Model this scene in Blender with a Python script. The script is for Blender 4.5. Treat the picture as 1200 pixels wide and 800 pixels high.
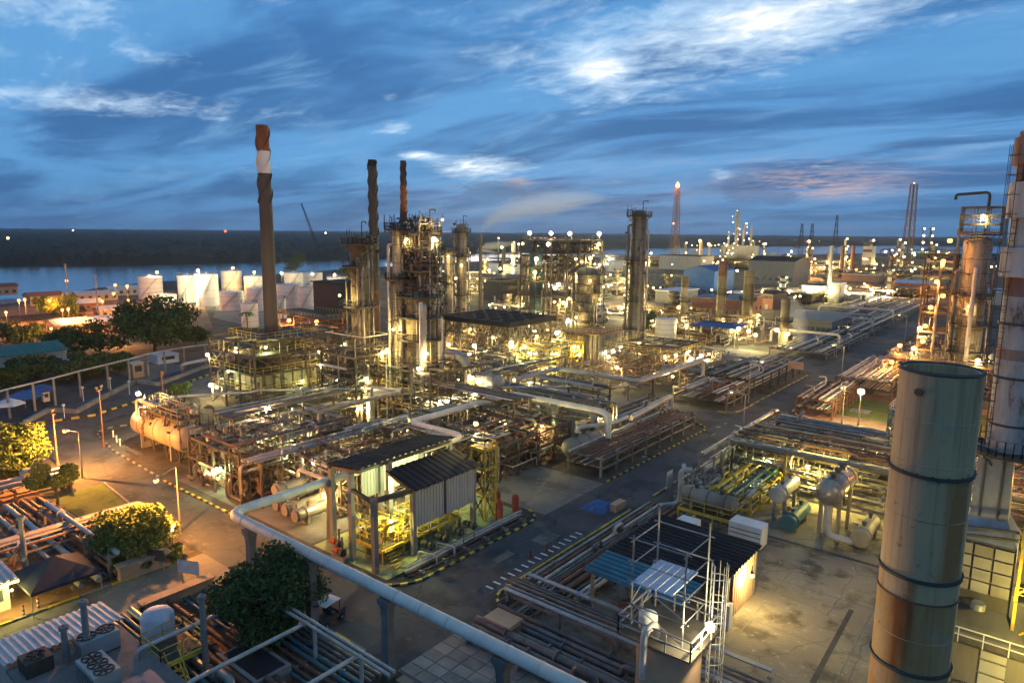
import bpy, math, random
from mathutils import Vector, Matrix, noise
R = math.radians
random.seed(7)
for o in list(bpy.data.objects): bpy.data.objects.remove(o)
SC = bpy.context.scene
COL = SC.collection

# ------------------------------------------------------------------ camera
F, PITCH, ROLL, HEAD, CAMH = 805.0, R(9.15), R(0.55), R(38.7), 32.0
_f0 = Vector((-math.sin(HEAD), math.cos(HEAD), 0)); _r0 = Vector((math.cos(HEAD), math.sin(HEAD), 0)); _u0 = Vector((0, 0, 1))
FWD = _f0*math.cos(PITCH) - _u0*math.sin(PITCH)
_up = _u0*math.cos(PITCH) + _f0*math.sin(PITCH)
RIGHT = _r0*math.cos(ROLL) + _up*math.sin(ROLL)
UP = _up*math.cos(ROLL) - _r0*math.sin(ROLL)
HAZE = 0.00006
CAM = Vector((0, 0, CAMH))
cd = bpy.data.cameras.new('camera'); cam = bpy.data.objects.new('camera', cd); COL.objects.link(cam)
cd.sensor_width = 36; cd.lens = 36*F/1200; cd.clip_start = 0.5; cd.clip_end = 20000
cam.matrix_world = Matrix(((RIGHT.x, UP.x, -FWD.x, 0), (RIGHT.y, UP.y, -FWD.y, 0), (RIGHT.z, UP.z, -FWD.z, CAMH), (0, 0, 0, 1)))
SC.camera = cam
SC.render.resolution_x, SC.render.resolution_y = 1024, 682
def ray(px, py): return FWD + RIGHT*((px-600)/F) - UP*((py-400)/F)
def G(px, py, z=0.0):                      # photo pixel -> plan position on the level z
    d = ray(px, py); t = (z-CAMH)/d.z
    return (d.x*t, d.y*t)
def AX(px, py, x):                         # photo pixel -> point on the plane X = x
    d = ray(px, py); t = x/d.x; return CAM + d*t
def AY(px, py, y):
    d = ray(px, py); t = y/d.y; return CAM + d*t
def ZR(x, y, py):                          # height at plan position (x, y) that shows in photo row py
    def row(z):
        d = Vector((x, y, z)) - CAM; return 400 - F*d.dot(UP)/d.dot(FWD)
    a, b = -5.0, 150.0
    for _ in range(40):
        m = (a+b)/2
        if row(m) > py: a = m
        else: b = m
    return (a+b)/2
def MPP(x, y, z=0): return (Vector((x, y, z)) - CAM).dot(FWD)/F   # metres per photo pixel there

# ------------------------------------------------------------------ sky, sun, exposure
SUN_AZ, SUN_EL = HEAD + R(3), R(2.0)       # the sun has gone behind the cloud bank ahead of the camera
W = bpy.data.worlds.new('World'); SC.world = W; W.use_nodes = True
nt = W.node_tree; nt.nodes.clear(); L = nt.links
def N(t, **kw):
    n = nt.nodes.new(t)
    for k, v in kw.items(): setattr(n, k, v)
    return n
def lk(v, s):
    if isinstance(v, (int, float)): s.default_value = v
    else: L.new(v, s)
def M(op, a, b=None, c=None, clamp=False):
    n = N('ShaderNodeMath', operation=op); n.use_clamp = clamp
    lk(a, n.inputs[0])
    if b is not None: lk(b, n.inputs[1])
    if c is not None: lk(c, n.inputs[2])
    return n.outputs[0]
def MIXC(fac, a, b, blend='MIX'):
    n = N('ShaderNodeMix', data_type='RGBA', blend_type=blend)
    lk(fac, n.inputs[0])
    for v, s in ((a, n.inputs[6]), (b, n.inputs[7])):
        if isinstance(v, tuple): s.default_value = (*v, 1)
        else: L.new(v, s)
    return n.outputs[2]
def NOI(vec, scale, detail=6, rough=.55, dist=0.0):
    n = N('ShaderNodeTexNoise'); n.inputs['Scale'].default_value = scale; n.inputs['Detail'].default_value = detail
    n.inputs['Roughness'].default_value = rough; n.inputs['Distortion'].default_value = dist
    L.new(vec, n.inputs['Vector']); return n.outputs['Fac']
def SM(v, a, b):
    n = N('ShaderNodeMapRange', interpolation_type='SMOOTHSTEP'); lk(v, n.inputs[0])
    n.inputs[1].default_value = a; n.inputs[2].default_value = b; return n.outputs[0]
tc = N('ShaderNodeTexCoord'); sep = N('ShaderNodeSeparateXYZ'); L.new(tc.outputs['Generated'], sep.inputs[0])
dx, dy, dz = sep.outputs
az = M('MULTIPLY', M('ARCTAN2', dx, dy), 57.29578)          # degrees clockwise of +Y
el = M('MULTIPLY', M('ARCSINE', dz), 57.29578)
den = M('ADD', M('MAXIMUM', dz, 0.0), 0.13)
cx = M('DIVIDE', dx, den); cy = M('DIVIDE', dy, den)
cmb = N('ShaderNodeCombineXYZ'); L.new(cx, cmb.inputs[0]); L.new(cy, cmb.inputs[1])
def rotmap(angle, sx, sy, off=(0, 0, 0)):
    m = N('ShaderNodeMapping'); L.new(cmb.outputs[0], m.inputs[0])
    m.inputs['Rotation'].default_value = (0, 0, angle); m.inputs['Scale'].default_value = (sx, sy, 1); m.inputs['Location'].default_value = off
    return m.outputs[0]
sky = N('ShaderNodeTexSky', sky_type='NISHITA'); sky.sun_disc = False
sky.sun_elevation = SUN_EL; sky.sun_rotation = -SUN_AZ; sky.altitude = 30; sky.dust_density = 1.0; sky.ozone_density = 3.0
nish = MIXC(1.0, sky.outputs[0], (0.0015, 0.0035, 0.008), 'MULTIPLY')
v1 = rotmap(-HEAD - R(12), 1.0, 2.6, (3.1, 1.7, 0))         # long streets of cloud
n1 = NOI(v1, 0.55, 5, .56, .6)
v2 = rotmap(-HEAD + R(22), 1.0, 2.2, (9.3, 4.2, 0))
n2 = NOI(v2, 1.25, 6, .62, .7)
v3 = rotmap(-HEAD - R(20), 1.3, 2.0, (1.3, 7.2, 0))
n3 = NOI(v3, 5.0, 5, .65, .4)
elf = SM(el, 0.0, 24.0)
base = MIXC(elf, (0.038, 0.122, 0.290), (0.054, 0.190, 0.455))
base = MIXC(M('MULTIPLY', SM(el, 26.0, 62.0), .85), base, (0.20, 0.245, 0.30))      # pale tone added overhead, out of view, for more neutral ambient light
base = MIXC(M('MULTIPLY', SM(n1, .36, .62), SM(el, 50, 26)), base, (0.092, 0.272, 0.53))
base = MIXC(M('MULTIPLY', SM(n1, .56, .34), .55), base, (0.032, 0.112, 0.265))
base = MIXC(M('MULTIPLY', SM(n2, .50, .72), .55), base, (0.155, 0.335, 0.56))
base = MIXC(M('MULTIPLY', SM(el, 5.5, 0.2), .5), base, (0.042, 0.118, 0.27))
# gaps in the cloud where the evening light comes through: (photo pixel, half width deg, half height deg, strength)
def pix_dir(px, py):
    d = ray(px, py).normalized(); return math.degrees(math.atan2(d.x, d.y)), math.degrees(math.asin(d.z))
GAPS = [(706, 76, 2.6, 1.5, .75), (640, 72, 7, 2.4, .55), (800, 62, 10, 3.4, .66), (905, 32, 8, 3.0, .60), (1020, 8, 9, 2.5, .5), (860, 12, 16, 2.0, .40),
        (110, 118, 12, 1.1, .85), (60, 8, 6, 1.8, .75), (190, 66, 4, .8, .62), (25, 66, 6, .6, .35),
        (462, 150, 1.6, .9, .75), (458, 113, 1.0, .45, .7), (490, 182, 1.8, .5, 1.3), (562, 196, 4.6, 1.1, 1.3),
        (700, 112, 7, 2.0, .42), (845, 205, 1.4, .6, .8), (950, 193, 4, .5, .4), (440, 8, 14, 2, .30)]
ae = N('ShaderNodeCombineXYZ'); L.new(az, ae.inputs[0]); L.new(el, ae.inputs[1]); AE = ae.outputs[0]
def blob(px, py, sa, se, k):               # a soft ellipse at that direction of the sky
    a0, e0 = pix_dir(px, py); sa *= .8; se *= .8
    v = N('ShaderNodeVectorMath', operation='MULTIPLY_ADD'); L.new(AE, v.inputs[0])
    v.inputs[1].default_value = (1/sa, 1/se, 0); v.inputs[2].default_value = (-a0/sa, -e0/se, 0)
    ln = N('ShaderNodeVectorMath', operation='LENGTH'); L.new(v.outputs[0], ln.inputs[0])
    r = N('ShaderNodeMapRange', interpolation_type='SMOOTHSTEP'); L.new(ln.outputs['Value'], r.inputs[0])
    r.inputs[1].default_value = 1.9; r.inputs[2].default_value = 0; r.inputs[4].default_value = k
    return r.outputs[0]
def blobs(lst):
    tot = None
    for q in lst:
        g = blob(*q); tot = g if tot is None else M('ADD', tot, g)
    return tot
tot = M('MINIMUM', blobs(GAPS), 1.6)
wis = M('ADD', M('MULTIPLY', n3, .62), M('MULTIPLY', n2, .38))
lvl = M('MULTIPLY_ADD', tot, .36, wis)
base = MIXC(M('MULTIPLY', SM(lvl, .58, 1.0), .85), base, (0.50, 0.66, 0.82))
base = MIXC(M('MULTIPLY', SM(lvl, .88, 1.12), .9), base, (0.95, 0.90, 0.80))
pink = blobs([(955, 214, 6.5, 1.0, .85), (965, 228, 5, .5, .6), (605, 213, 1.2, .5, .8), (660, 240, 14, 2.2, .22), (900, 200, 16, 2, .18)])
base = MIXC(M('MULTIPLY', pink, SM(wis, .38, .62), clamp=True), base, (0.40, 0.32, 0.36))
# cumulus heads standing dark against the glow
cum = blobs([(580, 222, 3.4, .9, 1), (868, 222, 1.8, 1.5, 1), (915, 232, 1.8, .8, 1)])
cumf = SM(M('ADD', cum, M('MULTIPLY', M('SUBTRACT', n3, .5), 2.0)), .45, .65)
base = MIXC(M('MULTIPLY', cumf, .6), base, (0.075, 0.135, 0.26))
fin = MIXC(1.0, base, nish, 'ADD')
bg = N('ShaderNodeBackground'); L.new(fin, bg.inputs[0]); bg.inputs[1].default_value = 1.0
ow = N('ShaderNodeOutputWorld'); L.new(bg.outputs[0], ow.inputs[0])
W.cycles.sampling_method = 'MANUAL'; W.cycles.sample_map_resolution = 256
sl = bpy.data.lights.new('sun', 'SUN'); sl.energy = 0.12; sl.angle = R(15); sl.color = (1, .86, .72)
so = bpy.data.objects.new('sun', sl); COL.objects.link(so); so.location = (0, 0, 120)
so.rotation_euler = Vector((-math.sin(SUN_AZ)*math.cos(SUN_EL), math.cos(SUN_AZ)*math.cos(SUN_EL), math.sin(SUN_EL))).to_track_quat('Z', 'Y').to_euler()
SC.view_settings.view_transform = 'Standard'; SC.view_settings.look = 'None'; SC.view_settings.exposure = 0.4; SC.view_settings.gamma = 1
SC.render.engine = 'CYCLES'
cy_ = SC.cycles
cy_.use_denoising = True; cy_.use_adaptive_sampling = True; cy_.adaptive_threshold = .025; cy_.adaptive_min_samples = 12; cy_.max_bounces = 4; cy_.diffuse_bounces = 2; cy_.glossy_bounces = 2; cy_.transmission_bounces = 2; cy_.volume_bounces = 0
cy_.transparent_max_bounces = 6; cy_.sample_clamp_indirect = 3.0; cy_.use_light_tree = True; cy_.caustics_reflective = False; cy_.caustics_refractive = False
try: cy_.denoiser = 'OPENIMAGEDENOISE'; cy_.denoising_input_passes = 'RGB_ALBEDO_NORMAL'
except Exception: pass

# ------------------------------------------------------------------ mesh helpers
MATS = {}
class MB:
    """collects shapes in world coordinates; build() links them as one mesh object under its thing"""
    def __init__(s): s.v = []; s.f = []; s.mi = []; s.m = 0
    def face(s, idx): s.f.append(idx); s.mi.append(s.m)
    def quad(s, a, b, c, d):
        i = len(s.v); s.v += [tuple(a), tuple(b), tuple(c), tuple(d)]; s.face((i, i+1, i+2, i+3))
    def box(s, x0, x1, y0, y1, z0, z1):
        if x0 > x1: x0, x1 = x1, x0
        if y0 > y1: y0, y1 = y1, y0
        if z0 > z1: z0, z1 = z1, z0
        i = len(s.v)
        s.v += [(x0, y0, z0), (x1, y0, z0), (x1, y1, z0), (x0, y1, z0), (x0, y0, z1), (x1, y0, z1), (x1, y1, z1), (x0, y1, z1)]
        for q in ((0, 3, 2, 1), (4, 5, 6, 7), (0, 1, 5, 4), (1, 2, 6, 5), (2, 3, 7, 6), (3, 0, 4, 7)): s.face(tuple(i+k for k in q))
        return s
    def cbox(s, c, sx, sy, sz): return s.box(c[0]-sx/2, c[0]+sx/2, c[1]-sy/2, c[1]+sy/2, c[2]-sz/2, c[2]+sz/2)
    def rings(s, rings, cap=True):
        n = len(rings[0]); i = len(s.v)
        for r in rings: s.v += [tuple(p) for p in r]
        for k in range(len(rings)-1):
            for j in range(n):
                a = i+k*n+j; b = i+k*n+(j+1) % n
                s.face((a, b, b+n, a+n))
        if cap:
            s.face(tuple(i+j for j in reversed(range(n)))); e = i+(len(rings)-1)*n
            s.face(tuple(e+j for j in range(n)))
        return s
    def sweep(s, pts, rad, n=8, cap=True, phase=0.0):
        pts = [Vector(p) for p in pts]
        if not isinstance(rad, (list, tuple)): rad = [rad]*len(pts)
        T = [(pts[min(i+1, len(pts)-1)] - pts[max(i-1, 0)]).normalized() for i in range(len(pts))]
        t0 = T[0]; ref = Vector((0, 0, 1)) if abs(t0.z) < .9 else Vector((1, 0, 0))
        u = t0.cross(ref).normalized(); rs = []
        for i, p in enumerate(pts):
            u = (u - T[i]*u.dot(T[i])).normalized(); w = T[i].cross(u)
            rs.append([p + (u*math.cos(2*math.pi*j/n+phase) + w*math.sin(2*math.pi*j/n+phase))*rad[i] for j in range(n)])
        return s.rings(rs, cap)
    def bar(s, a, b, w, n=4): return s.sweep([a, b], w*.7071, n, True, math.pi/4)
    def pipe(s, pts, r, n=8, bend=None):
        pts = [Vector(p) for p in pts]; bend = bend or r*3.2; out = [pts[0]]
        for i in range(1, len(pts)-1):
            p = pts[i]; a = pts[i-1]-p; b = pts[i+1]-p
            d = min(bend, a.length*.48, b.length*.48)
            if a.length < 1e-6 or b.length < 1e-6 or abs(a.normalized().dot(b.normalized())) > .999: continue
            A = p+a.normalized()*d; B = p+b.normalized()*d
            for t in (0, .25, .5, .75, 1): out.append(A*(1-t)**2 + p*2*t*(1-t) + B*t*t)
        out.append(pts[-1])
        return s.sweep(out, r, n)
    def cyl(s, x, y, z0, z1, r, r1=None, n=16, cap=True):
        return s.rings([[(x+q*math.cos(2*math.pi*j/n), y+q*math.sin(2*math.pi*j/n), z) for j in range(n)] for z, q in ((z0, r), (z1, r if r1 is None else r1))], cap)
    def lathe(s, x, y, prof, n=20, cap=True):
        return s.rings([[(x+q*math.cos(2*math.pi*j/n), y+q*math.sin(2*math.pi*j/n), z) for j in range(n)] for z, q in prof], cap)
    def lathe_axis(s, c, d, prof, n=18):
        c = Vector(c); d = Vector(d).normalized(); ref = Vector((0, 0, 1)) if abs(d.z) < .9 else Vector((1, 0, 0))
        u = d.cross(ref).normalized(); w = d.cross(u)
        return s.rings([[c + d*t + (u*math.cos(2*math.pi*j/n)+w*math.sin(2*math.pi*j/n))*max(q, .002) for j in range(n)] for t, q in prof])
    def torus(s, x, y, z, r, t, n=24):
        pts = [(x+r*math.cos(2*math.pi*j/n), y+r*math.sin(2*math.pi*j/n), z) for j in range(n)]
        rs = []
        for j in range(n):
            a = 2*math.pi*j/n
            rs.append([(x+(r+t*math.cos(b))*math.cos(a), y+(r+t*math.cos(b))*math.sin(a), z+t*math.sin(b)) for b in (0, math.pi/2, math.pi, 1.5*math.pi)])
        i = len(s.v)
        for q in rs: s.v += q
        for k in range(n):
            for j in range(4):
                a = i+k*4+j; b = i+k*4+(j+1) % 4; c = i+((k+1) % n)*4+(j+1) % 4; d = i+((k+1) % n)*4+j
                s.face((a, b, c, d))
        return s
    def ico(s, c, r, sq=1.0):
        t = (1+5**.5)/2; q = r/math.sqrt(1+t*t); i = len(s.v)
        for a in ((-1, t, 0), (1, t, 0), (-1, -t, 0), (1, -t, 0), (0, -1, t), (0, 1, t), (0, -1, -t), (0, 1, -t), (t, 0, -1), (t, 0, 1), (-t, 0, -1), (-t, 0, 1)):
            s.v.append((c[0]+a[0]*q, c[1]+a[1]*q, c[2]+a[2]*q*sq))
        for a in ((0, 11, 5), (0, 5, 1), (0, 1, 7), (0, 7, 10), (0, 10, 11), (1, 5, 9), (5, 11, 4), (11, 10, 2), (10, 7, 6), (7, 1, 8), (3, 9, 4), (3, 4, 2), (3, 2, 6), (3, 6, 8), (3, 8, 9), (4, 9, 5), (2, 4, 11), (6, 2, 10), (8, 6, 7), (9, 8, 1)):
            s.face(tuple(i+k for k in a))
        return s
    def mesh(s, name, mats, origin=(0, 0, 0), smooth=True):
        me = bpy.data.meshes.new(name)
        ox, oy, oz = origin
        me.from_pydata([(a-ox, b-oy, c-oz) for a, b, c in s.v], [], s.f)
        if not isinstance(mats, (list, tuple)): mats = [mats]
        for m in mats: me.materials.append(MATS[m] if isinstance(m, str) else m)
        if len(mats) > 1: me.polygons.foreach_set('material_index', s.mi)
        if smooth:
            me.polygons.foreach_set('use_smooth', [True]*len(s.f))
            try: me.set_sharp_from_angle(angle=R(46))
            except Exception: pass
        me.update(); return me
    def build(s, name, mats, parent=None, label=None, smooth=True):
        o = bpy.data.objects.new(name, s.mesh(name, mats, tuple(ORI.get(parent.name, (0, 0, 0))) if parent else (0, 0, 0), smooth))
        COL.objects.link(o)
        if parent: o.parent = parent; ORI[o.name] = ORI.get(parent.name, (0, 0, 0))
        if label: o['label'] = label
        return o
ORI = {}
def thing(name, label, cat, loc=(0, 0, 0), group=None, rz=0.0):
    o = bpy.data.objects.new(name, None); COL.objects.link(o); o.location = loc; o.rotation_euler = (0, 0, rz)
    o.empty_display_size = .3
    o['label'] = label; o['category'] = cat
    if group: o['group'] = group
    ORI[o.name] = tuple(loc) if rz == 0 else (0, 0, 0)
    return o
def tag(o, label, cat, group=None, kind=None):
    if label: o['label'] = label
    if cat: o['category'] = cat
    if group: o['group'] = group
    if kind: o['kind'] = kind
    return o
def struct(name, mb, mat, smooth=False):
    o = mb.build(name, mat, None, smooth=smooth); o['kind'] = 'structure'; return o
def place(name, me, loc, parent, rot=None, scale=None):        # one more object sharing a mesh
    o = bpy.data.objects.new(name, me); COL.objects.link(o)
    b = ORI.get(parent.name, (0, 0, 0)) if parent else (0, 0, 0)
    o.location = (loc[0]-b[0], loc[1]-b[1], loc[2]-b[2])
    if rot: o.rotation_euler = rot
    if scale: o.scale = scale
    if parent: o.parent = parent
    return o
def copy_tree(o, loc=None, rz=None, parent=None):
    c = o.copy(); COL.objects.link(c)
    if parent: c.parent = parent
    if loc is not None: c.location = loc
    if rz is not None: c.rotation_euler = (0, 0, rz)
    for ch in o.children:
        if ch.name in COL.objects: copy_tree(ch, parent=c)
    return c

# ------------------------------------------------------------------ materials
def mat(name, c1, c2=None, scale=1.2, rough=.6, metal=0.0, amount=.6, streak=1.0, bump=0.0, bscale=20, vary=.12, c3=None, spec=.22):
    m = bpy.data.materials.new(name); m.use_nodes = True; t = m.node_tree; t.nodes.clear()
    def n(ty, **k):
        q = t.nodes.new(ty)
        for a, b in k.items(): setattr(q, a, b)
        return q
    out = n('ShaderNodeOutputMaterial'); p = n('ShaderNodeBsdfPrincipled'); t.links.new(p.outputs[0], out.inputs[0])
    p.inputs['Roughness'].default_value = rough; p.inputs['Metallic'].default_value = metal; p.inputs['Specular IOR Level'].default_value = spec
    tcn = n('ShaderNodeTexCoord'); mp = n('ShaderNodeMapping'); t.links.new(tcn.outputs['Object'], mp.inputs[0])
    mp.inputs['Scale'].default_value = (scale, scale, scale*streak)
    oi = n('ShaderNodeObjectInfo')
    comb = n('ShaderNodeVectorMath', operation='MULTIPLY_ADD')
    comb.inputs[1].default_value = (37.0, 11.0, 53.0); t.links.new(oi.outputs['Random'], comb.inputs[0]); t.links.new(mp.outputs[0], comb.inputs[2])
    no = n('ShaderNodeTexNoise'); no.inputs['Scale'].default_value = 1.0; no.inputs['Detail'].default_value = 7; no.inputs['Roughness'].default_value = .62
    t.links.new(comb.outputs[0], no.inputs['Vector'])
    cr = n('ShaderNodeValToRGB'); cr.color_ramp.elements[0].position = .36; cr.color_ramp.elements[1].position = .66
    c2 = c2 or tuple(q*.55 for q in c1)
    cr.color_ramp.elements[0].color = (*tuple(a*amount + b*(1-amount) for a, b in zip(c2, c1)), 1); cr.color_ramp.elements[1].color = (*c1, 1)
    if c3:
        e = cr.color_ramp.elements.new(.44); e.color = (*c3, 1)
    t.links.new(no.outputs['Fac'], cr.inputs[0])
    hs = n('ShaderNodeHueSaturation'); t.links.new(cr.outputs[0], hs.inputs['Color'])
    mr = n('ShaderNodeMapRange'); t.links.new(oi.outputs['Random'], mr.inputs[0]); mr.inputs[3].default_value = 1-vary; mr.inputs[4].default_value = 1+vary
    t.links.new(mr.outputs[0], hs.inputs['Value']); t.links.new(hs.outputs[0], p.inputs['Base Color'])
    if bump:
        n2_ = n('ShaderNodeTexNoise'); n2_.inputs['Scale'].default_value = bscale; n2_.inputs['Detail'].default_value = 4
        t.links.new(tcn.outputs['Object'], n2_.inputs['Vector'])
        bp = n('ShaderNodeBump'); bp.inputs['Strength'].default_value = bump; bp.inputs['Distance'].default_value = .05
        t.links.new(n2_.outputs['Fac'], bp.inputs['Height']); t.links.new(bp.outputs[0], p.inputs['Normal'])
    MATS[name] = m; return m
def emit(name, color, strength):
    m = bpy.data.materials.new(name); m.use_nodes = True; t = m.node_tree; t.nodes.clear()
    out = t.nodes.new('ShaderNodeOutputMaterial'); e = t.nodes.new('ShaderNodeEmission'); t.links.new(e.outputs[0], out.inputs[0])
    e.inputs[0].default_value = (*color, 1); e.inputs[1].default_value = strength
    m.cycles.emission_sampling = 'NONE'
    MATS[name] = m; return m
mat('steel', (.115, .10, .078), (.048, .031, .019), .8, .62, .15, .75, .5)
mat('steel_dark', (.085, .08, .075), (.05, .04, .03), .8, .65, .1, .7, .5)
mat('steel_pale', (.28, .26, .225), (.12, .085, .055), .8, .55, .15, .6, .4)
mat('steel_rust', (.20, .105, .065), (.09, .05, .035), 1.0, .75, 0, .8, .5)
mat('galv', (.31, .315, .32), (.16, .15, .14), 1.2, .42, .35, .6, .6)
mat('pipe_white', (.52, .49, .445), (.27, .22, .17), .7, .42, .1, .6, 1.0)
mat('pipe_grey', (.20, .185, .165), (.085, .065, .05), .9, .45, .25, .7, 1.0)
mat('pipe_dark', (.12, .115, .115), (.06, .05, .045), .9, .5, .1, .7)
mat('pipe_rust', (.19, .10, .07), (.075, .038, .026), .9, .65, 0, .8)
mat('pipe_teal', (.06, .17, .20), (.05, .09, .10), .9, .5, 0, .7)
mat('pipe_yellow', (.55, .40, .06), (.30, .19, .05), .9, .5, 0, .6)
mat('pipe_clad', (.33, .31, .28), (.15, .125, .10), .8, .36, .4, .7)
mat('yellow', (.60, .43, .05), (.30, .19, .05), 1.5, .5, 0, .6)
mat('black_paint', (.03, .03, .032), None, 2, .6)
mat('red_paint', (.38, .07, .035), (.20, .06, .04), 1.5, .55)
mat('white_paint', (.72, .71, .68), (.45, .40, .34), .6, .5, 0, .5, .35)
mat('column', (.25, .215, .135), (.085, .06, .032), .30, .6, .1, .85, .28, vary=.08)
mat('column_pale', (.40, .35, .255), (.19, .135, .08), .30, .55, .05, .7, .25, vary=.06)
mat('column_grey', (.25, .235, .205), (.13, .105, .08), .30, .6, .1, .8, .2, vary=.05)
mat('concrete', (.27, .255, .23), (.15, .135, .115), .5, .85, 0, .8, .6, .25, 14)
mat('concrete_dark', (.20, .195, .185), (.11, .10, .09), .5, .85, 0, .8, .6, .25, 14)
mat('pipe_cream', (.66, .60, .52), (.42, .36, .28), .5, .6, 0, .5, spec=.15)
mat('rubber', (.02, .02, .021), None, 3, .7)
mat('glass', (.05, .07, .09), None, 1, .08, 0, .2, spec=.8)
mat('grating', (.095, .085, .07), (.045, .034, .025), 1.5, .7, .2, .7)
mat('roof_dark', (.036, .038, .043), (.02, .02, .022), .35, .85, 0, .8, spec=.1)
mat('roof_teal', (.045, .17, .22), (.03, .09, .12), .5, .5, .1, .6)
mat('roof_white', (.55, .55, .54), (.34, .31, .28), .5, .5, .1, .6)
mat('cladding', (.47, .45, .40), (.33, .29, .23), .4, .55, .1, .6, .3)
mat('cladding_grey', (.17, .175, .185), (.12, .12, .12), .4, .55, .1, .6, .3)
mat('brick', (.22, .10, .075), (.14, .065, .05), .5, .85)
mat('brick_tan', (.46, .31, .20), (.30, .19, .12), .5, .85)
mat('blue_clad', (.03, .12, .34), (.025, .08, .2), .4, .5)
mat('green_roof', (.05, .19, .15), (.03, .11, .09), .4, .6)
mat('tarp_navy', (.035, .04, .055), None, .8, .6)
mat('tarp_blue', (.035, .10, .27), None, .8, .6)
mat('tarp_white', (.62, .62, .66), None, .8, .6)
mat('soil', (.19, .095, .055), (.10, .055, .038), .35, .95, 0, .8, 1, .5, 3)
mat('trunk', (.10, .075, .05), (.05, .04, .03), 2, .9)
mat('stain_rust', (.30, .12, .05), (.14, .06, .03), .6, .7, 0, .8, .3)
mat('tank_white', (.72, .70, .67), (.55, .50, .44), .25, .5, 0, .5, .3, vary=.05)
mat('box_grey', (.33, .34, .33), (.22, .21, .2), .6, .5)
emit('bulb_warm', (1.0, .64, .22), 7); emit('bulb_white', (1.0, .86, .55), 16); emit('bulb_sodium', (1.0, .40, .08), 6)
emit('bulb_green', (.80, 1.0, .40), 7); emit('bulb_red', (1.0, .12, .04), 3); emit('flame', (1.0, .36, .07), 7)
LCOL = {'warm': (1.0, .75, .27), 'white': (1.0, .86, .48), 'sodium': (1.0, .38, .065), 'green': (.86, 1.0, .45), 'yellow': (1.0, .80, .18), 'red': (1, .2, .06)}
BMAT = {'warm': 'bulb_warm', 'white': 'bulb_white', 'sodium': 'bulb_sodium', 'green': 'bulb_green', 'yellow': 'bulb_warm', 'red': 'bulb_red'}
BULBS = {}
NL = [0]
def light(loc, col, power, r=.15, parent=None):
    d_ = math.hypot(loc[0], loc[1]); power *= .9 if d_ < 130 else .75 if d_ < 280 else 1.0
    l = bpy.data.lights.new('lamp_light', 'POINT'); l.energy = power; l.color = LCOL[col]; l.shadow_soft_size = r
    o = bpy.data.objects.new('lamp_light', l); COL.objects.link(o)
    b = ORI.get(parent.name, (0, 0, 0)) if parent else (0, 0, 0)
    o.location = (loc[0]-b[0], loc[1]-b[1], loc[2]-b[2])
    if parent: o.parent = parent
    NL[0] += 1; return o
def bulb_mesh(col, r):
    k = (col, round(r, 2))
    if k not in BULBS: BULBS[k] = MB().ico((0, 0, 0), r).mesh('bulb', BMAT[col])
    return BULBS[k]
HOOD = {}
def lamp(parent, loc, col='warm', power=600, r=.22, hood=True):
    """a bulkhead floodlight bolted to its structure: bracket and hood with a glowing bulb under it"""
    r = max(r, MPP(*loc)*(2.5 if col == 'white' or power >= 2400 else 1.75))  # bulb enlarged with distance, its size stands in for the lamp's glow
    if hood:
        if 'h' not in HOOD: HOOD['h'] = MB().lathe(0, 0, [(.19, .16), (.30, .10), (.42, .07), (.44, .0)], 10).bar((0, 0, .36), (0, 0, .9), .06).mesh('lamp', 'steel_dark')
        h = place('lamp', HOOD['h'], loc, parent)
        ORI[h.name] = tuple(loc)
        place('bulb', bulb_mesh(col, r), loc, h)
    else:
        place('lamp', bulb_mesh(col, r), loc, parent)
    if power: light((loc[0], loc[1], loc[2]-r-.16), col, power, .12, parent)
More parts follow.
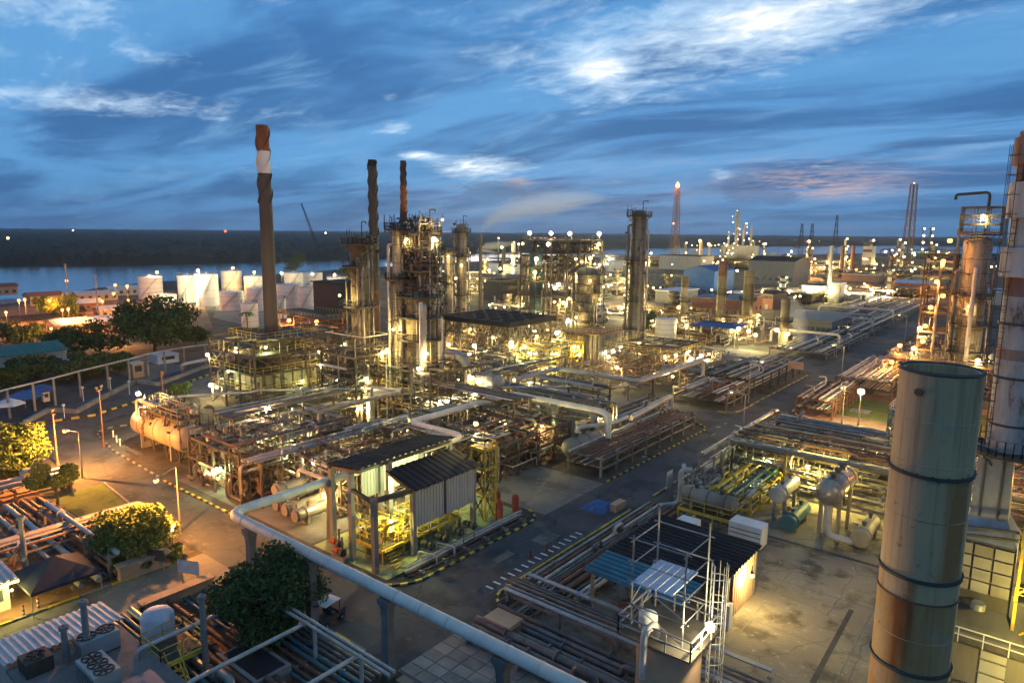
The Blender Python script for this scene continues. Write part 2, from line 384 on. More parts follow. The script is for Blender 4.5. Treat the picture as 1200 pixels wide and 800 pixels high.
# ================================================================== SETTING: ground, water, roads
def ground_mat(name, cols, scales, rough=.9, bump=.3, bs=2.0, crack=None, patch=None):
    m = bpy.data.materials.new(name); m.use_nodes = True; t = m.node_tree; t.nodes.clear()
    def n(ty, **k):
        q = t.nodes.new(ty)
        for a, b in k.items(): setattr(q, a, b)
        return q
    out = n('ShaderNodeOutputMaterial'); p = n('ShaderNodeBsdfPrincipled'); t.links.new(p.outputs[0], out.inputs[0])
    p.inputs['Roughness'].default_value = rough; p.inputs['Specular IOR Level'].default_value = .12
    g = n('ShaderNodeNewGeometry'); pos = g.outputs['Position']
    def noi(s, d=6, r=.6, off=0):
        mp = n('ShaderNodeMapping'); mp.inputs['Location'].default_value = (off, off*.7, 0); t.links.new(pos, mp.inputs[0])
        q = n('ShaderNodeTexNoise'); q.inputs['Scale'].default_value = s; q.inputs['Detail'].default_value = d; q.inputs['Roughness'].default_value = r
        t.links.new(mp.outputs[0], q.inputs['Vector']); return q.outputs['Fac']
    def ramp(f, lo, hi):
        q = n('ShaderNodeMapRange', interpolation_type='SMOOTHSTEP'); t.links.new(f, q.inputs[0]); q.inputs[1].default_value = lo; q.inputs[2].default_value = hi; return q.outputs[0]
    def mix(f, a, b):
        q = n('ShaderNodeMix', data_type='RGBA'); t.links.new(f, q.inputs[0])
        for v, s in ((a, q.inputs[6]), (b, q.inputs[7])):
            if isinstance(v, tuple): s.default_value = (*v, 1)
            else: t.links.new(v, s)
        return q.outputs[2]
    c = mix(ramp(noi(scales[0]), .35, .65), cols[0], cols[1])
    c = mix(ramp(noi(scales[1], 6, .6, 31), .48, .66), c, cols[2])
    c = mix(ramp(noi(scales[2], 4, .6, 77), .56, .72), c, cols[3])
    if crack:
        v = n('ShaderNodeTexVoronoi', feature='DISTANCE_TO_EDGE'); v.inputs['Scale'].default_value = crack; 
        ad = n('ShaderNodeMix', data_type='RGBA', blend_type='ADD'); ad.inputs[0].default_value = 1.2; t.links.new(pos, ad.inputs[6])
        nn = n('ShaderNodeTexNoise'); nn.inputs['Scale'].default_value = .6; t.links.new(pos, nn.inputs['Vector']); t.links.new(nn.outputs['Color'], ad.inputs[7])
        t.links.new(ad.outputs[2], v.inputs['Vector'])
        c = mix(ramp(v.outputs['Distance'], .006, .0), c, tuple(q*.62 for q in cols[0]))
    t.links.new(c, p.inputs['Base Color'])
    bp = n('ShaderNodeBump'); bp.inputs['Strength'].default_value = bump; bp.inputs['Distance'].default_value = .04
    t.links.new(noi(bs, 6, .6, 11), bp.inputs['Height']); t.links.new(bp.outputs[0], p.inputs['Normal'])
    MATS[name] = m
ground_mat('ground', [(.065, .058, .05), (.095, .086, .074), (.045, .038, .032), (.12, .108, .092)], (.05, .18, .9))
ground_mat('asphalt', [(.066, .067, .073), (.088, .087, .091), (.048, .048, .053), (.11, .107, .104)], (.07, .25, 1.1), .82, .25, 12, .09)
ground_mat('asphalt_light', [(.15, .138, .12), (.19, .175, .15), (.10, .09, .08), (.23, .21, .185)], (.08, .25, 1.1), .85, .25, 10, .1)
ground_mat('yard', [(.215, .18, .135), (.285, .245, .19), (.105, .088, .068), (.32, .285, .235)], (.09, .3, 1.3), .85, .2, 8, .12)
ground_mat('floor_green', [(.26, .30, .12), (.33, .36, .15), (.18, .20, .10), (.36, .36, .22)], (.2, .5, 1.3), .7, .15, 8)
ground_mat('lawn', [(.085, .115, .035), (.13, .15, .045), (.06, .085, .03), (.17, .15, .06)], (.15, .6, 2.2), .95, .6, 6)
ground_mat('earth', [(.20, .11, .07), (.26, .155, .10), (.13, .075, .05), (.30, .19, .13)], (.1, .35, 1.6), .95, .6, 3)
ground_mat('far_land', [(.05, .06, .035), (.07, .075, .045), (.035, .045, .028), (.09, .085, .05)], (.004, .012, .05), .95, .2, .5)
# water
wm = bpy.data.materials.new('water'); wm.use_nodes = True; t_ = wm.node_tree; p_ = t_.nodes['Principled BSDF']
p_.inputs['Base Color'].default_value = (.17, .20, .235, 1); p_.inputs['Roughness'].default_value = .12; p_.inputs['Specular IOR Level'].default_value = .6
g_ = t_.nodes.new('ShaderNodeNewGeometry'); mp_ = t_.nodes.new('ShaderNodeMapping'); t_.links.new(g_.outputs['Position'], mp_.inputs[0]); mp_.inputs['Scale'].default_value = (.25, .12, .2)
n_ = t_.nodes.new('ShaderNodeTexNoise'); n_.inputs['Scale'].default_value = 1; n_.inputs['Detail'].default_value = 5; t_.links.new(mp_.outputs[0], n_.inputs['Vector'])
b_ = t_.nodes.new('ShaderNodeBump'); b_.inputs['Strength'].default_value = .16; b_.inputs['Distance'].default_value = 1.0; t_.links.new(n_.outputs['Fac'], b_.inputs['Height']); t_.links.new(b_.outputs[0], p_.inputs['Normal'])
MATS['water'] = wm

near_shore = [(-700, 395), (-300, 372), (0, 357), (60, 349), (110, 338), (170, 331), (300, 323), (420, 314), (560, 306), (700, 301), (900, 299), (1000, 297), (1150, 297), (1500, 302)]
far_shore = [(-700, 318), (-300, 313), (0, 311), (150, 310), (300, 306), (420, 303), (560, 296), (700, 291), (900, 288), (1060, 287), (1200, 288), (1500, 292)]
mb = MB()
pts = [(*G(px, py), 0) for px, py in near_shore] + [(1800, 1200, 0), (1500, -900, 0), (-700, -700, 0)]
mb.v = pts + [(x, y, -3) for x, y, z in pts]; n_ = len(pts); mb.f = [tuple(range(n_))[::-1]] ; mb.mi = [0]
for i in range(n_): mb.face((i, (i+1) % n_, n_+(i+1) % n_, n_+i))
g_obj = struct('ground', mb, 'ground')
mb = MB(); mb.quad((-9000, -9000, -1.4), (9000, -9000, -1.4), (9000, 9000, -1.4), (-9000, 9000, -1.4)); struct('river', mb, 'water')
# far bank: a low forest plain that runs out to the horizon
mat('forest', (.028, .038, .022), (.014, .02, .013), .02, .95, 0, .9, 1, vary=0)
fs = [(*G(px, py),) for px, py in far_shore]
def far_point(k, u):
    i = min(int(k), len(fs)-2); f = k-i
    x = fs[i][0]*(1-f)+fs[i+1][0]*f; y = fs[i][1]*(1-f)+fs[i+1][1]*f
    d = math.hypot(x, y); D = d*(9000/d)**u
    return x/d*D, y/d*D, D
NK, NU = 420, 70
mb = MB()
for a in range(NK+1):
    for b in range(NU+1):
        u = (b/NU)**1.15; x, y, D = far_point(a/NK*(len(fs)-1) - 1e-6 if a else 0, u)
        z = -1.5 if b == 0 else (5 + 7*noise.noise((x*.02, y*.02, 0)) + 5*noise.noise((x*.11, y*.11, 3)) + random.uniform(-2.5, 2.5))
        if b == 1: z = max(.6, z*.45)
        mb.v.append((x, y, z))
for a in range(NK):
    for b in range(NU):
        i = a*(NU+1)+b; mb.face((i, i+1, i+NU+2, i+NU+1))
o = mb.build('forest', 'forest', None); tag(o, 'dark wooded plain across the river', None, None, 'stuff')

# roads: flat sheets a few millimetres above the ground
def sheet(name, pts, matn, z): 
    mb = MB(); mb.v = [(x, y, z) for x, y in pts]; mb.f = [tuple(range(len(pts)))]; mb.mi = [0]; return struct(name, mb, matn)
def rect(x0, x1, y0, y1): return [(x0, y0), (x1, y0), (x1, y1), (x0, y1)]
def fillet(cx, cy, r, a0, a1, n=8): return [(cx+r*math.cos(R(a0+(a1-a0)*i/n)), cy+r*math.sin(R(a0+(a1-a0)*i/n))) for i in range(n+1)]
XL, XR = -43.4, -36.5                     # kerb lines of the main road
sheet('main_road', rect(XL, XR, 37.6, 430), 'asphalt', .008)
sheet('cross_road', [(-122, 29.0)] + [(-100, 32.6), (-64, 31), (XR, 31), (-27, 31), (-27, 38.2), (XR, 38.2), (XR, 37.6), (-45, 37.6), (-87, 37.6), (-114, 39), (-121, 42)], 'asphalt', .004)
sheet('corner_flare_road', [(XR, 38.2), (XR+.0, 43)] + [(XR+3.5, 38.2)], 'asphalt', .012)
sheet('west_road', [(-121, 42), (-122, 29), (-131, 27), (-150, 20), (-400, -60), (-400, -40), (-152, 34), (-139, 45), (-148, 62), (-166, 90), (-240, 190), (-232, 194), (-158, 92), (-138, 62), (-126, 50)], 'asphalt', .006)
sheet('service_road', [(-63.8, -40), (-57.2, -40), (-57.2, 31), (-64, 31)], 'asphalt_light', .01)
sheet('lane', rect(-92, XL, 111.3, 117.2), 'asphalt', .006)
sheet('east_road', [(XR, 116.2), (120, 112), (120, 119), (XR, 123.2)], 'asphalt', .01)
sheet('far_lane', rect(-120, XL, 167, 176), 'asphalt', .006)
sheet('far_yard', rect(-140, -60, 176, 188), 'asphalt_light', .005)
sheet('paved_court', [(-64, 60.5), (XL, 60.5), (XL, 73.4), (-64, 73.4)], 'asphalt_light', .006)
sheet('yard', [(-34.5, 30), (40, 30), (40, 71.2), (-34.5, 71.2)], 'yard', .005)
sheet('unit_slab', [(-33.5, 71.6), (10, 71.6), (10, 108), (-33.5, 108)], 'yard', .05)
sheet('verge', [(-34.5, 124.5), (20, 121.5), (20, 152), (-34.5, 152)], 'earth', .014)
sheet('lawn', rect(-31, 6, 130, 146), 'lawn', .03)
sheet('grass_plot', [(-92, 26.5), (-92, 32.3), (-73, 30.6), (-73, 26.5)], 'lawn', .03)
sheet('red_strip', rect(-36.0, 10, 108.5, 115.6), 'earth', .015)
sheet('shed_floor', rect(-57, -45.8, 39.0, 59.5), 'floor_green', .06)
sheet('unit_floor', rect(-86, -57.5, 39, 74), 'concrete_dark', .03)
sheet('trench_earth', rect(-120, -64.2, 6, 26.3), 'earth', .012)
sheet('trench_soil', rect(-57, -37.5, 14, 30.6), 'earth', .011)
sheet('west_verge', rect(-180, -124, 62, 75), 'asphalt_light', .003)
# painted marks on the main road
mb = MB(); mb.box(0, 1, 0, 1, 0, .002)
def mark(name, px, py, l, w): x, y = G(px, py); return struct(name, MB().box(x-w/2, x+w/2, y-l/2, y+l/2, .0121, .0135), 'asphalt_light' if l*w > 1.5 else 'concrete')
mm = MB().box(-.11, .11, -.42, .42, 0, .003).mesh('parking_tick', 'white_paint')
pm = struct('parking_marking', MB().box(XR-.62, XR-.52, 43.4, 62.5, .0122, .0138), 'asphalt_light')
for i in range(15): place('parking_tick', mm, (XR-1.25, 44.2+i*1.05, .0125), pm, (0, 0, R(90)))
for px, py, l, w in [(590, 652, 2.6, .9), (755, 535, .9, .7), (842, 500, .8, .7), (862, 518, .7, 1.0), (836, 509, 1.6, .3), (850, 496, 1.2, .25), (640, 630, 3.0, 1.8)]:
    mark('road_patch', px, py, l, w)
# concrete slabs of the crossing, laid one by one
pv = struct('pavement', MB().box(-35.2, -27.6, 30.8, 37.9, .0122, .02), 'concrete_dark')
me = MB().box(-.72, .72, -.52, .52, 0, .05).mesh('paving_slab', 'concrete')
for i in range(5):
    for j in range(6): place('paving_slab', me, (-34.4+i*1.52, 31.5+j*1.12, .021+random.uniform(0, .012)), pv, (0, 0, random.uniform(-.01, .01)))
# kerbs: painted blocks on a footing
KB = {}
def kerb(pts, step=.72, cols=('yellow', 'black_paint'), w=.24, h=.17, name='kerb'):
    mb = MB()
    P3 = [Vector((x, y, 0)) for x, y in pts]
    for a, b in zip(P3, P3[1:]):
        mb.bar(a+Vector((0, 0, .015)), b+Vector((0, 0, .015)), .10)
    k = struct(name, mb, 'concrete_dark'); d = 0.0; i = 0
    seg = [(a, b, (b-a).length) for a, b in zip(P3, P3[1:])]; tot_ = sum(s[2] for s in seg)
    while d + step*.5 < tot_:
        q = d+step/2
        for a, b, l in seg:
            if q <= l: break
            q -= l
        p = a+(b-a)*(q/l); ang = math.atan2((b-a).y, (b-a).x)
        c = cols[i % len(cols)]; key = (c, step, w, h)
        if key not in KB: KB[key] = MB().box(-step*.47, step*.47, -w/2, w/2, .0, h).mesh('kerb_block', c)
        place('kerb_block', KB[key], (p.x, p.y, 0.0), k, (0, 0, ang)); i += 1; d += step
    return k
kerb([(-87, 37.7)] + [(-47.5, 37.7)] + fillet(-47.5, 41.8, 4.1, -90, 0) + [(XL, 57.5)] + fillet(-46.4, 57.5, 3, 0, 80, 5), .72)
kerb([(XR, 44.0), (XR, 67.5)], 2.4, ('yellow', 'pipe_yellow'))
kerb(fillet(-34.2, 44.6, 2.3, 180, 270, 6)[1:] + [(-30.6, 42.1)], .6)
kerb([(XL, 74.0), (XL, 104.5)] + fillet(-46.6, 104.5, 3.2, 0, 90) + [(-50, 107.7)], .8)
kerb(fillet(-46.6, 121.0, 3.2, -90, 0) + [(XL, 162)], 1.6, ('yellow', 'concrete'))
kerb([(XR, 73.5), (XR, 112.0)] + fillet(-33.5, 112, 3, 180, 90, 6) + [(-20, 114.2), (8, 112.4)], 1.5, ('yellow', 'concrete'))
kerb(fillet(-31.6, 128.3, 4.6, 180, 270) + [(-18, 122.9), (10, 121.5)], 1.0, ('yellow', 'concrete', 'black_paint'))
kerb([(-46.6, 30.75), (-38.0, 30.75)], 2.0, ('yellow', 'concrete'))
kerb([(-88.5, 37.9), (-104.5, 38.6), (-114.5, 40.2)] + fillet(-114, 43.6, 3.4, 262, 150, 6) + [(-114.5, 50)], 1.0, ('concrete', 'black_paint'), name='island_kerb')
kerb([(-133, 30.5), (-128.5, 37), (-127.2, 44), (-131.0, 52), (-137.4, 62), (-147, 78)], 1.2, ('yellow', 'black_paint'), .35, .35, 'striped_kerb')
kerb([(-64.2, 5.0), (-64.2, 24.0)], 2.5, ('concrete', 'yellow'))
kerb([(-92, 32.5), (-72.5, 30.8)], 2.0, ('concrete',))
# low white wall that follows the west road
wl = thing('low_wall', 'low pale boundary wall zigzagging beside the road under the white pipeline', 'wall', (-140, 50, 0))
wp = [G(30, 497), G(58, 482), G(90, 484), G(125, 465), G(160, 448), G(185, 452), G(238, 432), (G(275, 424))]
for a, b in zip(wp, wp[1:]): MB().bar((*a, .35), (*b, .35), .7).build('wall_panel', 'concrete', wl)
# drain channels and slab joints of the concrete yard
for (x0, y0, x1, y1, w) in ((-17.5, 45, -17.5, 71.0, .05), (-9.8, 45.5, -9.8, 71.0, .05), (-2.0, 45, -2.0, 71, .05), (-18, 54.2, 6, 54.2, .05), (-18, 62.6, 6, 62.6, .05)):
    struct('slab_joint', MB().box(min(x0, x1)-w, max(x0, x1)+w, min(y0, y1)-w, max(y0, y1)+w, .0052, .0085), 'concrete_dark')
a_, b_2 = G(998, 714), G(952, 800); dd = MB(); dd.bar((*a_, .0), (*b_2, .0), .02); n__ = Vector((b_2[1]-a_[1], a_[0]-b_2[0], 0)).normalized()*.2
dd = MB(); dd.quad((a_[0]-n__.x, a_[1]-n__.y, .012), (b_2[0]-n__.x, b_2[1]-n__.y, .012), (b_2[0]+n__.x, b_2[1]+n__.y, .012), (a_[0]+n__.x, a_[1]+n__.y, .012)); struct('drain_channel', dd, 'steel_dark')
struct('drain_channel', MB().box(-33.4, 8, 71.22, 71.55, .006, .03), 'steel_dark')
# ================================================================== generators for plant equipment
def railing(mb, pts, h=1.1, step=1.5, t=.055, closed=False):
    P3 = [Vector(p) for p in pts]
    if closed: P3.append(P3[0])
    for a, b in zip(P3, P3[1:]):
        l = (b-a).length
        if l < .1: continue
        for z in (h, h*.52): mb.bar(a+Vector((0, 0, z)), b+Vector((0, 0, z)), t)
        k = max(1, round(l/step))
        for i in range(k+1): p = a+(b-a)*(i/k); mb.bar(p, p+Vector((0, 0, h)), t)
def ladder(mb, x, y, z0, z1, dx=0.0, dy=1.0, w=.5, cage=True, t=.05):
    # stands at (x, y), climbing side faces (dx, dy)
    sx, sy = -dy*w/2, dx*w/2
    for s in (-1, 1): mb.bar((x+sx*s, y+sy*s, z0), (x+sx*s, y+sy*s, z1), t)
    z = z0+.3
    while z < z1: mb.bar((x-sx, y-sy, z), (x+sx, y+sy, z), t*.7); z += .45
    if cage:
        z = z0+2.2
        ring = [(-.5, 0), (-.5, .5), (-.2, .8), (.2, .8), (.5, .5), (.5, 0)]
        P = lambda u, v, z: (x+(-dy)*u*.8+dx*v, y+dx*u*.8+dy*v, z)
        while z < z1:
            for a, b in zip(ring, ring[1:]): mb.bar(P(*a, z), P(*b, z), t*.7)
            z += 1.3
        for u in ring[1:-1]: mb.bar(P(*u, z0+2.2), P(*u, z1), t*.6)
def ring_platform(root, x, y, z, r0, r1, a0=0, a1=360, n=20, deckm='grating', railm='steel', rail=True):
    k = max(4, int(n*(a1-a0)/360)); A = [R(a0+(a1-a0)*i/k) for i in range(k+1)]
    mb = MB()
    for i in range(k):
        c0, s0, c1, s1 = math.cos(A[i]), math.sin(A[i]), math.cos(A[i+1]), math.sin(A[i+1])
        q = [(x+r0*c0, y+r0*s0), (x+r1*c0, y+r1*s0), (x+r1*c1, y+r1*s1), (x+r0*c1, y+r0*s1)]
        mb.quad(*[(*p, z) for p in q]); mb.quad(*[(*p, z-.12) for p in q[::-1]]); mb.quad((*q[1], z-.2), (*q[2], z-.2), (*q[2], z+.12), (*q[1], z+.12))
        if i % 3 == 0: mb.bar((x+r0*c0, y+r0*s0, z-1.1), (x+r1*c0, y+r1*s0, z-.1), .09)
    d = mb.build('platform', deckm, root)
    if rail:
        mb = MB(); pts = [(x+r1*math.cos(a), y+r1*math.sin(a), z) for a in A]
        railing(mb, pts, 1.1, 1.3, .065); mb.build('railing', railm, d)
    return d
def column_vessel(label, x, y, z0, z1, r, matn='column', plats=(), name='distillation_column', cat='column', group=None, pipes=2, lad=True, davit=True,
                  rings=True, skirt=True, railm='steel', lamps=(), cam_side=True, topdome=True, n=24, cones=()):
    root = thing(name, label, cat, (x, y, 0), group)
    prof = [(z0, r)]
    for zc, rr in cones: prof += [(zc, prof[-1][1]), (zc+abs(rr-prof[-1][1])*1.2+.2, rr)]
    rt = prof[-1][1]
    if topdome: prof += [(z1-rt*.5, rt), (z1-rt*.25, rt*.88), (z1-rt*.08, rt*.6), (z1, rt*.12)]
    else: prof += [(z1, rt)]
    sh = MB().lathe(x, y, prof, n).build('shell', matn, root)
    if skirt: MB().lathe(x, y, [(0, r*1.12), (.4, r*1.12), (.4, r*1.02), (max(z0, 1.0)+.05, r*1.02)], n).build('skirt', 'concrete', root)
    if rings:
        mb = MB(); z = z0+2.4
        while z < z1-rt: 
            rr = r
            for zc, q in cones:
                if z > zc: rr = q
            mb.lathe(x, y, [(z, rr+.004), (z, rr+.05), (z+.10, rr+.05), (z+.10, rr+.004)], n, False); z += 2.9
        mb.build('stiffener_ring', 'steel', sh)
    for p in plats:
        z, a0, a1 = p if isinstance(p, tuple) else (p, 0, 360)
        rr = r
        for zc, q in cones:
            if z > zc: rr = q
        ring_platform(root, x, y, z, rr+.03, rr+1.25, a0, a1, 24, 'steel_dark', railm='steel_dark' if railm == 'steel' else railm)
    # the side that faces the plant road and camera
    ca = math.atan2(-y, -x)
    if lad:
        zs = [.3]+[p[0] if isinstance(p, tuple) else p for p in plats]+[z1-.3]
        for i, (a, b) in enumerate(zip(zs, zs[1:])):
            an = ca + (.55 if i % 2 else -.55); mb = MB()
            ladder(mb, x+math.cos(an)*(r+.18), y+math.sin(an)*(r+.18), a, b+.9, math.cos(an), math.sin(an)); mb.build('ladder', railm, root)
    for i in range(pipes):
        an = ca + (-1.25, 1.2, .15, -.2, 2.2)[i % 5]+random.uniform(-.15, .15); q = random.choice((.18, .26, .34))*min(1.3, r/1.6)
        zt = z1-random.uniform(0, (z1-z0)*.25); ex, ey = math.cos(an), math.sin(an); zb = random.uniform(2, 5)
        mb = MB(); mb.pipe([(x+ex*r*.9, y+ey*r*.9, zt), (x+ex*(r+q+.5), y+ey*(r+q+.5), zt), (x+ex*(r+q+.5), y+ey*(r+q+.5), zb), (x+ex*(r+3), y+ey*(r+3), zb)], q, 10)
        z = zb+2
        while z < zt-1: mb.cyl(x+ex*(r+q+.5), y+ey*(r+q+.5), z, z+.12, q*1.25, n=10); z += 4.5
        mb.build('riser_pipe', random.choice(('pipe_white', 'pipe_grey', 'pipe_clad')), root)
    for i in range(3):
        an = ca+(.35, -.4, .1)[i]; z = z0+(z1-z0)*(.25+.24*i)
        mb = MB(); mb.lathe_axis((x+math.cos(an)*r*.9, y+math.sin(an)*r*.9, z), (math.cos(an), math.sin(an), 0), [(0, .32), (.55, .32), (.55, .45), (.68, .45), (.68, .1)], 12); mb.build('manway', 'steel', root)
    rnd = random.Random(int(abs(x*31+y*17))); mb = MB()      # stubs, lamps brackets, instrument lines and junction boxes round the shell
    for i in range(int((z1-z0)*4)):
        an = rnd.uniform(0, 6.283); z = rnd.uniform(z0+1, z1); ro = r+rnd.uniform(.2, 1.5); px_, py_ = x+math.cos(an)*ro, y+math.sin(an)*ro; e = rnd.random()
        if e < .4: mb.sweep([(x+math.cos(an)*r*.95, y+math.sin(an)*r*.95, z), (px_, py_, z), ], rnd.uniform(.04, .1), 5)
        elif e < .75: mb.sweep([(px_, py_, z), (px_, py_, min(z+rnd.uniform(.8, 4.5), z1+1.2))], rnd.uniform(.03, .08), 5)
        else: mb.cbox((px_, py_, z), rnd.uniform(.2, .55), rnd.uniform(.2, .55), rnd.uniform(.2, .8))
    q_ = mb.build('platform_fittings', 'steel_dark', root); q_['kind'] = 'stuff'
    if davit:
        mb = MB(); mb.pipe([(x+rt*.5, y, z1-.5), (x+rt*.5, y, z1+2.2), (x+rt*.5+1.6, y-.4, z1+2.2), (x+rt*.5+1.6, y-.4, z1+1.8)], .09, 6); mb.build('davit', 'steel_dark', root)
    for (an, z, col, pw) in lamps:
        lamp(root, (x+math.cos(ca+an)*(r+2.6), y+math.sin(ca+an)*(r+2.6), z), col, pw*.55)
    return root
def stack(label, x, y, z0, z1, r0, r1, bands, name='chimney_stack', strake=0, group=None, n=20, flange=None, rim=True, cat='chimney'):
    root = thing(name, label, cat, (x, y, 0), group)
    for (a, b, m) in bands:          # painted or bare lengths of the shell, fractions of the height
        za, zb = z0+(z1-z0)*a, z0+(z1-z0)*b
        ra, rb = r0+(r1-r0)*a, r0+(r1-r0)*b
        mb = MB()
        prof = [(za, ra), (zb, rb)]
        if b >= .999: prof += [(zb, rb*.86), (zb-2.5, rb*.84)]
        mb.lathe(x, y, prof, n, cap=(b < .999)); mb.build('shell_course', m, root)
    if flange:
        for zf in flange:
            rr = r0+(r1-r0)*(zf-z0)/(z1-z0)
            MB().lathe(x, y, [(zf-.07, rr+.004), (zf-.07, rr+.10), (zf-.01, rr+.10), (zf+.01, rr+.10), (zf+.07, rr+.10), (zf+.07, rr+.004)], n, False).build('flange_ring', 'steel_dark', root)
    if strake:
        zs = z1-strake
        for k in range(3):
            rs = []
            for i in range(41):
                f = i/40; z = zs+(z1-.3-zs)*f; rr = r0+(r1-r0)*(z-z0)/(z1-z0); a = R(120*k)+f*2*math.pi*strake/(r1*2*5)
                rs.append([(x+(rr+q)*math.cos(a+d), y+(rr+q)*math.sin(a+d), z) for q, d in ((-.05, -.05/rr), (r1*.22, -.05/rr), (r1*.22, .05/rr), (-.05, .05/rr))])
            for (a, b, m) in bands:      # each band carries its own length of the fin
                za, zb = z0+(z1-z0)*a, z0+(z1-z0)*b
                part = [q for q in rs if za-.35 <= q[0][2] <= zb+.35]
                if len(part) > 1: MB().rings(part).build('helical_strake', m, root)
    return root
def drum(label, x, y, z, L_, r, axis='y', matn='column_pale', name='horizontal_drum', cat='vessel', group=None, saddleh=None, plat=False, channel=False, nozzles=2, legm='concrete', lean=0):
    """horizontal pressure vessel or exchanger on two saddles; z is the axis height"""
    d = Vector((0, 1, 0)) if axis == 'y' else Vector((1, 0, 0)); s = Vector((1, 0, 0)) if axis == 'y' else Vector((0, 1, 0))
    root = thing(name, label, cat, (x, y, 0), group)
    c = Vector((x, y, z)); h = L_/2
    if channel:
        MB().lathe_axis(c, d, [(-h, .01), (-h, r*.95), (-h+.25, r*.95)], 20).build('end_cover', matn, root)
        MB().lathe_axis(c, d, [(-h+.251, r*1.2), (-h+.45, r*1.2), (-h+.451, r), (-h+1.2, r), (-h+1.2, r*1.2), (-h+1.45, r*1.2), (-h+1.45, r), (h-r*.5, r), (h-r*.2, r*.8), (h, r*.15)], 20).build('shell', matn, root)
    else:
        MB().lathe_axis(c, d, [(-h, r*.08), (-h+r*.08, r*.45), (-h+r*.25, r*.8), (-h+r*.5, r), (h-r*.5, r), (h-r*.25, r*.8), (h-r*.08, r*.45), (h, r*.08)], 22).build('shell', matn, root)
        mb = MB()
        for f in (-.62, 0, .62): mb.lathe_axis(c+d*(h*f), d, [(0, r+.003), (0, r+.035), (.1, r+.035), (.1, r+.003)], 20)
        mb.build('weld_band', 'steel', root)
    for f in (-.55, .55):
        p = c+d*(h*f); w = r*.85; zb = 0.0 if saddleh is None else z-r-saddleh
        mb = MB(); a = p-s*w-d*.18; b = p+s*w+d*.18
        if z-r-zb > 1.3:     # raised: a cross head on two legs
            mb.box(a.x, b.x, a.y, b.y, z-r-.35, z-r*.55)
            for e_ in (-.8, .8): q_ = p+s*w*e_; mb.box(q_.x-.17, q_.x+.17, q_.y-.17, q_.y+.17, zb, z-r-.352)
        else: mb.box(a.x, b.x, a.y, b.y, zb, z-r*.55)
        mb.build('saddle', legm, root)
    for i in range(nozzles):
        p = c+d*(h*(-.45+.9*i/max(1, nozzles-1))); q = r*.22
        MB().cyl(p.x, p.y, z+r*.9, z+r+.35, q, n=10).cyl(p.x, p.y, z+r+.35, z+r+.5, q*1.5, n=10).build('nozzle', 'steel', root)
    return root
RACKM = ('pipe_white', 'pipe_grey', 'pipe_clad', 'pipe_rust', 'pipe_grey', 'pipe_dark')
def pipe_rack(label, x0, x1, y0, y1, axis, levels, name='pipe_rack', span=6.0, group=None, postm='steel', pipem=RACKM, density=.8, big=.22, tray=0, jut=1.0, seed=None, skip=()):
    """steel or concrete trestle: posts, beams and a bed of pipes on every level"""
    rnd = random.Random(seed if seed is not None else int(abs(x0*13+y0*7)))
    root = thing(name, label, 'pipe rack', ((x0+x1)/2, (y0+y1)/2, 0), group)
    lo, hi, c0, c1 = (y0, y1, x0, x1) if axis == 'y' else (x0, x1, y0, y1)
    k = max(1, round((hi-lo)/span)); top = max(levels)
    pt = lambda u, c, z: (c, u, z) if axis == 'y' else (u, c, z)
    w = .26
    pm_ = MB().box(-w/2, w/2, -w/2, w/2, 0, top+.15).mesh('post', postm)
    bm_ = (MB().box(-(c1-c0)/2-.3, (c1-c0)/2+.3, -.12, .12, -.26, 0) if axis == 'y' else MB().box(-.12, .12, -(c1-c0)/2-.3, (c1-c0)/2+.3, -.26, 0)).mesh('beam', postm)
    for i in range(k+1):
        u = lo+(hi-lo)*i/k
        for c in (c0, c1): place('post', pm_, pt(u, c, 0), root)
        for z in levels:
            q = place('beam', bm_, pt(u+ .002, (c0+c1)/2, z), root)
    for z in levels:
        for c in (c0, c1):
            mb = MB(); a = pt(lo, c-.06, z-.55); b = pt(hi, c+.06, z-.33); mb.box(a[0], b[0], a[1], b[1], a[2], b[2]); mb.build('stringer', postm, root)
    for li, z in enumerate(levels):
        c = c0+.35
        while c < c1-.3:
            r = rnd.choice((.07, .09, .11, .14, big*.8, big))
            if rnd.random() < density:
                m = rnd.choice(pipem); a, b = lo-rnd.uniform(.2, jut+.2), hi+rnd.uniform(.2, jut+.2)
                pts = [pt(a, c+r, z+r), pt(b, c+r, z+r)]
                e = rnd.random()
                if e < .22: u = rnd.uniform(lo+1, hi-1); pts = [pts[0], pt(u, c+r, z+r), pt(u, c+r, z+r+rnd.uniform(.6, 1.6)), pt(u+rnd.uniform(.8, 1.8), c+r, z+r+1.2)][:3] + [pt(u, c+r+rnd.choice((-1, 1))*rnd.uniform(.5, 2), z+r+1.3)]
                elif e < .5: pts.append(pt(b, c+r, max(.3, z-rnd.uniform(.8, 3))))
                elif e < .62:
                    u = rnd.uniform(lo+2, hi-3); pts = [pts[0], pt(u, c+r, z+r), pt(u, c+r, z+r+.8), pt(u+1.4, c+r, z+r+.8), pt(u+1.4, c+r, z+r), pts[1]]
                mb = MB(); mb.pipe(pts, r, 8)
                for q in range(rnd.randint(0, 2)):
                    u = rnd.uniform(lo, hi); p = pt(u, c+r, z+r); mb.lathe_axis(p, (0, 1, 0) if axis == 'y' else (1, 0, 0), [(-.14, r*1.02), (-.14, r*1.7), (.14, r*1.7), (.14, r*1.02)], 8)
                mb.build('pipe', m, root)
            c += 2*r+rnd.uniform(.08, .35)
    if tray:
        for c in (c0-.45, c1+.45)[:tray]:
            mb = MB(); a = pt(lo, c-.22, top+.3); b = pt(hi, c+.22, top+.42); mb.box(a[0], b[0], a[1], b[1], a[2], b[2]); mb.build('cable_tray', 'galv', root)
    return root
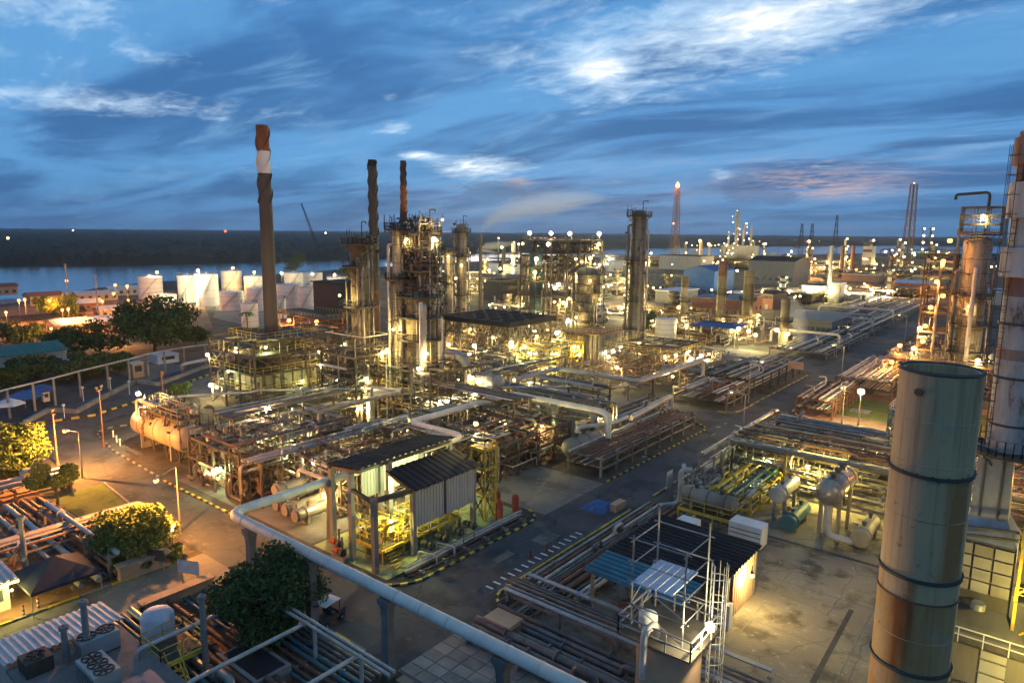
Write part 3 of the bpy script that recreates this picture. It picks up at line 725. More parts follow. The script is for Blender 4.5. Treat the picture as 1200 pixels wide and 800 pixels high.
def pipework(root, x0, x1, y0, y1, z0, z1, count, seed, mats=RACKM, rmin=.06, rmax=.22, name='pipe', lens=(2, 9)):
    """runs of plant piping with elbows, each run a part of its thing"""
    rnd = random.Random(seed)
    for i in range(count):
        p = [rnd.uniform(x0, x1), rnd.uniform(y0, y1), rnd.uniform(z0, z1)]; pts = [tuple(p)]; ax = rnd.choice((0, 1, 2)); r = rnd.choice((rmin, rmin*1.4, (rmin+rmax)*.4, (rmin+rmax)*.5, rmax))
        for k in range(rnd.randint(1, 4)):
            l = rnd.uniform(*lens)*(.5 if ax == 2 else 1)*rnd.choice((-1, 1)); lim = ((x0, x1), (y0, y1), (z0, z1))[ax]
            q = min(max(p[ax]+l, lim[0]), lim[1])
            if abs(q-p[ax]) < .5: q = lim[0] if p[ax]-lim[0] > lim[1]-p[ax] else lim[1]
            p[ax] = q; pts.append(tuple(p)); ax = rnd.choice([a for a in (0, 1, 2, 2) if a != ax])
        mb = MB(); mb.pipe(pts, r, 7)
        for q in range(rnd.randint(0, 2)):
            a, b = rnd.choice(list(zip(pts, pts[1:]))); f = rnd.uniform(.25, .75); c = [u+(v-u)*f for u, v in zip(a, b)]; d = Vector(b)-Vector(a)
            if d.length > .3: mb.lathe_axis(c, d, [(-.16, r), (-.16, r*1.75), (.16, r*1.75), (.16, r)], 8)
        mb.build(name, rnd.choice(mats), root)
def small_bore(root, x0, x1, y0, y1, z0, z1, count, seed, m='pipe_grey', name='small_bore_piping'):
    """the tangle of tubing, valves and brackets that cannot be picked apart singly"""
    rnd = random.Random(seed); mb = MB()
    for i in range(int(count*2.4)):
        p = Vector((rnd.uniform(x0, x1), rnd.uniform(y0, y1), rnd.uniform(z0, z1))); a = rnd.choice((0, 1, 2)); d = Vector((0, 0, 0)); d[a] = rnd.uniform(.5, 3.0)
        q = p+d; q.x = min(q.x, x1); q.y = min(q.y, y1); q.z = min(q.z, z1+.5)
        if (q-p).length > .2: mb.sweep([p, q], rnd.uniform(.022, .06), 5)
        if rnd.random() < .35: mb.cbox(p, rnd.uniform(.15, .5), rnd.uniform(.15, .5), rnd.uniform(.15, .6))
    o = mb.build(name, m, root); o['kind'] = 'stuff'; return o
def steel_frame(label, x0, x1, y0, y1, zs, nx=2, ny=2, name='steel_structure', cat='steel structure', group=None, postm='steel', brace=True, decks=(), rails=(), pw=.28, cols=None, railm='yellow', z0=0):
    root = thing(name, label, cat, ((x0+x1)/2, (y0+y1)/2, z0), group); top = max(zs)
    pm_ = MB().box(-pw/2, pw/2, -pw/2, pw/2, 0, top-z0).mesh('post', postm)
    X = [x0+(x1-x0)*i/nx for i in range(nx+1)]; Y = [y0+(y1-y0)*i/ny for i in range(ny+1)]
    for i, x in enumerate(X):
        for j, y in enumerate(Y):
            if 0 < i < nx and 0 < j < ny and cols != 'all': continue
            place('post', pm_, (x, y, z0), root)
    bx_ = MB().box(x0-.1, x1+.1, -.11, .11, -.3, 0).mesh('beam', postm); by_ = MB().box(-.11, .11, y0-.1, y1+.1, -.32, -.02).mesh('beam', postm)
    bx_.transform(Matrix.Translation((-x0, 0, 0))); by_.transform(Matrix.Translation((0, -y0, 0)))
    for z in zs:
        for y in Y: place('beam', bx_, (x0, y, z), root)
        for x in X: place('beam', by_, (x, y0, z), root)
    if brace:
        zz = [z0]+list(zs)
        for bi, (za, zb) in enumerate(zip(zz, zz[1:])):
            if len(zz) > 4 and bi % 2: continue
            for (a, b) in (((x1, Y[0]), (x1, Y[1])), ((X[0], y0), (X[1], y0)), ((x1, Y[-2]), (x1, Y[-1])), ((X[-2], y0), (X[-1], y0))):
                mb = MB(); mb.bar((*a, za), (*b, zb), .13); mb.bar((*b, za), (*a, zb), .12); mb.build('brace', postm, root)
    for d in decks:
        z, a, b, c, e = d if len(d) == 5 else (d[0], x0, x1, y0, y1)
        dk = MB().box(a+.12, b-.12, c+.12, e-.12, z+.01, z+.07).build('deck', 'grating', root)
    for d in rails:
        z, a, b, c, e = d if len(d) == 5 else (d[0], x0, x1, y0, y1)
        mb = MB(); railing(mb, [(a, c, z+.05), (b, c, z+.05), (b, e, z+.05), (a, e, z+.05)], 1.1, 1.6, .06, True); mb.build('railing', railm, root)
    return root
def street_lamp(label, x, y, h, ang, col, power, group='street lamps', arm=1.8, polem='galv', bulb=.24):
    root = thing('street_lamp', label, 'street lamp', (x, y, 0), group)
    ex, ey = math.cos(ang), math.sin(ang)
    MB().lathe(x, y, [(0, .16), (.3, .16), (.3, .11), (h, .06)], 10).build('pole', polem, root)
    MB().pipe([(x, y, h-.1), (x, y, h+.25), (x+ex*arm, y+ey*arm, h+.4)], .05, 6).build('arm', polem, root)
    hd = MB().lathe_axis((x+ex*arm, y+ey*arm, h+.42), (ex, ey, 0), [(-.1, .05), (.05, .14), (.5, .18), (.75, .08)], 10).build('lamp_head', 'box_grey', root)
    lx, ly, lz = x+ex*(arm+.35), y+ey*(arm+.35), h+.2
    place('bulb', bulb_mesh(col, bulb), (lx, ly, lz), hd)
    light((lx, ly, lz-bulb-.15), col, power, .12, root)
    return root
def flood_mast(label, x, y, h, col, power, group=None, heads=2, polem='steel', bulb=.26, ang=0.0, name='floodlight_mast'):
    root = thing(name, label, 'light mast', (x, y, 0), group)
    MB().lathe(x, y, [(0, .2), (.4, .2), (.4, .13), (h, .07)], 10).build('pole', polem, root)
    ex, ey = math.cos(ang), math.sin(ang)
    MB().bar((x-ex*.7, y-ey*.7, h), (x+ex*.7, y+ey*.7, h), .1).build('crossarm', polem, root)
    for i in range(heads):
        s = -.6+1.2*i/max(1, heads-1) if heads > 1 else 0
        p = (x+ex*s, y+ey*s, h+.3); q = MB().lathe(p[0], p[1], [(p[2]-.1, .05), (p[2]+.1, .2), (p[2]+.35, .24)], 8).build('floodlight', 'steel_dark', root)
        if power: place('bulb', bulb_mesh(col, bulb), (p[0], p[1], p[2]-.28), q)
    if power: light((x, y, h-.55), col, power, .2, root)
    return root
def storage_tank(label, x, y, r, h, group=None, matn='tank_white', stair=True, n=32, name='storage_tank', z0=0):
    root = thing(name, label, 'storage tank', (x, y, z0), group)
    mb = MB(); mb.lathe(x, y, [(z0, r+.1), (z0+.25, r+.1), (z0+.25, r), (z0+h, r), (z0+h, r+.12), (z0+h+.15, r+.12), (z0+h+.15, r-.05)], n, False); mb.build('shell', matn, root)
    MB().lathe(x, y, [(z0+h+.1, r-.04), (z0+h+r*.12+.1, .25), (z0+h+r*.12+.5, .25)], n).build('roof', matn, root)
    mb = MB()
    for k in range(1, 4): mb.lathe(x, y, [(z0+h*k/4, r+.004), (z0+h*k/4, r+.03), (z0+h*k/4+.08, r+.03), (z0+h*k/4+.08, r+.004)], n, False)
    mb.build('course_joint', 'steel_pale', root)
    if stair:
        a0 = math.atan2(-y, -x)-.9; mb = MB(); m_ = 14
        for i in range(m_):
            a = a0+1.5*i/m_; z = z0+h*(i+.5)/m_; mb.cbox((x+(r+.4)*math.cos(a), y+(r+.4)*math.sin(a), z), .7, .7, .08)
        railing(mb, [(x+(r+.7)*math.cos(a0+1.5*i/6), y+(r+.7)*math.sin(a0+1.5*i/6), z0+h*i/6) for i in range(7)], 1.0, 1.6, .05)
        mb.build('stair', 'steel_pale', root)
    mb = MB(); railing(mb, [(x+(r-.1)*math.cos(R(a)), y+(r-.1)*math.sin(R(a)), z0+h+.15) for a in range(0, 361, 18)], 1.0, 2, .05); mb.build('roof_railing', 'steel_pale', root)
    return root
def corrugated(mb, p00, p10, p01, pitch=.55, depth=.09, thick=.05):
    """sheet spanned by p00->p10 (along the eave) and p00->p01 (down the slope); ribs run down the slope"""
    a, u, v = Vector(p00), Vector(p10)-Vector(p00), Vector(p01)-Vector(p00)
    nrm = u.cross(v).normalized(); 
    if nrm.z < 0: nrm = -nrm
    k = max(2, int(u.length/pitch)); i0 = len(mb.v); prof = []
    for i in range(k):
        for f, h in ((0, 0), (.3, 0), (.42, 1), (.78, 1), (.9, 0)): prof.append(((i+f)/k, h*depth))
    prof.append((1.0, 0))
    for f, h in prof:
        for s in (0, 1):
            for t in (0, -thick): mb.v.append(tuple(a+u*f+v*s+nrm*(h+t)))
    for i in range(len(prof)-1):
        b = i0+i*4; c = b+4
        mb.face((b, c, c+2, b+2)); mb.face((b+1, b+3, c+3, c+1)); mb.face((b, b+1, c+1, c)); mb.face((b+2, c+2, c+3, b+3))
    e = i0+(len(prof)-1)*4; mb.face((i0, i0+2, i0+3, i0+1)); mb.face((e, e+1, e+3, e+2))
def lattice(root, x, y, z0, z1, w0, w1, matn, legs=4, bays=10, t=.3, name='lattice'):
    def corner(k, z):
        f = (z-z0)/(z1-z0); w = (w0+(w1-w0)*f)/2; a = 2*math.pi*k/legs+math.pi/4
        return (x+w*1.414*math.cos(a), y+w*1.414*math.sin(a), z)
    for k in range(legs): MB().bar(corner(k, z0), corner(k, z1), t).build('leg', matn, root)
    for b in range(bays):
        za, zb = z0+(z1-z0)*b/bays, z0+(z1-z0)*(b+1)/bays; mb = MB()
        for k in range(legs):
            mb.bar(corner(k, za), corner((k+1) % legs, zb), t*.6); mb.bar(corner((k+1) % legs, za), corner(k, zb), t*.6); mb.bar(corner(k, zb), corner((k+1) % legs, zb), t*.6)
        mb.build('bracing', matn, root)
def leaf_mat(name, c1, c2):
    m = bpy.data.materials.new(name); m.use_nodes = True; t = m.node_tree; p = t.nodes['Principled BSDF']
    g = t.nodes.new('ShaderNodeNewGeometry'); cr = t.nodes.new('ShaderNodeValToRGB')
    cr.color_ramp.elements[0].color = (*c1, 1); cr.color_ramp.elements[1].color = (*c2, 1)
    t.links.new(g.outputs['Random Per Island'], cr.inputs[0]); t.links.new(cr.outputs[0], p.inputs['Base Color'])
    p.inputs['Roughness'].default_value = .7; p.inputs['Specular IOR Level'].default_value = .25
    MATS[name] = m
leaf_mat('leaf_dark', (.035, .065, .020), (.075, .125, .040)); leaf_mat('leaf_mid', (.055, .095, .025), (.11, .16, .045)); leaf_mat('leaf_light', (.10, .14, .03), (.20, .23, .05))
def tree(label, x, y, h, rx, name='leafy_tree', cat='tree', group=None, leaf='leaf_dark', leaves=4200, size=.34, trunkh=.3, rz=None, seed=1, lobes=16, flat=1.0):
    rnd = random.Random(seed); root = thing(name, label, cat, (x, y, 0), group)
    rz = rz or h*(1-trunkh)*.55; zc = h-rz
    mb = MB(); tr = max(.12, h*.025)
    mb.sweep([(x, y, -.05), (x+rnd.uniform(-.1, .1), y, h*trunkh*.6), (x+rnd.uniform(-.2, .2), y+rnd.uniform(-.2, .2), h*trunkh+.3), (x, y, zc+rz*.3)], [tr*1.3, tr, tr*.85, tr*.3], 8)
    mb.build('trunk', 'trunk', root)
    cs = []
    for i in range(lobes):
        while True:
            q = Vector((rnd.uniform(-1, 1), rnd.uniform(-1, 1), rnd.uniform(-1, 1)))
            if q.length < 1: break
        q *= .74; cs.append((Vector((x+q.x*rx, y+q.y*rx, zc+q.z*rz*flat)), rnd.uniform(.26, .44)))
    mb = MB()
    for c, s in cs[:9]: mb.sweep([(x, y, h*trunkh), ((x+c.x)/2, (y+c.y)/2, (h*trunkh+c.z)/2+.3), tuple(c)], [tr*.5, tr*.33, tr*.12], 5)
    mb.build('limb', 'trunk', root)
    mb = MB()
    for i in range(leaves):
        c, s = rnd.choice(cs)
        q = Vector((rnd.gauss(0, 1), rnd.gauss(0, 1), rnd.gauss(0, 1))).normalized()*(rnd.random()**.4)
        p = c+Vector((q.x*rx*s, q.y*rx*s, q.z*rz*s*1.05)); a = Vector((rnd.gauss(0, 1), rnd.gauss(0, 1), rnd.gauss(0, .6)+.25)).normalized(); b = a.cross(Vector((rnd.gauss(0, 1), rnd.gauss(0, 1), rnd.gauss(0, 1)))).normalized(); e = a.cross(b)
        l = size*rnd.uniform(.6, 1.3); w = l*rnd.uniform(.4, .65)
        i0 = len(mb.v); mb.v += [tuple(p-b*l), tuple(p+e*w+a*w*.25), tuple(p+b*l), tuple(p-e*w+a*w*.25)]; mb.face((i0, i0+1, i0+2, i0+3))
    o = mb.build('crown', leaf, root, smooth=False)
    return root
def pipeline(label, pts, r, matn='pipe_white', supports=(), name='pipeline', supm='concrete', supw=.5, bands=0, cat='pipeline', group=None, style='post', n=14, bend=None):
    x, y = pts[0][0], pts[0][1]
    root = thing(name, label, cat, (x, y, 0), group)
    mb = MB(); mb.pipe(pts, r, n, bend); mb.build('pipe', matn, root)
    for (sx, sy, sz) in supports:
        mb = MB()
        if style == 'tee':       # tapered concrete post with a flared head
            mb.rings([[(sx-a, sy-b, z), (sx+a, sy-b, z), (sx+a, sy+b, z), (sx-a, sy+b, z)] for z, a, b in ((0, supw*.62, supw*.62), (sz-1.5, supw*.5, supw*.5), (sz-.7, supw*.55, supw*.62), (sz-.35, supw*.9, supw*.8), (sz+.02, supw*.9, supw*.8))])
        else: mb.box(sx-supw/2, sx+supw/2, sy-supw/2, sy+supw/2, 0, sz)
        mb.build('post', supm, root)
    if bands:
        for a, b in zip(pts, pts[1:]):
            a, b = Vector(a), Vector(b); d = (b-a); k = int(d.length/bands)
            for i in range(1, k+1):
                MB().lathe_axis(a+d*(i/(k+1)), d, [(-.06, r+.003), (-.06, r+.025), (.06, r+.025), (.06, r+.003)], n).build('cladding_band', matn, root)
    return root
def windows_on(root, x0, x1, y0, y1, face, zs, count, w, h, m='glass', fm='steel_pale'):
    """window openings with frames and panes on one face of a building"""
    for z in zs:
        for i in range(count):
            f = (i+.5)/count
            if face in ('x0', 'x1'):
                X = x0 if face == 'x0' else x1; s = -1 if face == 'x0' else 1; c = y0+(y1-y0)*f
                fr = MB().box(X-.04, X+s*.06, c-w/2-.08, c+w/2+.08, z-.08, z+h+.08).build('window', fm, root)
                MB().box(X+s*.061, X+s*.07, c-w/2, c+w/2, z, z+h).build('pane', m, fr)
            else:
                Y = y0 if face == 'y0' else y1; s = -1 if face == 'y0' else 1; c = x0+(x1-x0)*f
                fr = MB().box(c-w/2-.08, c+w/2+.08, Y-.04, Y+s*.06, z-.08, z+h+.08).build('window', fm, root)
                MB().box(c-w/2, c+w/2, Y+s*.061, Y+s*.07, z, z+h).build('pane', m, fr)
def building(label, x0, x1, y0, y1, h, wallm, roofm, roof='flat', rise=1.2, over=.5, win=None, name='building', group=None, ridge='y', litpane=None, wm2='glass', door=True, clerestory=False):
    root = thing(name, label, 'building', ((x0+x1)/2, (y0+y1)/2, 0), group)
    MB().box(x0, x1, y0, y1, 0, h).build('wall', wallm, root, smooth=False)
    if roof == 'flat':
        MB().box(x0-over, x1+over, y0-over, y1+over, h+.003, h+.35).build('roof', roofm, root, smooth=False)
    else:
        mb = MB()
        if ridge == 'y':
            xm = (x0+x1)/2
            corrugated(mb, (xm, y0-over, h+rise), (xm, y1+over, h+rise), (x0-over, y0-over, h-.05), .9, .08); corrugated(mb, (xm, y0-over, h+rise), (xm, y1+over, h+rise), (x1+over, y0-over, h-.05), .9, .08)
            g = MB(); g.v = [(x0, y0, h), (x1, y0, h), (xm, y0, h+rise-.05), (x0, y1, h), (x1, y1, h), (xm, y1, h+rise-.05)]; g.f = [(0, 1, 2), (4, 3, 5)]; g.mi = [0, 0]; g.build('gable', wallm, root, smooth=False)
        else:
            ym = (y0+y1)/2
            corrugated(mb, (x0-over, ym, h+rise), (x1+over, ym, h+rise), (x0-over, y0-over, h-.05), .9, .08); corrugated(mb, (x0-over, ym, h+rise), (x1+over, ym, h+rise), (x0-over, y1+over, h-.05), .9, .08)
            g = MB(); g.v = [(x0, y0, h), (x0, y1, h), (x0, ym, h+rise-.05), (x1, y0, h), (x1, y1, h), (x1, ym, h+rise-.05)]; g.f = [(1, 0, 2), (3, 4, 5)]; g.mi = [0, 0]; g.build('gable', wallm, root, smooth=False)
        mb.build('roof', roofm, root, smooth=False)
    if win:
        for face, zs, cnt, w, hh in win: windows_on(root, x0, x1, y0, y1, face, zs, cnt, w, hh, wm2)
    if door:
        xm = x0+(x1-x0)*.7; MB().box(xm-.6, xm+.6, y0-.05, y0+.03, 0, 2.2).build('door', 'box_grey', root)
    return root
def extra_lamps(root, x0, x1, y0, y1, z0, z1, count, seed, cols=('warm', 'warm', 'green', 'white'), power=650):
    """bulkhead lamps along the two open faces of a structure"""
    rnd = random.Random(seed)
    for i in range(count):
        if rnd.random() < .55: p = (x1+.45, rnd.uniform(y0, y1), rnd.uniform(z0, z1))
        else: p = (rnd.uniform(x0, x1), y0-.45, rnd.uniform(z0, z1))
        lamp(root, p, rnd.choice(cols), power, .2)
# ================================================================== the white overhead line and what stands round the lower crossing
zp = 6.55; XC = -56.6
pipeline('thick white insulated pipe overhead, crossing the street on tapered concrete posts',
         [(6, 30.0, zp), (XC, 30.0, zp), (XC, 61, zp), (-66.3, 61, zp), (-66.3, 82.9, zp), (-48.6, 82.9, zp), (-48.6, 82.9, 2.0)], .43, 'pipe_cream',
         [(-53.2, 30.0, zp-.48), (-44.4, 30.0, zp-.48), (-35.2, 30.0, zp-.48), (-24.5, 30.0, zp-.48), (-12, 30, zp-.48), (XC, 41.0, zp-.48), (XC, 52, zp-.48), (-66.3, 66, zp-.48), (-66.3, 76, zp-.48), (-58, 82.9, zp-.48), (-51, 82.9, zp-.48)], 'overhead_pipe', 'concrete_dark', .62, 2.6, style='tee', n=24, bend=1.5)
# trees
tree('big round dark green tree beside the parked cart, under the white overhead pipe', *G(312, 742), 7.6, 4.7, leaves=22000, size=.2, trunkh=.16, rz=3.9, seed=3, lobes=30)
tree('bright yellow-green tree lit by the sodium street lamp at the crossing', *G(158, 652), 5.7, 4.2, leaf='leaf_light', leaves=19000, size=.19, trunkh=.12, rz=2.8, seed=5, lobes=46)
tree('tall dark tree standing over the pipe beds beside the west road', *G(14, 560), 7.8, 4.2, leaf='leaf_mid', leaves=12000, size=.22, trunkh=.16, rz=4.0, seed=8, lobes=22)
tree('small orange-lit tree on the little lawn beside the street lamp', *G(68, 590), 5.2, 3.0, leaf='leaf_light', leaves=7000, size=.17, trunkh=.35, rz=1.7, seed=9, lobes=12)
tree('small dark bushy tree on the island behind the grey drum', *G(212, 470), 3.8, 3.4, leaf='leaf_dark', leaves=4000, size=.2, trunkh=.2, rz=1.7, seed=12, lobes=12)
# street lamps along the west road
for px, py, h, col, pw, lab in [(97, 560, 5.9, 'sodium', 26000, 'orange street lamp behind the small lit tree on the lawn'), ]:
    x, y = G(px, py); street_lamp(lab, x, y, h, R(205), col, pw, 'sodium street lamps by the crossing', bulb=.27)
x, y = G(68, 545); flood_mast('pale concrete pole with a capped top between the lawn trees', x, y, 7.2, 'white', 0, heads=1, polem='concrete', name='lamp_pole')
x, y = G(122, 524); flood_mast('dark rusty pole with unlit twin floodlights at the island tip', x, y, 8.6, 'white', 0, heads=2, polem='steel_rust', ang=R(-50), name='lamp_pole')
street_lamp('orange street lamp arching over the bright yellow-green tree', -70.6, 31.9, 7.0, R(-52), 'sodium', 15000, 'sodium street lamps by the crossing', 3.6, bulb=.27)
x, y = G(203, 640); bl_ = thing('bollard_lamp', 'short lit bollard lamp in the verge beside the bright tree', 'lamp', (x, y, 0)); MB().lathe(x, y, [(0, .09), (1.5, .07), (1.5, .16), (1.62, .16)], 10).build('post', 'galv', bl_); place('bulb', bulb_mesh('white', .15), (x, y, 1.78), bl_); light((x, y, 2.2), 'sodium', 3600, .1, bl_)
# parked utility cart with a flat white roof
x, y = G(386, 728); ct = thing('utility_cart', 'small utility cart with a flat white roof parked at the yellow kerb', 'cart', (x, y, 0.01), rz=R(98))
MB().box(-1.25, 1.25, -.58, .58, .32, .62).box(.55, 1.3, -.56, .56, .621, .95).box(-1.3, -.2, -.56, .56, .621, .80).build('body', 'steel_dark', ct)
MB().box(-1.0, .75, -.62, .62, 1.86, 1.93).build('roof', 'white_paint', ct)
for sx in (-.95, .7):
    for sy in (-.55, .55): MB().bar((sx, sy, .6), (sx*.98, sy, 1.87), .05).build('roof_post', 'black_paint', ct)
MB().box(-.15, .3, -.5, .5, .63, .9).box(-.22, -.12, -.5, .5, .9, 1.3).build('seat', 'tarp_navy', ct)
for sx in (-.85, .85):
    for sy in (-.56, .56):
        w = MB().lathe_axis((sx, sy, .26), (0, 1, 0), [(-.09, .12), (-.09, .26), (.09, .26), (.09, .12)], 14).build('wheel', 'rubber', ct)
        MB().lathe_axis((sx, sy, .26), (0, 1, 0), [(-.095, .02), (-.095, .12), (.095, .12), (.095, .02)], 10).build('rim', 'galv', w)
for sy in (-.4, .4): MB().cbox((1.31, sy, .78), .03, .18, .12).build('headlight', 'white_paint', ct)
MB().bar((.5, .25, .95), (.25, .25, 1.2), .04).torus(.25, .25, 1.2, .15, .02, 12).build('steering_wheel', 'black_paint', ct)

# pipe beds in the earth either side of the service road (they pass beneath it)
def pipe_bed(label, x0, x1, y0, y1, z, seed, mats, name='pipe_bed', sleepers=4.5, rr=(.12, .16, .2, .28), gap=(.12, .5), axis='x', group=None, density=.9):
    rnd = random.Random(seed); root = thing(name, label, 'pipe bed', ((x0+x1)/2, (y0+y1)/2, 0), group)
    lo, hi, c0, c1 = (x0, x1, y0, y1) if axis == 'x' else (y0, y1, x0, x1)
    k = max(2, int((hi-lo)/sleepers))
    for i in range(k+1):
        u = lo+(hi-lo)*i/k; mb = MB()
        mb.box(u-.15, u+.15, c0-.2, c1+.2, 0, z) if axis == 'x' else mb.box(c0-.2, c1+.2, u-.15, u+.15, 0, z)
        mb.build('sleeper', 'concrete', root)
    c = c0
    while c < c1:
        r = rnd.choice(rr)
        if c+2*r > c1+.3: break
        if rnd.random() < density:
            a, b = lo-rnd.uniform(.2, 1.5), hi+rnd.uniform(.2, 1.5); mb = MB()
            f = lambda u, d=0, h=0: (u, c+r+d, z+r+h) if axis == 'x' else (c+r+d, u, z+r+h)
            pts = [f(a), f(b)]
            if rnd.random() < .3: u = rnd.uniform(lo+2, hi-3); pts = [f(a), f(u), f(u, 0, .7), f(u+1.6, 0, .7), f(u+1.6), f(b)]
            mb.pipe(pts, r, 10)
            for q in range(rnd.randint(1, 3)):
                u = rnd.uniform(lo, hi); mb.lathe_axis(f(u), (1, 0, 0) if axis == 'x' else (0, 1, 0), [(-.1, r), (-.1, r*1.55), (.1, r*1.55), (.1, r)], 10)
            mb.build('pipe', rnd.choice(mats), root)
        c += 2*r+rnd.uniform(*gap)
    return root
WM = ('pipe_white', 'pipe_rust', 'pipe_grey', 'pipe_clad', 'pipe_rust')
pipe_bed('bed of rusty and pale pipes leading from the service road past the round tree', -56.5, -30, 17.6, 24.2, .55, 21, WM + ('pipe_teal',), rr=(.16, .2, .26, .32), gap=(.15, .5))
pipe_bed('bed of dark and teal pipes passing under the round tree next to the yellow kerb', -55.5, -36, 25.2, 29.3, .35, 22, ('pipe_dark', 'pipe_teal', 'pipe_rust', 'pipe_grey'), rr=(.12, .16, .22))
pipe_bed('orange-lit bed of pipes between the black canopy and the bright tree', -90, -66, 20.2, 26.0, .4, 23, WM, rr=(.12, .16, .22, .28))
pipe_bed('wide bed of pipes west of the canopy on red earth', -108, -77, 8, 18.5, .45, 24, WM, rr=(.14, .2, .26), gap=(.3, 1.2), density=.75)
# raised trestles crossing those beds
pipe_rack('pale pipe trestle crossing over the earth beds beside the little lawn', -77.5, -74.0, 6.0, 30.0, 'y', [1.9], span=6, postm='steel_pale', pipem=('pipe_white', 'pipe_rust', 'pipe_white'), big=.28, seed=31)
pipe_rack('low pipe trestle with fat rusty lines behind the small orange-lit tree', -97.5, -92.5, 6.0, 29, 'y', [1.6], span=6, postm='steel_rust', pipem=('pipe_white', 'pipe_rust', 'pipe_white', 'pipe_grey'), big=.30, seed=32)
pipe_rack('double pipe trestle running beside the black canopy to the concrete headwall', -82, -65.5, 23.0, 24.6, 'x', [2.3], span=5.5, postm='steel_pale', pipem=('pipe_white', 'pipe_grey'), big=.3, seed=33)
tr = thing('pipe_trestle', 'thin white portal trestle carrying two slim pipes over the pipe bed beside the tree', 'pipe rack', (-41, 22, 0))
for (a, b) in (((-46.5, 17.5), (-46.5, 27.5)), ((-40.5, 18), (-40.5, 27.5)), ((-34.5, 18), (-34.5, 27.0))):
    MB().pipe([(*a, .1), (*a, 3.6), (*b, 3.6), (*b, .1)], .15, 10).build('portal', 'pipe_white', tr)
for dy in (0, .45): MB().sweep([(-47.5, 27.1-dy, 3.85), (-31, 26.9-dy, 3.85)], .12, 8).build('pipe', 'pipe_white', tr)
# concrete headwalls and service bridge
for (x, y, l, w, h, lab) in [(-64.6, 25.6, 1.0, 4.5, 1.3, 'orange-lit concrete headwall where the west pipe bed meets the service road'), (-56.7, 25.0, .8, 6.0, 1.2, 'orange-lit concrete headwall where the pipe bed leaves the service road')]:
    o = MB().box(x-l/2, x+l/2, y-w/2, y+w/2, 0, h).box(x-l/2-.12, x+l/2+.12, y-w/2-.12, y+w/2+.12, h, h+.14).build('headwall', 'brick_tan'); tag(o, lab, 'wall', 'headwalls of the pipe crossing')
# sign board and notice on posts
def sign(label, x, y, w, h, z, face, rz, leg='galv'):
    s = thing('sign_board', label, 'sign', (x, y, 0), rz=rz)
    MB().box(-w/2, w/2, -.04, .04, z, z+h).build('panel', face, s)
    MB().box(-w/2-.05, w/2+.05, -.055, -.041, z-.05, z+.0).box(-w/2-.05, w/2+.05, -.055, -.041, z+h, z+h+.05).build('frame', 'galv', s)
    for q in (-.35, .35): MB().bar((q*w, 0.08, 0), (q*w, .08, z+h*.9), .07).build('post', leg, s)
    return s
sign('pale blue notice board on two posts beside the pipe bed at the crossing', *G(222, 683), 2.2, 1.2, 1.0, 'tarp_white', R(25))
sign('dark notice board with pale frame among shrubs under the bright tree', *G(184, 668), 1.9, 1.1, 1.0, 'steel_dark', R(25))
# black pyramid canopy
x, y = G(68, 697); ca_ = thing('pyramid_canopy', 'black pyramid canopy tent on four legs beside the white gatehouse', 'canopy', (x, y, 0))
w = 2.7
for sx in (-1, 1):
    for sy in (-1, 1): MB().bar((x+sx*w*.97, y+sy*w*.97, 0), (x+sx*w*.97, y+sy*w*.97, 2.2), .07).build('leg', 'galv', ca_)
mb = MB(); mb.v = [(x-w, y-w, 2.2), (x+w, y-w, 2.2), (x+w, y+w, 2.2), (x-w, y+w, 2.2), (x, y, 3.7), (x-w, y-w, 1.95), (x+w, y-w, 1.95), (x+w, y+w, 1.95), (x-w, y+w, 1.95)]
mb.f = [(0, 1, 4), (1, 2, 4), (2, 3, 4), (3, 0, 4), (5, 6, 1, 0), (6, 7, 2, 1), (7, 8, 3, 2), (8, 5, 0, 3)]; mb.mi = [0]*8; mb.build('cover', 'tarp_navy', ca_, smooth=False)
# white gatehouse
gh = thing('gatehouse', 'white gatehouse with corrugated roof and a lit window band beside the black canopy', 'building', (-69.5, 14.2, 0))
MB().box(-73.5, -66.6, 8.0, 15.6, 0, 2.6).build('wall', 'white_paint', gh, smooth=False)
mb = MB(); corrugated(mb, (-66.0, 7.4, 2.75), (-66.0, 16.2, 2.75), (-74, 7.4, 3.05), .5, .07); mb.build('roof', 'roof_white', gh, smooth=False)
MB().box(-66.75, -65.9, 7.4, 16.2, 2.45, 2.70).build('fascia', 'white_paint', gh)
for i in range(5): f = MB().box(-66.62, -66.53, 8.5+i*1.4, 9.6+i*1.4, .9, 2.0).build('window', 'galv', gh); MB().box(-66.529, -66.52, 8.58+i*1.4, 9.52+i*1.4, .98, 1.92).build('pane', 'glass', f)
lamp(gh, (-65.0, 11.5, 2.35), 'yellow', 700, .13); lamp(gh, (-65.0, 15.4, 2.35), 'yellow', 500, .13)
x, y = G(33, 690); pl = thing('guyed_pole', 'pale round pole with slanting braces behind the gatehouse roof', 'pole', (x, y, 0))
MB().lathe(x, y, [(0, .25), (6.6, .2), (6.6, .34), (6.9, .34)], 12).build('pole', 'concrete', pl)
for d in (-3.2, -1.6): MB().bar((x, y, 4.6), (x+d, y-abs(d)*.55, .1), .12).build('brace', 'steel_pale', pl)
for px, py in [(28, 721), (45, 712)]:
    x, y = G(px, py); cn = thing('traffic_bollard', 'red and white striped bollard on the verge by the gatehouse', 'bollard', (x, y, 0), 'striped bollards by the gatehouse')
    for i in range(5): MB().cyl(x, y, i*.2, i*.2+.199, .09, n=10).build('band', ('red_paint', 'white_paint')[i % 2], cn)
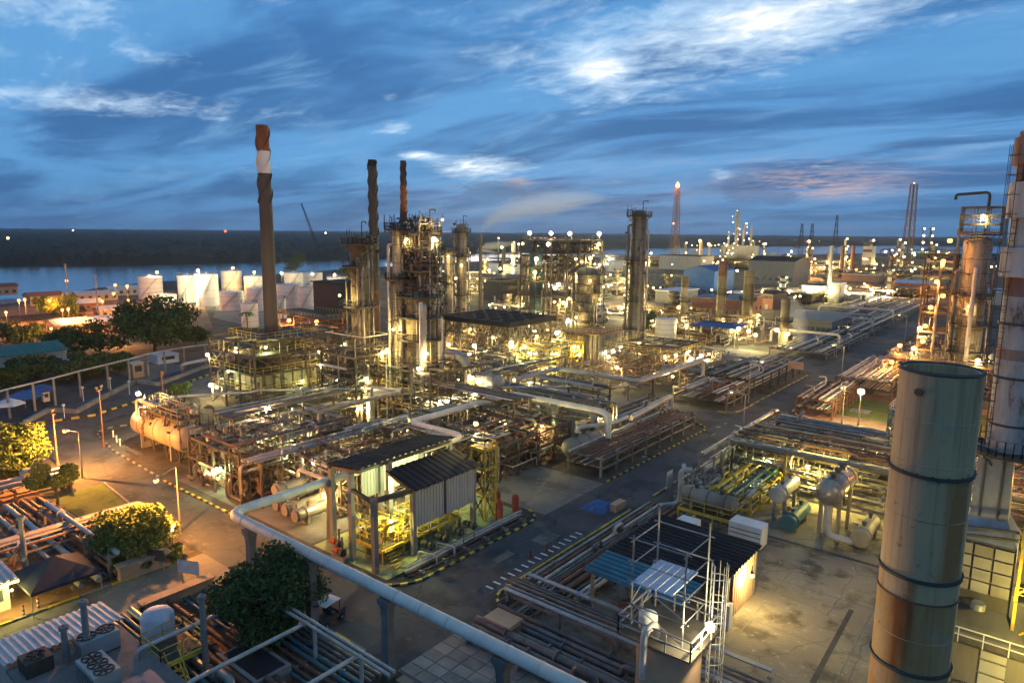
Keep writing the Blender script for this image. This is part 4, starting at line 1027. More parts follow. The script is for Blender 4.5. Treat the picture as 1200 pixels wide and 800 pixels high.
# substation in the near corner: corrugated canopy, roof plant, yellow platform
sb = thing('substation_building', 'grey flat-roofed substation with a ribbed white canopy along the service road', 'building', (-48, 14, 0))
MB().box(-55.2, -40.5, 11.8, 18.2, 0, 2.7).build('wall', 'cladding', sb, smooth=False)
MB().box(-52.0, -40.2, 11.5, 18.5, 2.703, 2.95).build('roof', 'concrete_dark', sb, smooth=False)
mb = MB(); corrugated(mb, (-51.9, 11.4, 3.3), (-51.9, 18.9, 3.3), (-56.1, 11.4, 3.05), .42, .09); mb.build('canopy', 'roof_white', sb, smooth=False)
for y in (12, 15, 18): MB().bar((-55.9, y, 0), (-55.9, y, 3.0), .12).build('post', 'galv', sb)
def unit_box(label, x0, x1, y0, y1, z0, z1, m, group=None, fans=0, name='air_conditioner'):
    u = thing(name, label, 'machine', ((x0+x1)/2, (y0+y1)/2, z0), group)
    MB().box(x0, x1, y0, y1, z0+.12, z1).build('casing', m, u)
    for sx in (x0+.1, x1-.1): MB().box(sx-.06, sx+.06, y0, y1, z0, z0+.119).build('foot', 'steel_dark', u)
    for i in range(fans):
        f = (i+.5)/fans; L_ = (x1-x0) > (y1-y0); cx_, cy_2 = (x0+(x1-x0)*f, (y0+y1)/2) if L_ else ((x0+x1)/2, y0+(y1-y0)*f); r = min(x1-x0, y1-y0)*.36
        k = MB().torus(cx_, cy_2, z1+.04, r, .05, 16).build('fan_ring', 'steel_dark', u)
        mb = MB()
        for a in range(6): mb.bar((cx_, cy_2, z1+.03), (cx_+r*math.cos(a*1.047), cy_2+r*math.sin(a*1.047), z1+.03), .1)
        mb.build('fan_blade', 'black_paint', u)
    for i in range(4):
        z = z0+.25+(z1-z0-.4)*i/4; MB().box(x0+.08, x1-.08, y0-.03, y0-.005, z, z+.08).build('louver', 'steel_dark', u)
    return u
unit_box('grey rooftop condenser with twin fans behind the yellow platform', -50.4, -48.8, 15.0, 17.4, 2.96, 4.3, 'box_grey', None, 2, 'condenser')
unit_box('long pale rooftop air handler with ribbed top on the substation', -47.6, -44.6, 14.2, 15.8, 2.96, 4.1, 'cladding', None, 3, 'air_handler')
unit_box('small dark rooftop condenser by the ribbed canopy', -51.2, -49.6, 12.0, 13.6, 2.96, 4.0, 'steel', None, 1, 'condenser')
unit_box('flat pale rooftop cabinet at the corner of the substation roof', -43.6, -41.4, 15.2, 17.2, 2.96, 3.7, 'cladding_grey', None, 0, 'cabinet')
st = thing('transformer_tank', 'round-shouldered pale blue tank on a stand beside the yellow platform', 'tank', (-49.4, 20.2, 0))
MB().lathe(-49.4, 20.2, [(1.9, 1.15), (3.9, 1.15), (4.2, .9), (4.35, .3)], 18).build('shell', 'tarp_white', st)
for a in range(4): MB().bar((-49.4+.8*math.cos(a*1.57+.8), 20.2+.8*math.sin(a*1.57+.8), 0), (-49.4+.8*math.cos(a*1.57+.8), 20.2+.8*math.sin(a*1.57+.8), 1.95), .14).build('leg', 'yellow', st)
yp = steel_frame('yellow railed access platform beside the pale tank and pipe bed', -48.0, -45.0, 18.4, 21.4, [2.6], 2, 2, 'access_platform', 'platform', postm='yellow', brace=False, decks=[(2.6,)], rails=[(2.6,)], pw=.12)
for i in range(7): MB().box(-44.9+i*.3, -44.6+i*.3, 18.6, 19.5, 2.5-i*.36, 2.54-i*.36).build('tread', 'yellow', yp)
for yy in (18.6, 19.5):
    mb = MB(); mb.bar((-44.9, yy, 2.6), (-42.7, yy, .1), .1); mb.bar((-44.9, yy, 3.6), (-42.7, yy, 1.1), .06); mb.build('stringer', 'yellow', yp)
o = MB().box(-45.5, -40.4, 22.6, 25.4, .02, 1.1).build('basin', 'concrete'); tag(o, 'shallow pale rectangular basin with dark rim beside the pipe bed', 'basin')
MB().box(-45.2, -40.7, 22.9, 25.1, 1.101, 1.14).build('cover', 'roof_dark', o); MB().box(-45.6, -40.3, 22.5, 22.75, 1.102, 1.22).build('rim', 'concrete', o)
for px, py, h, lab in [(108, 815, 7.2, 'pale concrete pole with a capped head over the substation roof'), (243, 800, 6.8, 'slim pale concrete pole with a bent head beside the pipe bed'), (83, 820, 5.6, 'short thick pale post with a wide cap on the substation edge')]:
    x, y = G(px, py); o = MB().lathe(x, y, [(0, .24), (h-.35, .2), (h-.35, .3), (h-.1, .3), (h-.08, .1), (h, .08)], 14).build('concrete_pole', 'concrete'); tag(o, lab, 'pole')
# shrubs in the verge under the bright tree
for i, (px, py, h, r) in enumerate([(140, 672, 1.6, 1.8), (165, 668, 1.4, 1.5), (195, 660, 1.5, 1.5), (205, 650, 1.2, 1.3), (128, 655, 1.7, 1.7)]):
    tree('low dark shrub in the verge under the bright yellow-green tree', *G(px, py), h, r, 'shrub', 'shrub', 'shrubs under the bright tree', 'leaf_mid', 500, .2, .1, h*.5, 40+i, 6)
# ---- island with the grey drum
gp = lambda px, py, z=0: G(px, py, z)
x, y = -98.5, 43.6
dr = drum('large grey horizontal drum on the road island with a walkway along its top', x, y, 3.3, 16.5, 2.05, 'x', 'column_pale', nozzles=4)
pf = steel_frame('railed steel walkway over the grey drum on the road island', -103.5, -92, 42.2, 45.2, [6.1], 3, 1, 'walkway', 'platform', postm='steel', decks=[(6.1,)], rails=[(6.1,)], pw=.18)
pipework(pf, -104, -90, 41.5, 46.5, 2.5, 7.6, 16, 77, rmax=.2); small_bore(pf, -104, -90, 41.5, 46.5, 2, 7.5, 90, 78)
lamp(pf, (-104.2, 42.4, 7.9), 'white', 5000, .34)
drum('small upright-ended grey vessel beside the walkway on the road island', -97.5, 46.6, 5.6, 3.0, .8, 'x', 'pipe_clad', saddleh=4)
pipeline('slim white pipe turning a corner over the island in front of the furnace', [(-104.5, 46, 6.6), (-98, 56, 6.6), (-98, 58, 6.6), (-62, 93, 6.6)], .17, 'pipe_white', [(-98, 57, 6.4), (-88, 67, 6.4), (-76, 79, 6.4)], 'pipeline', 'steel', .2)
x, y = G(118, 514); 
for i, (px, py) in enumerate([(137, 518), (141, 522), (133, 512)]):
    x, y = G(px, py); o = MB().cyl(x, y, 0, .95, .11, n=10).lathe(x, y, [(.95, .14), (1.05, .14), (1.1, .03)], 10).build('bollard', 'white_paint'); tag(o, 'short white-topped bollard on the island tip', 'bollard', 'bollards on the island tip')
mat('stack_grey', (.095, .088, .08), (.055, .045, .038), .3, .7, 0, .8, .2)
# ================================================================== block between the cross road and the paved court: shed and exchanger yard
sh = thing('pump_shed', 'open-sided pump shed with stepped black roof and a hanging pale cladding wall', 'shed', (-51, 48, 0))
YS0, YS1 = 44.2, 53.2
mb = MB(); corrugated(mb, (-51.3, YS0-.4, 8.05), (-51.3, YS1+.5, 8.05), (-46.9, YS0-.4, 6.95), .8, .05); mb.build('lower_roof', 'roof_dark', sh, smooth=False)
mb = MB(); corrugated(mb, (-56.2, 40.2, 8.6), (-56.2, YS1+.8, 8.6), (-51.0, 40.2, 9.25), .8, .05); mb.build('upper_roof', 'roof_dark', sh, smooth=False)
cl_ = MB(); corrugated(cl_, (-47.5, YS0+.1, 6.9), (-47.5, YS1, 6.9), (-47.5, YS0+.1, 2.9), .42, .05); cl_.build('cladding_wall', 'cladding', sh, smooth=False)
MB().box(-47.44, -47.40, 48.3, 48.6, 3.0, 6.9).build('cladding_joint', 'steel_dark', sh)
cl_ = MB(); corrugated(cl_, (-47.6, YS1, 6.9), (-51.2, YS1, 7.9), (-47.6, YS1, 3.4), .42, .05); cl_.build('cladding_wall', 'cladding', sh, smooth=False)
cl_ = MB(); corrugated(cl_, (-56.0, 44.5, 8.3), (-56.0, YS1, 8.3), (-56.0, 44.5, 3.6), .42, .05); cl_.build('cladding_wall', 'cladding', sh, smooth=False)
for (x, y, z) in ((-47.7, YS0, 6.9), (-47.7, YS1-.2, 6.9), (-47.7, 39.3, 7.4), (-51.2, 44.2, 9.0), (-51.2, YS1-.2, 9), (-55.8, 40.6, 8.6), (-55.8, YS1-.2, 8.6), (-51.4, 39.6, 8.9), (-55.8, 47, 8.6)):
    MB().box(x-.24, x+.24, y-.24, y+.24, 0, z).build('post', 'concrete', sh)
for (a, b, w) in (((-47.7, 39.3, 7.15), (-47.7, YS0+.2, 6.75), .42), ((-47.7, YS0, 6.6), (-51.2, YS0, 7.7), .3), ((-51.2, 40.2, 8.9), (-51.2, YS1, 8.9), .3), ((-55.8, 40.2, 8.35), (-55.8, YS1, 8.35), .3), ((-51.4, 40.5, 8.8), (-55.8, 40.5, 8.3), .3), ((-47.7, 39.35, 6.9), (-51.4, 39.6, 7.3), .3)):
    MB().bar(a, b, w).build('beam', 'steel', sh)
for i in range(5): y = YS0+1+i*1.8; MB().bar((-51.2, y, 7.85), (-47.0, y, 6.85), .14).build('purlin', 'steel', sh)
lamp(sh, (-50.2, 44.6, 7.0), 'green', 1500, .2); lamp(sh, (-49.0, 42.4, 3.8), 'yellow', 1300, .22); lamp(sh, (-52.5, 50, 6.2), 'green', 1500, .18)
pf = steel_frame('yellow railed pump platform with a stair under the pump shed', -53.5, -48.4, 40.8, 51.5, [1.5], 2, 4, 'pump_platform', 'platform', postm='yellow', brace=False, decks=[(1.5,)], rails=[(1.5,)], pw=.14)
pipework(pf, -53.4, -48.2, 41, 52.5, .3, 3.9, 26, 101, ('pipe_yellow', 'pipe_grey', 'pipe_yellow', 'pipe_white', 'pipe_teal'), .05, .16); small_bore(pf, -53, -48.2, 41, 52, .2, 3.6, 120, 102, 'yellow')
for i in range(6): MB().box(-48.2+.25*i, -47.95+.25*i, 40.9, 41.8, 1.35-.24*i, 1.4-.24*i).build('tread', 'yellow', pf)
def pump(label, x, y, group, m='pipe_teal', a='x', z0=.07):
    p = thing('pump', label, 'pump', (x, y, z0), group); d = (1, 0, 0) if a == 'x' else (0, 1, 0)
    MB().cbox((x, y, z0+.15), 1.9 if a == 'x' else .7, .7 if a == 'x' else 1.9, .3).build('baseplate', 'concrete', p)
    MB().lathe_axis((x, y, z0+.75), d, [(-.9, .05), (-.9, .3), (-.2, .3), (-.2, .1), (.1, .1)], 12).build('motor', m, p)
    MB().lathe_axis((x, y, z0+.75), d, [(.1, .12), (.15, .38), (.5, .38), (.55, .15), (.8, .15)], 14).build('casing', 'steel', p)
    q = Vector((x, y, z0+.75))+Vector(d)*.35; MB().pipe([tuple(q), (q.x, q.y, z0+2.4)], .11, 8).build('discharge_pipe', 'pipe_grey', p)
for i, y in enumerate((45.5, 47.6, 49.7, 51.8)): pump('dark pump with a rising discharge pipe below the hanging cladding wall', -46.9, y, 'pumps below the cladding wall', 'steel_dark')
for i, (x, y) in enumerate(((-52.5, 38.9), (-54.4, 40.0))): pump('small pump on the apron in front of the yellow platform', x, y, 'pumps before the yellow platform', 'red_paint', z0=.03)
pipe_bed('bundle of pale and rusty pipes lying along the striped kerb beside the pump shed', -46.1, -44.1, 42, 57.5, .3, 51, WM + ('pipe_white',), axis='y', rr=(.06, .08, .11, .14), gap=(.04, .16), sleepers=3)
for (y, l) in ((43.5, 1.8), (46.0, 2.0)): pipeline('short white pipe loop over the pipe bundle beside the striped kerb', [(-46.3, y, .2), (-46.3, y, 1.1), (-44.2, y+.4, 1.1), (-44.2, y+.4, .2)], .09, 'pipe_white', name='pipe_loop', cat='pipe', group='white pipe loops by the kerb')
# caged ladder tower and red standpipes at the court end of the shed
lt = steel_frame('slender caged ladder tower at the court end of the pump shed', -49.4, -47.4, 54.6, 56.4, [3.2, 6.2, 8.4], 1, 1, 'ladder_tower', 'tower', postm='yellow', decks=[(6.2,), (8.4,)], rails=[(8.4,)], pw=.14, railm='galv')
mb = MB(); ladder(mb, -47.3, 55.5, .1, 9.2, 1, 0); mb.build('ladder', 'yellow', lt)
lamp(lt, (-49.8, 55.8, 10.6), 'warm', 1500, .3)
for (x, y) in ((-46.6, 56.2), (-46.2, 58.6), (-48.6, 58.2)):
    o = MB().lathe(x, y, [(0, .42), (2.0, .42), (2.3, .3), (2.4, .1)], 14).build('gas_cylinder', 'red_paint'); tag(o, 'red upright cylinder standing at the court end of the pump shed', 'cylinder', 'red cylinders by the ladder tower')
# exchanger yard: two-storey frames, racks running along the road direction, exchangers in rows
ex = steel_frame('two-level exchanger structure crowded with pipes beside the cross road', -84.5, -72.5, 40, 56, [3.4, 6.0], 4, 4, 'exchanger_structure', postm='steel', decks=[(3.4, -84, -79, 40, 56)], rails=[(3.4,)], railm='steel')
pipework(ex, -84.8, -72, 39.8, 57, .6, 7.0, 95, 111); small_bore(ex, -84.5, -72, 40, 57, .4, 6.8, 420, 112, 'pipe_clad')
lamp(ex, (-79.5, 40.4, 2.9), 'green', 700, .2); lamp(ex, (-75, 49, 5.2), 'warm', 1400, .22); lamp(ex, (-82, 52, 5.4), 'warm', 1200, .2)
e2 = steel_frame('low exchanger structure with tangled pipework between the pump shed and the furnace', -71.5, -58.5, 46, 66, [3.2, 5.4], 4, 5, 'exchanger_structure', postm='steel', brace=True, decks=[(3.2, -66, -61, 48, 64)], rails=[(5.4, -71.5, -66, 50, 66)], railm='steel')
pipework(e2, -71.5, -58.2, 44, 67, .5, 6.4, 110, 113); small_bore(e2, -71.5, -58, 44, 67, .4, 6.2, 480, 114, 'pipe_grey'); small_bore(e2, -71.5, -58, 44, 67, .4, 4.5, 200, 115, 'pipe_rust', 'fittings')
lamp(e2, (-66, 52, 4.6), 'warm', 1500, .2); lamp(e2, (-62, 60, 4.4), 'warm', 1500, .2); lamp(e2, (-60.2, 43.6, 3.6), 'warm', 1300, .25); lamp(e2, (-69, 62, 4.6), 'warm', 1500, .2)
for i, (x, y, z) in enumerate([(-66.5, 42.4, 1.3), (-64.4, 42.2, 1.3), (-62.2, 42.0, 1.3), (-66.5, 42.4, 3.0)]):
    drum('grey heat exchanger with flanged end facing the round tree' if z < 3 else 'grey heat exchanger facing the round tree, topmost of its stack', x, y+1.5, z, 6.5, .66, 'y', 'column_grey' if i % 2 else 'pipe_clad', 'heat_exchanger', 'exchanger', 'exchangers facing the round tree', channel=True, saddleh=None)
for i, (x, y, z) in enumerate([(-83, 43.5, 1.6), (-80.4, 43.5, 1.6), (-77.8, 43.5, 1.6), (-75, 43.5, 1.6), (-81.5, 44, 4.6), (-78, 44, 4.6)]):
    drum('heat exchanger inside the two-level structure beside the cross road' if z < 3 else 'heat exchanger raised on the upper level of the structure beside the cross road', x, y, z, 6.0, .6, 'y', ('column_pale', 'pipe_clad')[i % 2], 'heat_exchanger', 'exchanger', 'exchangers beside the cross road' if z < 3 else 'raised exchangers beside the cross road', channel=True, saddleh=.6 if z > 3 else None)
pipe_rack('long pipe rack passing behind the exchanger yard toward the tall columns', -90.5, -86.2, 47, 80, 'y', [4.6, 6.4], big=.17, seed=61, tray=1)
pipe_rack('pipe rack between the two exchanger structures', -72.3, -69.6, 41, 74, 'y', [5.4], big=.19, seed=62, pipem=('pipe_white', 'pipe_clad', 'pipe_grey'))
pipe_rack('low dark pipe rack with grey trays inside the loop of white pipe', -62.5, -58.8, 64, 80, 'y', [2.2, 3.8], big=.2, seed=63, pipem=('pipe_dark', 'pipe_grey', 'pipe_dark', 'pipe_clad'), tray=2)
pipe_rack('cross rack bridging the exchanger yard below the tall columns', -98, -60, 75.5, 79.5, 'x', [5.6, 7.6], big=.18, seed=64, tray=1)
pipe_rack('low pipe sleepers between the court and the exchanger yard', -66, -63.8, 60, 74, 'y', [2.6], big=.22, seed=65)
pipeline('bright metal-clad pipe loop rising out of the exchanger yard', [(-73.8, 52, 3), (-73.8, 52, 8.6), (-73.8, 66, 8.6), (-80, 66, 8.6), (-80, 66, 4)], .24, 'pipe_clad', cat='pipe', name='pipe_loop')
flood_mast('floodlight mast glaring above the exchanger yard', *G(316, 530), 6.4, 'white', 6500, heads=1, bulb=.5)
# ================================================================== fired heater with the tallest chimney
fx0, fx1, fy0, fy1 = -121.5, -106.5, 62.5, 88.0
hs = steel_frame('tall open steel frame of the fired heater with yellow rails and many braces', fx0, fx1, fy0, fy1, [3.6, 7.0, 10.2, 12.6], 3, 5, 'heater_structure', postm='steel', decks=[(7.0, fx0, fx1, fy0, fy0+6), (10.2, fx0, fx1, fy0, 74), (12.6, -118.5, -108.5, 65, 77)], rails=[(3.6,), (7.0,), (10.2, fx0, fx1, fy0, 74), (12.6, -119, -108.5, 65, 77)], railm='yellow')
pipework(hs, fx0, fx1, fy0, fy1, 1, 11.5, 60, 121); small_bore(hs, fx0, fx1, fy0, fy1, .5, 11, 260, 122, 'steel')
for (x, y, z, c, p) in ((-121.8, 62.2, 8.9, 'warm', 2500), (-120.5, 63.0, 2.9, 'warm', 2500), (-121.6, 64.5, 4.0, 'green', 900), (-114, 63.5, 10.9, 'warm', 2200), (-108.5, 66, 11.3, 'green', 1200), (-107, 76, 9.4, 'warm', 1500), (-113, 84, 6, 'warm', 1500)): lamp(hs, (x, y, z), c, p, .28)
hb = thing('fired_heater', 'boxy pale fired heater inside the steel frame below the chimney', 'heater', (-114, 71, 0))
MB().box(-119, -109.5, 65.5, 77, 1.2, 6.6).build('radiant_box', 'column', hb, smooth=False)
mb = MB(); mb.rings([[(-114-a, 71-b, z), (-114+a, 71-b, z), (-114+a, 71+b, z), (-114-a, 71+b, z)] for z, a, b in ((6.61, 4.4, 5), (8.6, 2.2, 2.6), (12.0, 2.0, 2.2))]); mb.build('hood', 'steel', hb, smooth=False)
for i in range(6): MB().box(-109.49, -109.3, 66.0+i*1.9, 66.25+i*1.9, 1.2, 6.6).build('buckstay', 'steel', hb)
for i in range(4):
    for s in (-118.5, -110): MB().box(s-.3, s+.3, 66.5+i*3, 67.1+i*3, 0, 1.19).build('leg', 'concrete', hb)
stack('tallest slim chimney with a rust-orange tip over a white band, spiral fin round the top', -113.2, 70.2, 11.5, 49.9, 1.24, 1.08, [(0, .785, 'stack_grey'), (.785, .885, 'white_paint'), (.885, 1.0, 'stain_rust')], strake=13.5)
stack('plain dark brown chimney behind the first tall column', *G(442, 452), 6, 45.5, .95, .85, [(0, .35, 'steel_rust'), (.35, .97, 'steel_dark'), (.97, 1, 'black_paint')], strake=15)
# ================================================================== tall columns
cx1, cy1 = G(426, 492)
column_vessel('broad dirty yellow distillation column with a platform at mid height, beside the dark chimney', cx1, cy1, 1.5, 31.0, 1.55, 'column', [(10.0, 0, 360), (19.5, 180, 400), (26.0, 150, 330), 29.6], pipes=4, lamps=[(-.9, 21.5, 'warm', 2500), (.9, 11.5, 'warm', 2000), (0, 6.5, 'warm', 2600)])
f1 = steel_frame('steel frame and landings wrapped round the foot of the broad column', cx1-5, cx1+4, cy1-4.5, cy1+4.5, [4.2, 8.2, 12.0], 2, 2, 'column_structure', postm='steel', decks=[(8.2,), (12.0,)], rails=[(8.2,), (12.0,)], railm='steel')
pipework(f1, cx1-5.2, cx1+4.4, cy1-4.8, cy1+4.8, .5, 15, 46, 131); small_bore(f1, cx1-5, cx1+4, cy1-4.6, cy1+4.6, .5, 14, 260, 132, 'steel')
lamp(f1, (cx1+4.6, cy1-4.2, 3.8), 'warm', 2200, .26); lamp(f1, (cx1-5.2, cy1-4.6, 9.6), 'warm', 1600, .2)
cx2, cy2 = G(494, 494)
column_vessel('very wide ringed column wrapped in pipes and platforms, a rusty chimney rising behind it', cx2, cy2, 2.0, 22.5, 2.55, 'column', [(6.5, 0, 360), (10.4, 0, 360), (14.3, 0, 360), (18.0, 0, 360), (21.3, 0, 360)], pipes=5, lamps=[(.6, 4.4, 'white', 4200), (1.3, 6.4, 'green', 1500), (-1.0, 16.2, 'warm', 3200), (.2, 12.6, 'warm', 1600)], cones=())
column_vessel('pale slender column standing close against the wide ringed column, under the rusty chimney', cx2-2.75, cy2-2.0, 1.0, 33.2, 1.05, 'column_pale', [24, 32.0], name='slender_column', pipes=2, skirt=True, davit=True)
column_vessel('short dark column crowning the wide ringed column, lamp at its top', cx2+1.5, cy2+.5, 22.4, 33.0, .9, 'column', [26.5, 31.5], name='slender_column', pipes=3, skirt=False, lamps=[(.7, 33.6, 'warm', 2500)])
column_vessel('dark pipe-wrapped vessel between the two crowning columns', cx2-.5, cy2+.6, 22.4, 31.0, 1.0, 'steel_rust', [25], name='slender_column', pipes=4, skirt=False)
stack('thin rust-stained chimney with a black tip rising from the wide ringed column', cx2-2.5, cy2-1.0, 20, 42.9, .6, .46, [(0, .2, 'stain_rust'), (.2, .6, 'column_pale'), (.6, .83, 'stain_rust'), (.83, 1, 'steel_dark')], strake=10)
f2 = steel_frame('upper steel frame with landings and vent pipes on top of the wide ringed column', cx2-2.6, cx2+2.4, cy2-2.0, cy2+2.0, [25.5, 29.0, 31.4], 2, 2, 'column_structure', postm='steel_dark', decks=[(25.5,), (31.4, cx2-2.6, cx2-.5, cy2-2, cy2+2)], rails=[(25.5,), (31.4,)], railm='steel_dark', z0=22, pw=.13, brace=False)
pipework(f2, cx2-3.0, cx2+3.0, cy2-2.4, cy2+2.4, 22.5, 33.8, 34, 141, lens=(2, 6)); small_bore(f2, cx2-3.2, cx2+3.0, cy2-2.6, cy2+2.6, 22.5, 34, 160, 142, 'steel')
f3 = steel_frame('crowded landing frame round the foot of the wide ringed column', cx2-5.6, cx2+7.5, cy2-5.2, cy2+6.5, [3.4, 6.4, 10], 3, 3, 'column_structure', postm='steel', decks=[(3.4,), (6.4, cx2+3.8, cx2+7.5, cy2-5, cy2+6.5)], rails=[(3.4,), (6.4,), (10, cx2-5.6, cx2-3.6, cy2-5, cy2+6)], railm='yellow')
pipework(f3, cx2-5.6, cx2+7.5, cy2-5.4, cy2+6.5, .5, 12, 50, 143); small_bore(f3, cx2-5.5, cx2+7.5, cy2-5.2, cy2+6.5, .5, 10, 260, 144, 'steel')
lamp(f3, (cx2+7.8, cy2-2, 5.2), 'white', 4000, .36); lamp(f3, (cx2-5.8, cy2-5.0, 8.0), 'warm', 1500, .2); lamp(f3, (cx2+6, cy2+5, 8.8), 'warm', 2200, .26)
pipeline('fat pale pipe elbowing out of the wide ringed column and dropping to the yard', [(cx2+1.5, cy2-3.0, 6.2), (cx2-.5, cy2-6.4, 6.2), (cx2-3.0, cy2-8.4, 6.2), (cx2-3.0, cy2-8.4, .6)], .62, 'pipe_white', name='transfer_line', cat='pipe', n=16, bend=1.6)
pipeline('long thin pale downpipe hung on the face of the wide ringed column', [(cx2+2.9, cy2-2.6, 20.5), (cx2+3.3, cy2-3.0, 20), (cx2+3.3, cy2-3.0, 3.6)], .34, 'pipe_white', name='downpipe', cat='pipe')
pipeline('silver curved duct bending out beside the wide ringed column', [(cx2+2.6, cy2+2.4, 11.5), (cx2+5.2, cy2+4.4, 11.5), (cx2+6.0, cy2+5.2, 9), (cx2+6.0, cy2+5.2, 4)], .75, 'galv', name='curved_duct', cat='duct', n=16, bend=2)
dr = drum('green-ended silver drum on a frame beside the wide ringed column', cx2+9.0, cy2+6.5, 7.4, 6.5, 1.25, 'x', 'galv', saddleh=1.5)
fsu = steel_frame('support frame under the green-ended silver drum', cx2+6.5, cx2+11.5, cy2+5.4, cy2+7.6, [2.4, 4.7], 2, 1, 'drum_support', postm='steel', decks=[(4.7,)])
# mid columns behind
x, y = G(541, 398); column_vessel('plain ochre column with a railed cap standing behind the fan deck', x, y, 1, ZR(x, y, 262), 1.5, 'column_pale', [ZR(x, y, 272), ZR(x, y, 300), ZR(x, y, 345)], pipes=2, lamps=[(0, ZR(x, y, 310), 'warm', 1200)])
x, y = G(526, 420); column_vessel('short lit column at the shoulder of the ochre column', x, y, 1, ZR(x, y, 290), 1.1, 'column_pale', [ZR(x, y, 295), ZR(x, y, 330)], pipes=1, lamps=[(0, ZR(x, y, 300), 'warm', 1500), (.5, ZR(x, y, 325), 'warm', 1500)])
CX4, CY4 = G(743, 416)
column_vessel('tall plain grey-brown tower with a hooped ladder cap standing alone by the yard', CX4, CY4, 1.5, ZR(CX4, CY4, 246), 1.95, 'column_grey', [(ZR(CX4, CY4, 253), 0, 360), (ZR(CX4, CY4, 305), 200, 330), (ZR(CX4, CY4, 352), 200, 330), (ZR(CX4, CY4, 385), 160, 350)], pipes=3, cones=(), name='absorber_tower')
# ================================================================== fan-cooler deck on trusses
bx0, bx1, by0, by1 = -115, -95.5, 118, 134
fd = steel_frame('black-topped fan cooler deck standing on tall trussed legs', bx0, bx1, by0, by1, [4.2, 8.2, 10.8], 4, 4, 'fan_cooler', 'cooler', postm='steel', brace=True, decks=[], rails=[], pw=.3)
MB().box(bx0-1, bx1+1, by0-1, by1+1, 10.85, 11.9).build('plenum', 'roof_dark', fd, smooth=False)
for i in range(5):
    for j in range(4):
        x, y = bx0+1.6+i*(bx1-bx0-3.2)/4, by0+1.8+j*(by1-by0-3.6)/3
        MB().torus(x, y, 12.0, 1.5, .12, 16).build('fan_ring', 'steel_dark', fd)
for f in range(4):
    y = by0+(by1-by0)*f/3; mb = MB()
    for k in range(8): a, b = bx0+(bx1-bx0)*k/8, bx0+(bx1-bx0)*(k+1)/8; mb.bar((a, y, 8.2), ((a+b)/2, y, 10.8), .16); mb.bar(((a+b)/2, y, 10.8), (b, y, 8.2), .16)
    mb.build('truss', 'steel_pale', fd)
for xx in (bx0, bx1):
    mb = MB()
    for k in range(7): a, b = by0+(by1-by0)*k/7, by0+(by1-by0)*(k+1)/7; mb.bar((xx+.02, a, 8.2), (xx+.02, (a+b)/2, 10.8), .16); mb.bar((xx+.02, (a+b)/2, 10.8), (xx+.02, b, 8.2), .16); mb.bar((xx+.02, a, 4.2), (xx+.02, (a+b)/2, 8.2), .16); mb.bar((xx+.02, (a+b)/2, 8.2), (xx+.02, b, 4.2), .16)
    mb.build('truss', 'steel_pale', fd)
pipework(fd, bx0, bx1, by0, by1, .5, 8, 36, 151); small_bore(fd, bx0, bx1, by0, by1, .5, 7.5, 160, 152, 'steel')
for (x, y, z, c, p) in ((bx0+2, by0-1.2, 5, 'warm', 3000), (bx1+1.5, by0+4, 6, 'warm', 3000), (bx1, by1+1, 5.5, 'warm', 3000), (bx0-1, by0+8, 7, 'sodium', 3000), (bx0+9, by0-1.5, 3.6, 'warm', 2500)): lamp(fd, (x, y, z), c, p, .3)
extra_lamps(ex, -84.5, -72.5, 40, 56, 2.5, 6.6, 3, 501); extra_lamps(e2, -71.5, -58.5, 46, 66, 2.2, 6.4, 5, 502); extra_lamps(hs, fx0, fx1, fy0, fy1, 3, 12, 5, 503)
extra_lamps(f1, cx1-5, cx1+4, cy1-4.5, cy1+4.5, 5, 14, 3, 504); extra_lamps(f3, cx2-5.6, cx2+7.5, cy2-5.2, cy2+6.5, 3, 11, 4, 505); extra_lamps(fd, bx0, bx1, by0, by1, 3, 9.5, 6, 506, power=1200); extra_lamps(f2, cx2-2.6, cx2+2.4, cy2-2, cy2+2, 24, 31, 3, 507)
# ================================================================== paved court and the block beyond it
dr = drum('grey horizontal drum resting on the paved court beside the rusty pipe rack', -51.0, 80.2, 2.3, 8.5, 1.35, 'y', 'column_grey', nozzles=3, plat=True)
pipeline('pale bent pipe dropping on to the drum in the court', [(-51, 78.5, 3.8), (-51, 78.5, 4.9), (-48.4, 84, 4.9), (-48.4, 88, 4.9)], .28, 'pipe_white', cat='pipe', name='pipe_loop')
q = steel_frame('open steel exchanger bay inside the loop of white pipe', -64.5, -54, 65, 81, [2.8, 4.8], 3, 4, 'exchanger_structure', postm='steel', decks=[(2.8, -64, -59, 66, 80)], rails=[(2.8,)], railm='steel')
pipework(q, -64.8, -53.5, 63.5, 81.5, .4, 5.2, 70, 161, ('pipe_white', 'pipe_rust', 'pipe_grey', 'pipe_clad', 'pipe_rust')); small_bore(q, -64.5, -53.5, 64, 81, .3, 4.6, 320, 162, 'pipe_rust')
for (x, y, z, c, p) in ((-59.5, 67.5, 3.9, 'warm', 1700), (-62, 76, 3.9, 'warm', 1500), (-54.6, 75, 5.2, 'warm', 1300), (-58, 81.5, 3.2, 'green', 700), (-51.5, 87, 4.4, 'warm', 1500)): lamp(q, (x, y, z), c, p, .24)
pipe_rack('low rack of rust-red pipes on pale beams along the main road kerb', -50.0, -44.9, 75.0, 104.0, 'y', [1.5, 2.7], span=4.2, postm='steel_pale', pipem=('pipe_rust', 'pipe_rust', 'pipe_grey', 'pipe_rust', 'pipe_white'), big=.17, density=.95, seed=71)
pipe_rack('second rack of bluish and white pipes behind the rust-red rack', -56.0, -51.6, 86, 108.5, 'y', [1.8, 3.2], span=5, postm='steel_pale', pipem=('pipe_white', 'galv', 'pipe_grey', 'pipe_rust'), big=.2, seed=72)
